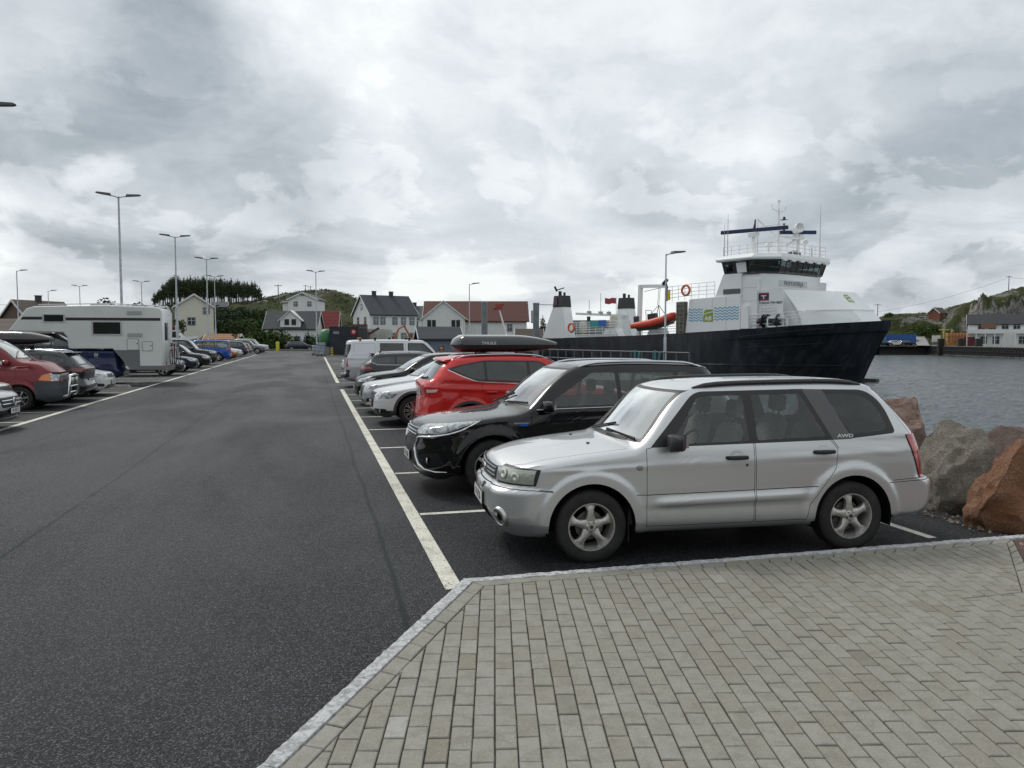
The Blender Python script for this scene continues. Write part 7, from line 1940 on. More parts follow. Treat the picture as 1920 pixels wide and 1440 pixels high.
    sgn = MB(); sgn.box(-25.6, -24.0, -6.36, -6.33, 3.5, 4.2, 0); sgn.box(-24.0, -22.6, -6.36, -6.33, 3.5, 4.3, 1); sgn.build('banner', [mat('banner_teal', (0.03,0.30,0.30), .5), mat('banner_blue', (0.02,0.13,0.45), .5)], root)
    for (x, y, z) in ((-29.0, -6.42, 3.4), (-9.9, -6.4, 7.4)):
        lr = MB(); lr.tube([(x+.55*math.cos(a), y, z+.55*math.sin(a)) for a in np.linspace(0, 2*math.pi, 21)[:-1]], .13, 8, closed=True); lr.build('lifebuoy', mat('buoy_orange', (0.60,0.13,0.05), .5), root)
    lm = MB(); lm.tube([(-12.9, -6.1, 6.3), (-12.9, -6.1, 8.0), (-13.1, -6.1, 8.5)], .10, 6); lm.tube([(-13.5, -6.1, 8.3), (-12.9, -6.1, 8.8)], .22, 8); lm.build('deck_floodlight', blk, root)
    ye = MB(); ye.box(-12.7, -12.4, -6.3, -6.1, 6.4, 7.6); ye.build('yellow_bag', mat('yellow_pvc', (0.55,0.45,0.02), .6), root)
    pk = MB(); pk.tube([(-28.0, 1.0, 2.2), (-28.0, 1.0, 7.6)], .05, 5); fl_ = [[(-28.0+.0, 1.0, 7.5-.13*j) for j in range(7)], [(-28.3, .5, 7.55-.13*j) for j in range(7)], [(-28.4, 0.0, 7.4-.13*j) for j in range(7)], [(-28.7, -.5, 7.5-.13*j) for j in range(7)]]
    pk.build('flagpole', white_paint, root); fgm = MB(); fgm.grid(fl_); fgm.build('flag', mat('flag_red', (0.35,0.06,0.07), .8), root)
    # rescue boat hanging under the davit: a thing of its own
    w = root.matrix_basis.copy(); mw = Matrix.Translation(root.location) @ Matrix.Rotation(R(-66.48), 4, 'Z')
    rb = empty('rescue_boat', tuple((mw @ Vector((-14.6, -6.2, 3.7)))), R(-66.48), 'red inflatable rescue boat hanging from the white davit of the ferry', 'rescue boat')
    rb.rotation_euler = (0, R(-6), R(-66.48)); rb.scale = (.95, 1, 1.3)
    t = MB(); t.tube([(-3.1, -.85, .05), (0, -.95, .02), (2.0, -.85, .15), (3.0, -.3, .42), (3.15, 0, .46), (3.0, .3, .42), (2.0, .85, .15), (0, .95, .02), (-3.1, .85, .05)], [.27, .36, .36, .33, .30, .33, .36, .36, .27], 12); t.build('tube', mat('boat_red', (0.60,0.065,0.03), .4), rb)
    k = MB(); k.hull_strip([[(-2.9, -.8, 0), (-2.9, 0, -.45), (-2.9, .8, 0)], [(0, -.85, 0), (0, 0, -.55), (0, .85, 0)], [(2.2, -.6, .1), (2.2, 0, -.35), (2.2, .6, .1)], [(2.9, -.1, .35), (2.9, 0, .2), (2.9, .1, .35)]]); k.build('keel', mat('boat_grey', (0.18,0.18,0.18), .5), rb, recalc=True)
    cn = MB(); cn.box(-.9, .3, -.3, .3, .1, .95); cn.tube([(-.9, -.5, .2), (-.9, -.5, 1.3), (-.9, .5, 1.3), (-.9, .5, .2)], .04, 6); cn.box(-3.3, -2.7, -.25, .25, .0, .95); cn.build('console', blk, rb, bevel=.04)
    return root
ferry()
# ================================================================== lamps, fence, buildings, plants, far shore
def lamp(u, v_top, h, label, arms=2, group='lamp posts over the parking lot', dep=None, name='street_lamp'):
    dep = dep or (h-CAM_H)/math.tan(math.atan((720-v_top)/1442)-PITCH); p = cw((u-960)/1442*(dep*math.cos(PITCH)-(h-CAM_H)*math.sin(PITCH)), dep)
    root = empty(name, (p.x, p.y, 0), R(12), label, 'lamp post', group)
    m = MB(); r0 = .085*h/10+.01
    m.tube([(0,0,0), (0,0,h*.33), (0,0,h*.335), (0,0,h-.05)], [r0*1.15, r0*1.1, r0*.8, r0*.5], 10); m.build('pole', galv, root)
    for s in ((-1, 1) if arms == 2 else (1,)):
        a = MB(); a.tube([(0,0,h-.12), (s*.22, 0, h-.04), (s*.5, 0, h)], .03, 6)
        a.build('arm', galv, root)
        hd = MB(); hd.prism([(s*.35, h-.03), (s*1.05, h+.06), (s*1.15, h+.10), (s*1.05, h+.14), (s*.4, h+.10)], -.13, .13, 'xz'); hd.build('lamp_head', mat('lamp_head_grey', (0.10,0.105,0.11), .5), root, recalc=True)
    return root
lamp(222, 367, 10, 'tallest twin lamp post rising behind the camper')
lamp(328, 443, 10, 'twin lamp post in front of the cream gable house')
lamp(387, 485, 10, 'twin lamp post just right of the cream gable house')
lamp(402, 518, 10, 'thin twin lamp post between the cream house and the forest')
lamp(592, 509, 10, 'twin lamp post in front of the dormered white house')
lamp(265, 528, 10, 'short-looking twin lamp post left of the forested knoll')
lamp(149, 536, 10, 'distant twin lamp post above the camper roof')
lamp(31, 507, 10, 'single-arm lamp post near the left edge of the picture', 1)
lamp(90, 545, 9, 'thin distant lamp post left of the camper', 1)
lamp(880, 532, 7.5, 'slim lamp post in front of the tiled warehouse', 1)
lamp(1249, 474, 6.2, 'dark lamp post with bent head standing against the ferry hull', 1)
lamp(-44, 194, 10, 'lamp post outside the left edge with one head reaching into the picture', 2)
# quay railing: two rails with posts, beside the ferry
def railing(u0, d0, u1, d1, label):
    a, b = bear(u0, d0), bear(u1, d1); root = empty('quay_railing', (a.x, a.y, 0), 0, label, 'railing')
    L_ = (b-a); n = int(L_.length/.85)
    g = MB()
    for z in (1.32, .85, .42): g.tube([(0,0,z), (L_.x, L_.y, z)], .032, 6)
    g.build('rail', mat('rail_steel', (0.10,0.11,0.12), .6, .1), root)
    for i in range(n+1):
        q = L_*i/n; p = MB(); p.tube([(q.x, q.y, 0), (q.x, q.y, 1.32)], .03, 6); p.build('post', mat('rail_steel'), root)
railing(930, 52, 1292, 35.5, 'galvanised quay railing between the parked cars and the ferry hull')
for (u, d) in ((1190, 37.5), (1228, 36.6)):
    p = bear(u, d); g = MB(); g.tube([(0,0,1.4), (.05,.1,.9), (.0,.3,.5), (.3,.5,.2)], .05, 6); g.tube([(.3,.1,1.35), (.25,.2,.8), (.4,.2,.4)], .04, 6)
    o = g.build('mooring_rope', mat('rope_teal', (0.05,0.28,0.30), .8)); o.location = p; tag(o, 'teal mooring rope hung over the %s of the quay railing' % ('middle' if u < 1200 else 'right part'), 'rope')
# dolphins of the ferry berth
def dolphin(u, v, d, r, label, arm=False):
    p = bear(u, d); h = zat(v, d); root = empty('berth_pylon', (p.x, p.y, 0), 0, label, 'pylon', 'steel pylons of the ferry berth')
    g = MB(); g.cyl((0,0,-2.4), r, h+2.4, 20); g.build('column', mat('pylon_grey', (0.16,0.185,0.20), .5, var=(.8, .2)), root)
    c = MB(); c.cyl((0,0,h), r*1.12, .12, 20); c.build('cap', galv, root)
    if arm: a = MB(); a.tube([(0,0,h-.1), (r+4, 1.0, h-.1)], .05, 6); a.tube([(r+2.6,.6,h-.1), (r+2.6,.6,h-4)], .03, 5); a.box(-r*1.6, -r*.9, -.2, .2, h-2.6, h-.9); a.build('walkway_arm', galv, root)
dolphin(908.5, 568, 104, .42, 'steel pylon standing before the tiled warehouse roof'); dolphin(1005, 570, 104, .42, 'steel pylon with a lamp arm next to the left funnel', True)
# --- materials
def siding(name, col, vert=True, sc=6.0):
    m = bpy.data.materials.new(name); m.use_nodes = True; N = NT(m.node_tree); b = N.n['Principled BSDF']; co = N.new('ShaderNodeTexCoord').outputs['Object']
    wv = N.new('ShaderNodeTexWave'); wv.wave_type = 'BANDS'; wv.bands_direction = 'DIAGONAL' if vert else 'Z'; wv.inputs['Scale'].default_value = sc*.35; N.l.new(N.mapping(co, (1, 1, 0) if vert else (0, 0, 1)), wv.inputs[0])
    n = N.noise(co, .8, 6, .6).outputs[0]; c = N.mix(N.math('MULTIPLY', N.smooth(wv.outputs[1], .75, .98), .35), col, tuple(x*.55 for x in col)); c = N.mix(N.math('MULTIPLY', N.smooth(n, .45, .7), .22), c, tuple(x*.8 for x in col))
    N.l.new(c, b.inputs['Base Color']); b.inputs['Roughness'].default_value = .7; return m
def tiles(name, col, sc=4.0):
    m = bpy.data.materials.new(name); m.use_nodes = True; N = NT(m.node_tree); b = N.n['Principled BSDF']; co = N.new('ShaderNodeTexCoord').outputs['Object']
    wv = N.new('ShaderNodeTexWave'); wv.bands_direction = 'Z'; wv.inputs['Scale'].default_value = sc*.55; N.l.new(co, wv.inputs[0]); n = N.noise(N.mapping(co, (1, 1, 3)), 1.6, 7, .7).outputs[0]
    c = N.mix(N.smooth(wv.outputs[1], .6, .95), col, tuple(x*.45 for x in col)); c = N.mix(N.math('MULTIPLY', N.smooth(n, .4, .65), .5), c, tuple(x*.65 for x in col)); N.l.new(c, b.inputs['Base Color']); b.inputs['Roughness'].default_value = .75
    bp = N.new('ShaderNodeBump'); bp.inputs['Distance'].default_value = .05; N.l.new(wv.outputs[1], bp.inputs['Height']); N.l.new(bp.outputs[0], b.inputs['Normal']); return m
W_WHITE = siding('siding_white', (0.74,0.75,0.74)); W_CREAM = siding('siding_cream', (0.68,0.67,0.56), False); W_GREY = siding('siding_blue_grey', (0.16,0.19,0.23)); W_RED = siding('siding_red', (0.30,0.06,0.03)); W_BROWN = siding('siding_brown', (0.14,0.09,0.06)); W_DARK = siding('siding_dark', (0.045,0.045,0.048), False)
T_SLATE = tiles('slate', (0.055,0.062,0.072)); T_RED = tiles('red_tiles', (0.135,0.045,0.033)); T_BRIGHT = tiles('bright_red_sheet', (0.27,0.055,0.05), 2); T_BROWN = tiles('brown_roof', (0.10,0.075,0.055)); T_GREY = tiles('grey_roof', (0.10,0.11,0.12))
TRIM = mat('house_trim', (0.68,0.69,0.68), .5); PANE = mat('house_pane', (0.03,0.035,0.04), .08, coat=1); FRAMEB = mat('frame_bluegrey', (0.22,0.27,0.31), .5)
def house(name, label, p, rz, w, d, eave, ridge, wm, rm, wins=(), z0=0.0, over=.35, chim=(), cat='house', group=None, axis='x', door=None, trim=TRIM, frame=None):
    """ridge runs along local x (length w) ; gables at +-w/2 ; depth d along y. wins: (face, a, z, ww, wh) face in F(-y) B L(-x) R(+x)"""
    frame = frame or FRAMEB
    root = empty(name, (p.x, p.y, z0), rz, label, cat, group)
    b = MB(); hw, hd = w/2, d/2
    b.prism([(-hd, 0), (hd, 0), (hd, eave), (0, ridge-.05), (-hd, eave)], -hw, hw, 'yz'); b.build('wall', wm, root, smooth=0, recalc=True)
    r = MB(); k = (ridge-eave)/hd; t = .16
    for s in (-1, 1):
        r.prism([(s*(hd+over), eave-k*over), (0, ridge), (0, ridge+t), (s*(hd+over), eave-k*over+t)], -hw-over, hw+over, 'yz')
    ro = r.build('roof', rm, root, smooth=0, recalc=True)
    for sx in (-1, 1):
        e = MB()
        for s in (-1, 1):
            x = sx*(hw+over+.02); e.add([(x, s*(hd+over+.03), eave-k*over-.12), (x, 0, ridge-.14), (x, 0, ridge+t+.03), (x, s*(hd+over+.03), eave-k*over+t+.03), (x+sx*.05, s*(hd+over+.03), eave-k*over-.12), (x+sx*.05, 0, ridge-.14), (x+sx*.05, 0, ridge+t+.03), (x+sx*.05, s*(hd+over+.03), eave-k*over+t+.03)], [(0,1,2,3), (4,5,6,7), (0,1,5,4), (2,3,7,6), (1,2,6,5), (0,3,7,4)])
        e.build('barge_board', trim, root, smooth=0, recalc=True)
    def facebox(face, a, z, ww, wh, o0, o1, mb, m=0):
        if face == 'F': mb.box(a-ww/2, a+ww/2, -hd-o1, -hd-o0, z-wh/2, z+wh/2, m)
        if face == 'B': mb.box(a-ww/2, a+ww/2, hd+o0, hd+o1, z-wh/2, z+wh/2, m)
        if face == 'L': mb.box(-hw-o1, -hw-o0, a-ww/2, a+ww/2, z-wh/2, z+wh/2, m)
        if face == 'R': mb.box(hw+o0, hw+o1, a-ww/2, a+ww/2, z-wh/2, z+wh/2, m)
    for (face, a, z, ww, wh) in wins:
        f = MB(); facebox(face, a, z, ww+.3, wh+.3, -.02, .05, f); fo = f.build('window', frame, root, smooth=0)
        g = MB(); facebox(face, a, z, ww, wh, .03, .065, g); g.build('pane', PANE, fo, smooth=0)
        q = MB(); facebox(face, a, z, .07, wh, .06, .08, q); facebox(face, a, z+wh*.12, ww, .06, .06, .08, q); q.build('glazing_bar', trim, fo, smooth=0)
    if z0 > 0: f = MB(); f.box(-hw+.05, hw-.05, -hd+.05, hd-.05, -2.5, .02); f.build('foundation', mat('foundation', (0.22,0.21,0.2), .9, var=(1,.2)), root, smooth=0)
    if door:
        f = MB(); facebox(door[0], door[1], 1.05, 1.0, 2.1, -.02, .06, f); f.build('door', mat('house_door', (0.15,0.16,0.17), .5), root, smooth=0)
    for (cx_, cy_) in chim:
        c = MB(); c.box(cx_-.35, cx_+.35, cy_-.3, cy_+.3, ridge-.8, ridge+.85); c.box(cx_-.42, cx_+.42, cy_-.37, cy_+.37, ridge+.85, ridge+.95); c.build('chimney', mat('chimney_dark', (0.05,0.05,0.055), .8), ro, smooth=0)
    return root
Vr = -YAW    # facing the viewer
# cream gable house (gable to us)
house('gable_house', 'cream clapboard house with its gable toward the lot, left of the forested knoll', bear(366, 142), Vr+R(90)+R(23), 9, 6.4, zat(577, 142), zat(555, 142), W_CREAM, T_GREY, [('L', -2.0, 6.9, .9, 1.0), ('L', .5, 5.0, 1.1, 1.2), ('R', 1.5, 4.5, 1.0, 1.2)], chim=())
# dormered white house
dh = house('dormer_house', 'white house with a dark tiled roof and gabled dormer behind the end of the lane', bear(553, 150), Vr+R(4), 9.6, 7, 3.9, zat(585, 150), W_WHITE, T_SLATE, [('F', -3, 1.7, 1.0, 1.1), ('F', 3.4, 1.7, 1.0, 1.1), ('F', 1.2, 1.7, 1.0, 1.1)])
dm = MB(); dm.prism([(-1.9, 4.1), (1.9, 4.1), (1.9, 5.5), (0, 7.1), (-1.9, 5.5)], -3.55, .0, 'xz'); dmo = dm.build('dormer', W_WHITE, dh, smooth=0, recalc=True)
r_ = MB()
for s in (-1, 1): r_.prism([(s*2.3, 5.15), (0, 7.15), (0, 7.32), (s*2.3, 5.32)], -3.85, .2, 'xz')
r_.build('dormer_roof', TRIM, dmo, smooth=0, recalc=True)
for x in (-.65, .65): q = MB(); q.box(x-.42, x+.42, -3.62, -3.54, 4.5, 5.6); q.build('window', PANE, dmo, smooth=0)
# gable house on the slope behind
house('hillside_house', 'white gabled house on the hillside above the dark tiled roof', bear(577, 196), Vr+R(90), 8, 7.2, 3.6, zat(551, 196)-zat(590, 196), W_WHITE, T_GREY, [('L', -1.7, 2.5, .8, 1.0), ('L', 1.7, 2.5, .8, 1.0), ('R', -1.7, 2.6, .9, 1.1), ('R', 1.6, 2.6, .9, 1.1), ('R', 0, 5.0, .6, .8), ('L', 0, 5.0, .6, .8)], z0=zat(590, 196))
house('hillside_annex', 'low white annex with flat grey roof left of the hillside gable', bear(548, 197), Vr, 3.2, 4, 2.9, 3.3, W_WHITE, T_GREY, [('F', .2, 2.0, .6, .6)], z0=zat(590, 197))
house('garage', 'white garage with a bright red sheet roof beside the dark tiled house', bear(617, 156), Vr+R(4), 3.9, 5.5, 2.9, zat(585, 156), W_WHITE, T_BRIGHT, [], door=('F', 0))
# large white house, slate roof
house('slate_house', 'large white two-storey house with slate roof and two dark chimneys', bear(722, 152), Vr+R(33), 9.6, 8.8, 6.6, zat(556, 152), W_WHITE, T_SLATE,
      [('L', -1.8, 5.3, .8, 1.3), ('L', 1.8, 5.3, .8, 1.3), ('L', -1.8, 2.3, .8, 1.3), ('L', 1.8, 2.3, .8, 1.3), ('L', 0, 8.0, .7, .9)]+[('F', x, z, .8, 1.25) for z in (2.3, 5.3) for x in (-3.7, -2.3, .2, 2.0, 3.8)], chim=((-2.2, 0), (1.4, 0)))
house('back_house', 'white house with grey roof peeping out behind the large slate house', bear(790, 172), Vr+R(-15), 7, 6, 6.4, 9.0, W_WHITE, T_GREY, [('F', 0, 5, .8, 1.2), ('F', 2, 5, .8, 1.2)], chim=((-1.5, 0),))
# tiled warehouse with a front gable
wh = house('warehouse', 'long white warehouse with red tiled roof and a front gable by the ferry berth', bear(893, 122), Vr+R(2), 15.6, 8, zat(602, 122), zat(567, 122), W_WHITE, T_RED, [('F', 5.2, 3.6, .5, .9)])
gb = MB(); gz0, gz1 = zat(599, 122), zat(570, 122)
gb.prism([(-7.9, 0), (-1.6, 0), (-1.6, gz0), (-4.75, gz1), (-7.9, gz0)], -7.0, -3.9, 'xz'); go = gb.build('front_wing', W_WHITE, wh, smooth=0, recalc=True)
r_ = MB()
for s in (-1, 1): r_.prism([(-4.75+s*3.5, gz0-.3), (-4.75, gz1), (-4.75, gz1+.2), (-4.75+s*3.5, gz0-.1)], -7.3, -2.0, 'xz')
r_.build('wing_roof', TRIM, go, smooth=0, recalc=True)
for x in (-6.9, -6.2, -3.3, -2.6):
    q = MB(); q.box(x-.28, x+.28, -7.06, -6.99, 3.6, 4.7); q.build('window', PANE, go, smooth=0)
# nearer slate-roofed shed
house('shed', 'blue grey shed with a slanting dark roof between the van and the warehouse', bear(822, 92), Vr+R(14), 4.6, 4.2, 2.0, zat(615, 92), W_GREY, T_SLATE, [])
house('storage_hut', 'small low hut with rusty roof at the foot of the berth pylon', bear(992, 112), Vr, 3.4, 3, 2.2, 3.2, mat('ochre', (0.3,0.26,0.12), .8), T_BROWN, [])
# brown shed with rust roof, left
house('brown_shed', 'weathered brown shed with an orange rusted roof below the bushes', bear(421, 132), Vr+R(5), 5.2, 3.4, 1.8, 2.6, W_BROWN, tiles('rust_roof', (0.33,0.14,0.06), 2), [])
house('brown_house', 'brown house with a chimney far left behind the camper', bear(76, 118), Vr+R(70), 8, 7, 4.2, zat(566, 118), W_BROWN, T_BROWN, [], chim=((0, 0),))
house('long_barn', 'long dark low barn at the left edge behind the cars', bear(0, 88), Vr+R(10), 13, 6, 2.6, zat(600, 88), W_DARK, T_BROWN, [])
house('red_hut', 'small reddish hut with pale barge boards left of the cream house', bear(312, 150), Vr+R(90), 5, 3.6, 4.6, zat(577, 150), W_RED, T_BROWN, [('L', 0, 3.5, .7, .7)])
house('knoll_cabin', 'dark roofed cabin peeking from the trees below the forested knoll', bear(415, 225), Vr+R(15), 4, 4, 1.6, 2.9, W_BROWN, T_GREY, [], z0=zat(586, 225))
# --- yard objects round the container
def container(name, u, d, v_top, wpx, dep_, m, label, rz=0.0, z0=0.0, cat='container', h=None):
    p = bear(u, d); h = h or zat(v_top, d)-z0; w_ = wpx*d/1442; root = empty(name, (p.x, p.y, z0), Vr+rz, label, cat)
    g = MB(); g.box(-w_/2, w_/2, 0, dep_, 0, h); n = int(w_/.28)
    for i in range(n): x = -w_/2+(i+.5)*w_/n; g.box(x-.07, x+.07, -.035, 0.0, .15, h-.15)
    n = int(dep_/.3)
    for i in range(n): y = (i+.5)*dep_/n; g.box(w_/2, w_/2+.035, y-.08, y+.08, .15, h-.15)
    g.build('shell', m, root, smooth=0)
    f = MB()
    for x in (-w_/2, w_/2): f.box(x-.06, x+.06, -.06, .06, 0, h+.02)
    f.box(-w_/2, w_/2, -.05, .05, h-.1, h+.03); f.box(-w_/2, w_/2, -.05, .05, 0, .12); f.build('frame', m, root, smooth=0)
    return root, w_, h
ct, w_, h_ = container('container', 646, 93, 613, 53, 5.5, mat('container_dark', (0.022,0.026,0.036), .5, var=(.7, .2)), 'tall dark container with a round red sign standing at the end of the right row')
sg = MB(); sg.lathe([(0, -.02), (.33, -.02), (.33, 0), (0, 0)], 28, axis='y'); so_ = sg.build('round_sign', mat('sign_red', (0.55,0.03,0.03), .4), ct, recalc=True); so_.location = (1.15, -.05, h_-.62)
text_obj('lettering', 'M', .40, plate_white, so_, frame_M((0, -.03, 0), (1, 0, 0), (0, 0, 1)), .004, .9, 1, .02)
pb = MB(); pb.box(-1.3, -.62, -.06, -.036, h_-.85, h_-.55); pb.build('small_panel', mat('panel_grey', (0.32,0.33,0.35), .5), ct)
text_obj('lettering', '3 OM', .2, plate_blk, ct, frame_M((-.96, -.065, h_-.70), (1, 0, 0), (0, 0, 1)), .002)
container('container', 697, 108, 617, 52, 6, mat('container_white', (0.50,0.51,0.46), .5, var=(.8, .15)), 'off-white corrugated container to the right of the dark one')
p = bear(613, 95); root = empty('tank', (p.x, p.y, 0), 0, 'green plastic tank beside the dark container', 'tank')
g = MB(); g.lathe([(0, 1.15), (.3, 1.12), (.75, .9), (.98, .4), (1.0, 0), (.95, -.5), (.7, -.95), (.3, -1.12), (0, -1.15)], 28, (0, 0, 2.0)); g.build('vessel', mat('tank_green', (0.06,0.20,0.09), .45, var=(1, .15)), root, recalc=True, smooth=60)
g = MB(); g.box(-.6, .6, -.6, .6, 0, .95); g.build('plinth', mat('tank_base', (0.45,0.46,0.45), .6), root)
def pallet(u, d, label, n=4):
    p = bear(u, d); root = empty('pallet_stack', (p.x, p.y, 0), Vr, label, 'pallet load')
    g = MB()
    for k in range(3): g.box(-.5+k*.42, -.38+k*.42, -.5, .5, 0, .1)
    g.box(-.5, .5, -.5, .5, .1, .14); g.build('pallet', mat('pallet_wood', (0.25,0.18,0.1), .8), root)
    for k in range(n):
        b = MB(); b.box(-.46, .46, -.46, .46, .15+k*.34, .47+k*.34); b.build('wrapped_bale', mat('shrink_wrap', (0.30,0.34,0.38), .25, coat=.7, bump=(12, .6), var=(5, .3)), root, bevel=.04)
pallet(602, 87, 'grey shrink-wrapped pallet load at the end of the lane'); pallet(594, 92, 'second wrapped pallet load half hidden behind the first', 3)
p = bear(622.5, 90); g = MB(); g.lathe([(0, .0), (.14, .0), (.14, .8), (.10, .9), (0, .9)], 14)
for k in range(3): g.lathe([(.145, .18+k*.25), (.15, .20+k*.25), (.15, .28+k*.25), (.145, .30+k*.25)], 14, m=1)
o = g.build('hazard_post', [mat('hazard_yellow', (0.65,0.50,0.02), .5), black_trim]); o.location = p; tag(o, 'short yellow and black hazard post by the dark container', 'post')
p = bear(521, 119); root = empty('yellow_bollard', (p.x, p.y, 0), 0, 'tall yellow bollard standing on the kerb at the lane end', 'bollard')
g = MB(); g.cyl((0,0,0), .26, 1.35, 16); g.build('post', mat('bollard_yellow', (0.62,0.58,0.03), .5), root); g = MB(); g.lathe([(0, .1), (.2, .08), (.28, 0)], 16, (0,0,1.35)); g.build('cap', mat('bollard_cap', (0.5,0.47,0.03), .5), root)
g = MB(); a, b = bear(470, 121), bear(600, 117); n = (b-a).normalized(); t_ = Vector((-n.y, n.x, 0))*.3
g.prism([tuple((a-t_)[:2]), tuple((b-t_)[:2]), tuple((b+t_)[:2]), tuple((a+t_)[:2])], 0, .28, 'xy'); struct('far_kerb', g, mat('kerb_far', (0.20,0.18,0.15), .85), smooth=0, recalc=True)
# excavator: body, cab, boom, stick, bucket
def excavator(u, d, rz, label, m, sc=1.0):
    p = bear(u, d); root = empty('excavator', (p.x, p.y, 0), rz, label, 'excavator', 'excavators in the yard'); root.scale = (sc,)*3
    for y in (-1.1, 1.1):
        g = MB(); g.prism(rpoly([(-1.9, 0), (1.9, 0), (1.9, .8), (-1.9, .8)], .38, 5), y-.28, y+.28, 'xz'); g.build('track', mat('track_dark', (0.04,0.04,0.04), .8), root, recalc=True)
    g = MB(); g.prism([(-2.2, .95), (1.4, .95), (1.5, 1.5), (.4, 1.9), (-2.2, 2.1)], -1.25, 1.25, 'xz'); g.build('body', m, root, recalc=True, bevel=.06)
    g = MB(); g.prism([(.1, 1.3), (1.6, 1.3), (1.5, 2.2), (1.1, 2.95), (.0, 2.95)], .2, 1.2, 'xz'); g.build('cab', PANE, root, recalc=True, bevel=.04)
    bo = MB(); 
    for (q0, q1, w0) in (((.9, -.2, 1.6), (2.2, -.2, 4.4), .42), ((2.2, -.2, 4.4), (3.4, -.2, 5.0), .36)): bo.bar(q0, q1, .28, w0*.75)
    bo.build('boom', m, root); st = MB(); st.bar((3.2, -.2, 5.1), (4.6, -.2, 2.4), .28, .32); st.build('stick', m, root)
    bk = MB(); bk.prism([(4.3, 2.5), (4.9, 2.3), (4.8, 1.6), (4.2, 1.4), (3.9, 1.9)], -.7, .3, 'xz'); bk.build('bucket', mat('bucket_rust', (0.10,0.06,0.04), .7), root, recalc=True)
excavator(727, 118, Vr+R(15), 'orange excavator with raised boom in front of the slate house', mat('excavator_orange', (0.42,0.10,0.03), .5, var=(2, .2)), .78)
# loader wreck behind the container: brown frame seen over its top
p = bear(676, 106); root = empty('rusty_loader', (p.x, p.y, 0), Vr, 'rusty brown loader arm rising behind the dark container', 'machine')
g = MB(); g.box(-1.3, 1.2, -.6, .6, 1.0, 2.9); g.build('body', mat('rust_dark', (0.12,0.06,0.045), .8, var=(2, .3)), root, bevel=.05); g = MB(); g.bar((1.0, 0, 2.4), (2.6, 0, 3.4), .2, .3); g.bar((-1.2, 0, 2.7), (-2.6, 0, 3.3), .2, .3); g.box(-.9, .9, -.65, .65, 2.9, 3.9); g.build('arm', mat('rust_dark'), root)
for sx in (-1, 1): g = MB(); g.lathe([(0, -.2), (.6, -.2), (.6, .2), (0, .2)], 16, (sx*.9, 0, .6), axis='y'); g.build('wheel', rubber, root, recalc=True)
# crane with red head at the berth
p = bear(950, 98); root = empty('berth_crane', (p.x, p.y, 0), Vr, 'thin white crane arm with a red winch head in front of the warehouse roof', 'crane')
zt = zat(580, 98); g = MB(); g.tube([(0, 0, 0), (0, 0, zat(628, 98))], .3, 10); g.build('base', white_paint, root)
g = MB(); g.tube([(0, 0, zat(630, 98)), (-.95, 0, zt)], [.14, .08], 8); g.build('arm', white_paint, root)
g = MB(); g.box(-1.45, -.55, -.3, .3, zt, zt+.65); g.box(-1.7, -1.3, -.2, .2, zt-.1, zt+.2); g.box(-.6, -.3, -.2, .2, zt+.45, zt+.75); g.build('winch_head', mat('winch_red', (0.30,0.05,0.04), .6), root, bevel=.03)
# --- plants
LEAF = {}
def leafmat(name, c0=None, c1=None):
    if name in LEAF: return LEAF[name]
    m = bpy.data.materials.new(name); m.use_nodes = True; N = NT(m.node_tree); b = N.n['Principled BSDF']; oi = N.new('ShaderNodeObjectInfo'); co = N.new('ShaderNodeTexCoord').outputs['Object']
    n = N.noise(co, 1.1, 4, .7).outputs[0]; c = N.mix(N.smooth(n, .35, .65), c0, c1); c = N.mix(N.math('MULTIPLY', oi.outputs['Random'], .4), c, tuple(x*.6 for x in c0)); N.l.new(c, b.inputs['Base Color']); b.inputs['Roughness'].default_value = .8; b.inputs['Specular IOR Level'].default_value = .15
    LEAF[name] = m; return m
BARK = mat('bark', (0.11,0.09,0.075), .9)
def crown_mesh(blobs, n, size, seed):
    rnd = random.Random(seed); g = MB()
    vol = [b[3]*b[4]*b[5] for b in blobs]; tot = sum(vol)
    for (cx_, cy_, cz_, rx, ry, rz_), v in zip(blobs, vol):
        for _ in range(int(n*v/tot)+1):
            d = Vector((rnd.gauss(0,1), rnd.gauss(0,1), rnd.gauss(0,1))).normalized()*(rnd.random()**.40)
            c = Vector((cx_+d.x*rx, cy_+d.y*ry, cz_+d.z*rz_)); s = size*rnd.uniform(.5, 1.4)
            a = Vector((rnd.gauss(0,1), rnd.gauss(0,1), rnd.gauss(0,.7))).normalized(); b_ = a.orthogonal().normalized(); e = a.cross(b_)
            th = rnd.random()*6.28; u_ = (b_*math.cos(th)+e*math.sin(th))*s; w2 = (e*math.cos(th)-b_*math.sin(th))*s*.7
            g.add([tuple(c-u_), tuple(c+w2*.8), tuple(c+u_*1.1), tuple(c-w2)], [(0, 1, 2, 3)])
    return g
PROTO = {}
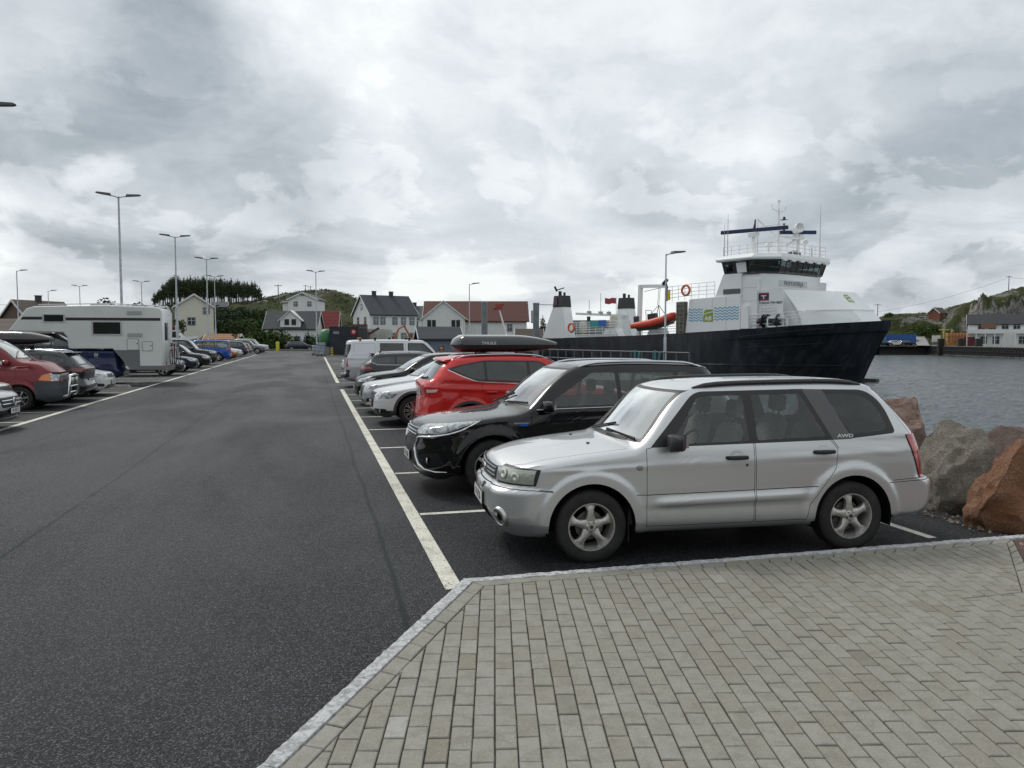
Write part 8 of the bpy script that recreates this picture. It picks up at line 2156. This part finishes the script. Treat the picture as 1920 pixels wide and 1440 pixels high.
def tree_proto(kind, seed):
    key = (kind, seed)
    if key in PROTO: return PROTO[key]
    rnd = random.Random(seed*17+3); root = empty('tree', (0,0,0)); t = MB()
    if kind == 'pine':
        H = 10; lean = rnd.uniform(-.4, .4); t.tube([(0,0,0), (lean*.4, 0, H*.5), (lean, 0, H*.96)], [.22, .15, .04], 6)
        bl = []
        for k in range(11):
            f = k/10; z = H*(.44+.54*f); r = (1.9*math.sin(math.pi*(.22+.74*f))+.15)*rnd.uniform(.55, 1.25); a = rnd.uniform(0, 6.28); q = rnd.uniform(0, .7)*(1-f)
            bl.append((lean*z/H+q*math.cos(a)*r*1.3, q*math.sin(a)*r*1.3, z, r*.7, r*.7, .6*rnd.uniform(.7, 1.3)))
        for k in range(5):
            z = H*rnd.uniform(.3, .7); a = rnd.uniform(0, 6.28); t.tube([(0, 0, z), (1.1*math.cos(a), 1.1*math.sin(a), z+.5)], [.05, .02], 4)
        m = leafmat('pine_needles', (0.040,0.058,0.028), (0.075,0.092,0.045)); c = crown_mesh(bl, 1150, .155, seed)
    elif kind == 'spruce':
        H = 4; t.tube([(0,0,0), (0,0,H*.95)], [.08, .01], 6); bl = []
        for k in range(11):
            f = k/10; z = H*(.10+.86*f); r = 1.15*(1-f)+.06; bl.append((rnd.uniform(-.08, .08), rnd.uniform(-.08, .08), z, r, r, .15))
        m = leafmat('spruce_needles', (0.010,0.028,0.016), (0.022,0.050,0.026)); c = crown_mesh(bl, 700, .13, seed)
    elif kind == 'broad':
        H = 7; t.tube([(0,0,0), (.1, 0, H*.3), (0, .1, H*.7)], [.2, .15, .05], 6)
        for k in range(4): a = rnd.uniform(0, 6.28); t.tube([(0, 0, H*.3), (1.3*math.cos(a), 1.3*math.sin(a), H*.65)], [.08, .03], 5)
        bl = [(rnd.uniform(-1.6, 1.6), rnd.uniform(-1.3, 1.3), H*rnd.uniform(.32, .88), rnd.uniform(.7, 1.3), rnd.uniform(.7, 1.2), rnd.uniform(.6, 1.0)) for _ in range(11)]
        m = leafmat('broad_leaves', (0.030,0.060,0.018), (0.065,0.105,0.030)); c = crown_mesh(bl, 900, .21, seed)
    elif kind == 'dark':
        H = 7; t.tube([(0,0,0), (0, .1, H*.7)], [.2, .05], 6)
        bl = [(rnd.uniform(-2, 2), rnd.uniform(-1.3, 1.3), H*rnd.uniform(.22, .85), rnd.uniform(.8, 1.5), rnd.uniform(.7, 1.2), rnd.uniform(.6, 1.1)) for _ in range(12)]
        m = leafmat('dark_leaves', (0.028,0.052,0.024), (0.055,0.085,0.038)); c = crown_mesh(bl, 950, .21, seed)
    elif kind == 'copper':
        H = 6; t.tube([(0,0,0), (0, .1, H*.7)], [.15, .05], 6)
        bl = [(rnd.uniform(-1.6, 1.6), rnd.uniform(-1.2, 1.2), H*rnd.uniform(.4, .9), rnd.uniform(.6, 1.1), rnd.uniform(.6, 1.0), rnd.uniform(.5, .8)) for _ in range(9)]
        m = leafmat('copper_leaves', (0.055,0.020,0.018), (0.09,0.035,0.028)); c = crown_mesh(bl, 500, .2, seed)
    else:
        H = 2; t.tube([(0,0,0), (0, 0, .9)], [.05, .02], 5)
        for k in range(4): a = k*1.6; t.tube([(0,0,.1), (.6*math.cos(a), .6*math.sin(a), 1.1)], [.04, .015], 4)
        bl = [(rnd.uniform(-1.1, 1.1), rnd.uniform(-.8, .8), rnd.uniform(.3, 1.5), rnd.uniform(.45, .8), rnd.uniform(.4, .7), rnd.uniform(.35, .6)) for _ in range(10)]
        m = leafmat('bush_leaves', (0.040,0.070,0.016), (0.085,0.125,0.030)); c = crown_mesh(bl, 700, .13, seed)
    t.build('trunk', BARK, root); c.build('crown', m, root, smooth=0)
    root['used'] = 0; PROTO[key] = root; return root
def tree(kind, u, d, z, h, label, cat='tree', group=None, seed=0, wide=1.0, name=None, nominal={'pine': 10, 'spruce': 4, 'broad': 7, 'dark': 7, 'copper': 6, 'bush': 2}):
    pr_ = tree_proto(kind, seed % 4)
    if pr_['used']: o = copy_tree(pr_)
    else: o = pr_; pr_['used'] = 1
    o.name = name or {'pine': 'pine_tree', 'spruce': 'spruce_tree', 'bush': 'bush', 'dark': 'leafy_tree', 'broad': 'leafy_tree', 'copper': 'copper_tree'}[kind]
    p = bear(u, d, z); o.location = p; s = h/nominal[kind]; o.scale = (s*wide, s*wide, s); o.rotation_euler = (0, 0, random.uniform(0, 6.28))
    if 'used' in o and o is not pr_: del o['used']
    return tag(o, label, cat, group)
rnd = random.Random(11)
# wooded knoll
prof = pchip([(292, 552), (305, 535), (320, 524), (345, 518), (370, 517), (400, 521), (430, 524), (450, 526), (470, 528), (485, 535), (492, 545)])
for row, (d, n) in enumerate(((232, 30), (240, 34), (250, 34))):
    for i in range(n):
        u = 292+(492-292)*(i+.5)/n+rnd.uniform(-3, 3); vt = float(prof(u))+rnd.uniform(-3, 9); zb = zat(577-(u-300)*.03, d)-rnd.uniform(0, 1.5); h = zat(vt, d)-zb
        tree('pine', u, d, zb, h, 'dark pine of the dense stand crowning the knoll', group='pines of the wooded knoll', seed=i+row, wide=rnd.uniform(.8, 1.15))
for i, (u, d, vt, zb, k, w_) in enumerate([(402, 190, 572, 2.5, 'dark', 1.2), (418, 186, 566, 2.5, 'dark', 1.2), (436, 182, 572, 2, 'dark', 1.25), (455, 190, 565, 3, 'dark', 1.3), (474, 186, 572, 2, 'dark', 1.2), (490, 180, 578, 1.5, 'broad', 1.2), (410, 165, 590, 0, 'dark', 1.3), (440, 165, 588, 0, 'dark', 1.3), (466, 162, 592, 0, 'broad', 1.3), (488, 158, 598, 0, 'broad', 1.3), (300, 190, 560, 2, 'dark', 1.1), (318, 200, 556, 4, 'dark', 1.1), (285, 200, 566, 2, 'dark', 1.2), (268, 190, 566, 0, 'dark', 1.3), (250, 185, 560, 0, 'dark', 1.2), (505, 172, 590, 1, 'broad', 1.1)]):
    tree(k, u, d, zb, zat(vt, d)-zb, 'dark leafy tree in the thicket between the cream house and the dormered house' if 395 < u < 510 else 'dark leafy tree behind the camper roof', group='leafy trees of the slope', seed=i, wide=w_)
tree('copper', 232, 175, 0, zat(557, 175), 'copper-leaved tree above the rear of the camper', seed=1, wide=1.2)
tree('broad', 44, 150, 0, zat(580, 150), 'round green tree by the brown house at far left', seed=2); tree('broad', 4, 190, 0, zat(592, 190), 'small green tree at the left edge', seed=3)
tree('broad', 338, 128, 0, zat(597, 128), 'bent green shrub tree in front of the cream house', seed=1, wide=.9)
tree('broad', 443, 126, 0, zat(596, 126), 'young green tree before the brown shed', seed=0, wide=.9); tree('dark', 1163, 140, 0, 3, 'dark tree beyond the stern of the ferry', seed=0)
tree('pine', 1018, 118, 0, zat(592, 118), 'ragged pine between the berth pylon and the funnel', seed=2, wide=.9)
for i, (u, d, vt, w_) in enumerate([(400, 124, 628, 1.3), (470, 124, 626, 1.4), (495, 122, 616, 1.3), (508, 124, 612, 1.3), (515, 122, 628, 1.4), (455, 128, 632, 1.3), (598, 126, 622, 1.2), (480, 135, 610, 1.3), (430, 122, 634, 1.4), (605, 118, 628, 1.2), (365, 128, 636, 1.4), (785, 118, 622, 1.1)]):
    d += 9; tree('bush', u, d, 0, zat(vt, d), 'leafy bush at the foot of the slope behind the far cars' if u < 590 else 'leafy bush beside the yard', 'bush', 'bushes round the far end of the lot', i, w_)
for i, (u, d, vt) in enumerate([(531, 128, 622), (548, 126, 630), (557, 127, 624), (572, 124, 628), (578, 128, 614), (586, 127, 622), (540, 132, 634), (566, 130, 634), (594, 126, 630)]):
    d += 6; tree('spruce', u, d, 0, zat(vt, d), 'young spruce in front of the dormered white house', 'tree', 'young spruces at the lane end', i)
# heather and scrub over the slopes (nobody could count it)
def scrub(name, us, ds, zf, n, m, size, label):
    rn = random.Random(5); g = MB()
    for _ in range(n):
        u = rn.uniform(*us); d = rn.uniform(*ds); p = bear(u, d, 90); z = gz(p, None)
        if z is None or mnoise.noise(Vector((p.x*.07, p.y*.07, zf))) < -.05: continue
        k = rn.uniform(.5, 1.6)*size
        for _ in range(9):
            c = Vector((p.x+rn.gauss(0, k*.6), p.y+rn.gauss(0, k*.6), z+rn.uniform(0, k*.55))); a = Vector((rn.gauss(0,1), rn.gauss(0,1), rn.gauss(0,.6))).normalized(); b_ = a.orthogonal().normalized()*k*.28; e = a.cross(b_).normalized()*k*.22
            g.add([tuple(c-b_), tuple(c+e), tuple(c+b_), tuple(c-e)], [(0,1,2,3)])
    o = g.build(name, m, smooth=0); o['kind'] = 'stuff'; o['label'] = label
scrub('heather', (300, 900), (160, 262), 1.0, 2600, leafmat('heather_leaves', (0.040,0.052,0.020), (0.080,0.082,0.034)), .55, 'low heather and scrub covering the green slope')
scrub('heather', (1640, 2000), (222, 275), 2.0, 1300, leafmat('heather_leaves'), .38, 'low scrub covering the far right hill')
# boulders on the bank
for i, (u, d, s) in enumerate([(470, 122, 1.3), (436, 124, .9)]): boulder('bank_boulder', tuple(bear(u, d, .2)), (s, s*.8, s*.8), RK[0], 'pale boulder among the bushes, the %s of two' % ('larger' if i == 0 else 'smaller'), 'pale boulders on the bank', seed=60+i, sub=3)
# boat and clutter behind the left row
p = bear(330, 112); root = empty('cabin_boat', (p.x, p.y, 1.2), Vr, 'white cabin boat on a trailer behind the cream house lamp post', 'boat')
g = MB(); g.hull_strip([[(-3, -.9, .3), (-3, 0, -.4), (-3, .9, .3), (-3, .9, .8), (-3, -.9, .8)], [(1, -1.1, .3), (1, 0, -.5), (1, 1.1, .3), (1, 1.1, .9), (1, -1.1, .9)], [(3.2, -.1, .8), (3.2, 0, .4), (3.2, .1, .8), (3.2, .1, 1.1), (3.2, -.1, 1.1)]]); g.build('hull', white_paint, root, recalc=True)
g = MB(); g.prism([(-1.6, .8), (1.2, .85), (.4, 1.7), (-1.4, 1.8)], -.8, .8, 'xz'); g.build('cabin', PANE, root, recalc=True, bevel=.05); g = MB(); g.box(-1.5, .5, -.85, .85, 1.75, 1.9); g.build('cabin_roof', white_paint, root, bevel=.04); g = MB(); g.box(-2.8, 2.4, -.7, .7, -1.0, -.85); g.box(-1, -.4, -1, 1, -1.2, -.6); g.build('trailer', galv, root)
# --- power poles and wires
def pole(u, d, z0, z1, label, wires=()):
    p = bear(u, d, z0); root = empty('power_pole', tuple(p), Vr, label, 'power pole', 'power poles'); g = MB(); g.tube([(0,0,0), (0,0,z1-z0)], [.14, .09], 8); g.build('pole', mat('pole_wood', (0.10,0.085,0.07), .85), root)
    g = MB(); g.bar((-.9, 0, z1-z0-.3), (.9, 0, z1-z0-.3), .12); g.build('crossarm', mat('pole_wood'), root)
pole(1886, 258, 17.2, zat(518, 258), 'power pole on the crest of the right-hand hill'); pole(1643, 240, 6, zat(570, 240), 'power pole behind the bow of the ferry'); pole(575, 262, 17, zat(535, 262), 'power pole on the ridge above the hillside house, left of two'); pole(584, 262, 17, zat(537, 262), 'power pole on the ridge above the hillside house, right of two'); pole(524, 180, 6, zat(534, 180), 'thin pole rising from the green slope')
def wire(pts, sag, label):
    g = MB(); P_ = []
    for i in range(len(pts)-1):
        a, b = Vector(pts[i]), Vector(pts[i+1])
        for k in range(13):
            t = k/12; q = a.lerp(b, t); q.z -= sag*4*t*(1-t); P_.append(tuple(q))
    g.tube(P_, .035, 4); o = g.build('power_line', black_trim); tag(o, label, 'cable', 'overhead cables'); return o
wire([bear(1643, 240, zat(585, 240)), bear(1886, 258, zat(521, 258)), bear(2100, 270, zat(518, 270))], 1.2, 'overhead cable climbing to the pole on the right-hand hill'); wire([bear(-60, 160, zat(567, 160)), bear(230, 150, zat(572, 150))], .5, 'overhead cable above the camper roof')
# --- far shore on the right
tyre_m = mat('fender_tyre', (0.018,0.018,0.02), .8)
A, B = Vector(qb), Vector(qd); seg = [(Vector(qb), Vector(qc)), (Vector(qc), Vector(qd))]
tp = None; nty = 0
for (a, b) in seg:
    L_ = (b-a).length; d_ = (b-a).normalized(); nrm = Vector((d_.y, -d_.x, 0))
    if nrm.dot(-a) < 0: nrm = -nrm
    n = int(L_/1.05)
    for i in range(n):
        q = a+d_*(i+.5)*L_/n
        for z in (-.55, -1.55):
            nty += 1
            if nty > 170: break
            if tp is None:
                g = MB(); g.tube([(.40*math.cos(t), 0, .40*math.sin(t)) for t in np.linspace(0, 2*math.pi, 17)[:-1]], .14, 8, closed=True); tp = g.build('tyre_fender', tyre_m); o = tp
            else: o = tp.copy(); COL.objects.link(o)
            o.location = q+nrm*.16+Vector((0, 0, z)); o.rotation_euler = (0, 0, math.atan2(d_.y, d_.x)); tag(o, 'black tyre fender in the %s row hanging on the far quay wall' % ('upper' if z > -1 else 'lower'), 'tyre', 'tyre fenders of the far quay, %s row' % ('upper' if z > -1 else 'lower'))
for (u, d) in ((1763, 199), (1801, 192), (1834, 186)):
    p = bear(u, d, 0); g = MB(); g.box(-.75, .75, -.4, .4, -3, 1.9); o = g.build('mooring_pile', mat('pile_dark', (0.03,0.025,0.022), .9), bevel=.1); o.location = p; o.rotation_euler = (0, 0, Vr); tag(o, 'dark timber pile in front of the far quay, %s of three' % {1763: 'leftmost', 1801: 'middle', 1834: 'rightmost'}[u], 'pile', 'timber piles of the far quay')
g = MB(); g.box(-8.5, 7.0, -4.5, 5, -2.9, -.12); o = g.build('pontoon', mat('pontoon_dark', (0.05,0.045,0.04), .8)); o.location = bear(1692, 211); o.rotation_euler = (0, 0, Vr); tag(o, 'low dark pontoon carrying cars beyond the ferry bow', 'pontoon')
g = MB(); g.box(-1.5, 1.5, -2, 2, -2.7, 1.2); o = g.build('ramp_tower', mat('teal_paint', (0.10,0.28,0.32), .5), bevel=.1); o.location = bear(1650, 214); o.rotation_euler = (0, 0, Vr); tag(o, 'pale teal ramp housing at the left end of the pontoon', 'ramp')
container('container', 1688, 219, 627, 56, 5, mat('container_blue', (0.02,0.10,0.33), .5), 'long bright blue container behind the cars on the far shore', z0=0)
for (k, u, m_, lab) in (('estate', 1672, pb_black, 'black car on the far pontoon, leftmost'), ('hatch', 1692, pb_white, 'white car on the far pontoon beside a red one'), ('hatch', 1703, pb_red, 'red car on the far pontoon'), ('estate', 1716, pb_dkblue, 'dark blue estate on the far pontoon, rightmost')):
    p = bear(u, 209.5 if m_ is not pb_red else 213); o = lowcar(k, m_, lab, p.x, p.y, math.degrees(Vr)+180, group='cars on the far pontoon'); o.location = (p.x, p.y, -.12)
# crates
crm = mat('crate_wood', (0.42,0.20,0.07), .75, var=(2, .25)); proto = None
for cx_ in range(8):
    for cz_ in range(3):
        p = bear(1776+cx_*5.9, 198-cx_*.5, .05+cz_*1.12)
        if proto is None:
            proto = empty('timber_crate', (0,0,0), Vr); g = MB(); g.box(-.38, .38, -.5, .5, .04, 1.0); g.build('box', crm, proto, smooth=0)
            g = MB()
            for z in (.1, .34, .58, .82): g.box(-.40, .40, -.54, -.50, z, z+.16)
            for x in (-.36, .36): g.box(x-.05, x+.05, -.56, -.50, .04, 1.04)
            g.build('slats', mat('crate_slat', (0.50,0.27,0.11), .7), proto, smooth=0); o = proto
        else: o = copy_tree(proto)
        o.location = p; tag(o, 'orange timber crate in the big stack on the far quay', 'crate', 'stacked crates on the far quay')
container('container', 1817, 192, 632, 21, 3, mat('container_maroon', (0.16,0.03,0.04), .6), 'maroon container beside the crate stack on the far quay', z0=.05)
# white two-storey building with balconies
wb = house('waterfront_building', 'long white two-storey building with a black roof on the far quay', bear(1922, 190), Vr-R(30), 24.5, 8, zat(607, 192), zat(590, 192), W_WHITE, mat('black_roof', (0.018,0.019,0.022), .6, var=(.5, .2)),
      [('F', x, 4.9, 1.2, 1.2) for x in (-9.6, -7.2, -4.6, -2.2, 1.0, 2.9, 4.9, 8.2)]+[('F', x, 1.5, 1.2, 1.6) for x in (-9, -6.4, -1.0, 3.8, 8.4)], over=.5)
bl = MB()
for (x0, x1) in ((-12.6, -4.8), (-2.5, 6.2)):
    bl.box(x0, x1, -5.6, -3.9, 3.1, 3.25); bl.box(x0, x1, -5.65, -5.55, 3.25, 4.15)
    for x in np.linspace(x0, x1, 5): bl.box(x-.09, x+.09, -5.6, -5.42, 0, 3.1)
bl.build('balcony', TRIM, wb, smooth=0)
aw = MB(); aw.box(-9.6, -6.6, -5.0, -4.0, 4.4, 5.6); aw.build('orange_screen', mat('screen_orange', (0.22,0.11,0.06), .7), wb)
cbn = house('red_cabin', 'small orange red cabin with white trim on the far hillside', bear(1755, 240), Vr+R(30), 3.8, 3.6, 2.3, 3.8, siding('siding_orange', (0.22,0.085,0.05)), T_BROWN, [('F', .5, 1.5, .6, .8), ('R', 0, 1.5, .6, .8)], z0=gz(bear(1755, 240))-.3)
for i, (u, d, z, h, w_) in enumerate([(1722, 228, 2.2, 3.6, 1.9), (1733, 232, 3.2, 3.2, 1.8), (1668, 250, 8.2, 2.4, 1.8), (1776, 222, 2.5, 2.2, 1.6), (1786, 228, 5.2, 1.8, 2)]): tree('bush', u, d, z, h, 'round green bush on the far hillside', 'bush', 'bushes of the far hillside', i, w_/1.2)
p = bear(1768, 201); g = MB(); g.box(-.06, .06, -.06, .06, 0, 4.2); g.box(-1.3, 1.3, -.06, .06, 4.1, 4.3); g.box(2.0, 2.12, -.06, .06, 0, 4.2); o = g.build('quay_gantry', mat('hazard_yellow')); o.location = p; o.rotation_euler = (0, 0, Vr); tag(o, 'thin yellow gantry standing on the far quay', 'gantry')
p = bear(1754, 202); root = empty('notice_board', tuple(p), Vr, 'white notice board on two posts at the far quay', 'sign'); g = MB(); g.box(-1.1, 1.1, -.05, .05, 1.0, 2.7); g.build('board', TRIM, root); g = MB(); g.box(-1, -.9, -.04, .04, 0, 1); g.box(.9, 1, -.04, .04, 0, 1); g.build('post', galv, root)
# islet roofs beyond the stern
house('boathouse', 'grey roofed boathouse seen behind the ferry after deck', bear(1112, 165), Vr, 13, 7, 3.2, zat(602, 165), W_WHITE, T_GREY, [], chim=((-1, 0),))
# --- person by the van
def person():
    root = empty('person', (5.05, 30.95, 0), R(-12), 'dark haired person standing beside the silver van, head showing over the car roofs', 'person')
    me = bpy.data.meshes.new('body'); H = 1.66
    V = {'pel': (0,0,.93), 'sp': (0,0,1.15), 'ch': (0,0,1.33), 'nk': (0,.0,1.44), 'hd0': (0,-.01,1.50), 'hd1': (0,-.015,1.58), 'hd2': (0,-.005,1.655), 'hl': (.09,0,.88), 'kl': (.10,-.02,.48), 'al': (.10,.02,.08), 'tl': (.11,-.13,.03), 'hr': (-.09,0,.88), 'kr': (-.10,-.02,.48), 'ar': (-.10,.02,.08), 'tr': (-.11,-.13,.03), 'sl': (.17,0,1.38), 'el': (.22,.02,1.10), 'wl': (.23,-.06,.86), 'sr': (-.17,0,1.38), 'er': (-.22,.02,1.10), 'wr': (-.23,-.06,.86)}
    rad = dict(pel=.15, sp=.125, ch=.14, nk=.055, hd0=.062, hd1=.088, hd2=.075, hl=.095, kl=.058, al=.042, tl=.035, hr=.095, kr=.058, ar=.042, tr=.035, sl=.062, el=.045, wl=.032, sr=.062, er=.045, wr=.032)
    E = [('pel','sp'),('sp','ch'),('ch','nk'),('nk','hd0'),('hd0','hd1'),('hd1','hd2'),('pel','hl'),('hl','kl'),('kl','al'),('al','tl'),('pel','hr'),('hr','kr'),('kr','ar'),('ar','tr'),('ch','sl'),('sl','el'),('el','wl'),('ch','sr'),('sr','er'),('er','wr')]
    for s, w_ in ((1, 'wl'), (-1, 'wr')):
        bx, by, bz = V[w_]
        for k in range(4):
            nm = '%sf%d' % (w_, k); V[nm] = (bx+s*.005, by-.03+.018*k, bz-.09); V[nm+'t'] = (bx-s*.005, by-.035+.016*k, bz-.155-.012*(1.5-abs(k-1.5))); rad[nm] = .010; rad[nm+'t'] = .0075; E += [(w_, nm), (nm, nm+'t')]
        V[w_+'th'] = (bx-s*.005, by-.055, bz-.055); V[w_+'tt'] = (bx-s*.01, by-.07, bz-.10); rad[w_+'th'] = .011; rad[w_+'tt'] = .009; E += [(w_, w_+'th'), (w_+'th', w_+'tt')]
    ks = list(V); me.from_pydata([V[k] for k in ks], [(ks.index(a), ks.index(b)) for a, b in E], [])
    o = mkobj('body', me, root); md = o.modifiers.new('skin', 'SKIN'); sk = me.skin_vertices[0].data
    for i, k in enumerate(ks): sk[i].radius = (rad[k],)*2; sk[i].use_root = (k == 'pel')
    o.modifiers.new('sub', 'SUBSURF').levels = 1; o.modifiers['sub'].render_levels = 2; me.materials.append(mat('skin', (0.42,0.24,0.17), .55))
    hr = MB(); rings = []
    for i in range(9):
        a = math.pi*i/8; z = 1.60+.115*math.cos(a)-.03*(i > 4); r = .108*math.sin(a)**.6+.004; rings.append([(r*math.cos(t)*.95, .022+r*math.sin(t)*(1.0 if math.sin(t) > 0 else (.75 if z > 1.63 else .12)), z-(.06 if math.sin(t) > 0 and i > 5 else 0)) for t in np.linspace(0, 2*math.pi, 17)[:-1]])
    hr.hull_strip(rings); hr.build('hair', mat('hair_dark', (0.02,0.014,0.012), .6, bump=(60, .6)), root, recalc=True)
    fc = MB(); fc.tube([(0, -.100, 1.585), (0, -.118, 1.56), (0, -.100, 1.552)], [.008, .013, .009], 8); fc.build('nose', mat('skin'), root)
    ey = MB()
    for s in (-1, 1): ey.lathe([(0, -.004), (.012, -.002), (.015, .004)], 10, (s*.033, -.098, 1.592), axis='y')
    ey.build('eye', mat('eye_dark', (0.03,0.02,0.02), .3), root)
    mo = MB(); mo.box(-.024, .024, -.103, -.097, 1.524, 1.532); mo.build('mouth', mat('lip', (0.30,0.10,0.09), .5), root)
    jk = MB(); secs = []
    for (z, rx, ry) in ((.84, .19, .14), (.95, .185, .14), (1.10, .165, .13), (1.28, .19, .135), (1.39, .185, .11), (1.44, .09, .08)): secs.append([(rx*math.cos(t), ry*math.sin(t), z) for t in np.linspace(0, 2*math.pi, 17)[:-1]])
    jk.hull_strip(secs)
    for s in (-1, 1): jk.tube([(s*.165, 0, 1.385), (s*.215, .02, 1.12), (s*.23, -.05, .90)], [.075, .060, .048], 10)
    jk.build('jacket', mat('jacket_navy', (0.02,0.03,0.06), .8), root, recalc=True)
    tr = MB()
    for s in (-1, 1): tr.tube([(s*.085, 0, .95), (s*.095, 0, .86), (s*.10, -.02, .48), (s*.10, .02, .09)], [.09, .105, .07, .06], 10)
    tr.build('trousers', mat('trousers_black', (0.02,0.02,0.022), .8), root)
    sh = MB()
    for s in (-1, 1): sh.tube([(s*.10, .05, .045), (s*.105, -.05, .045), (s*.11, -.17, .035)], [.045, .05, .035], 8)
    sh.build('shoes', black_trim, root)
person()
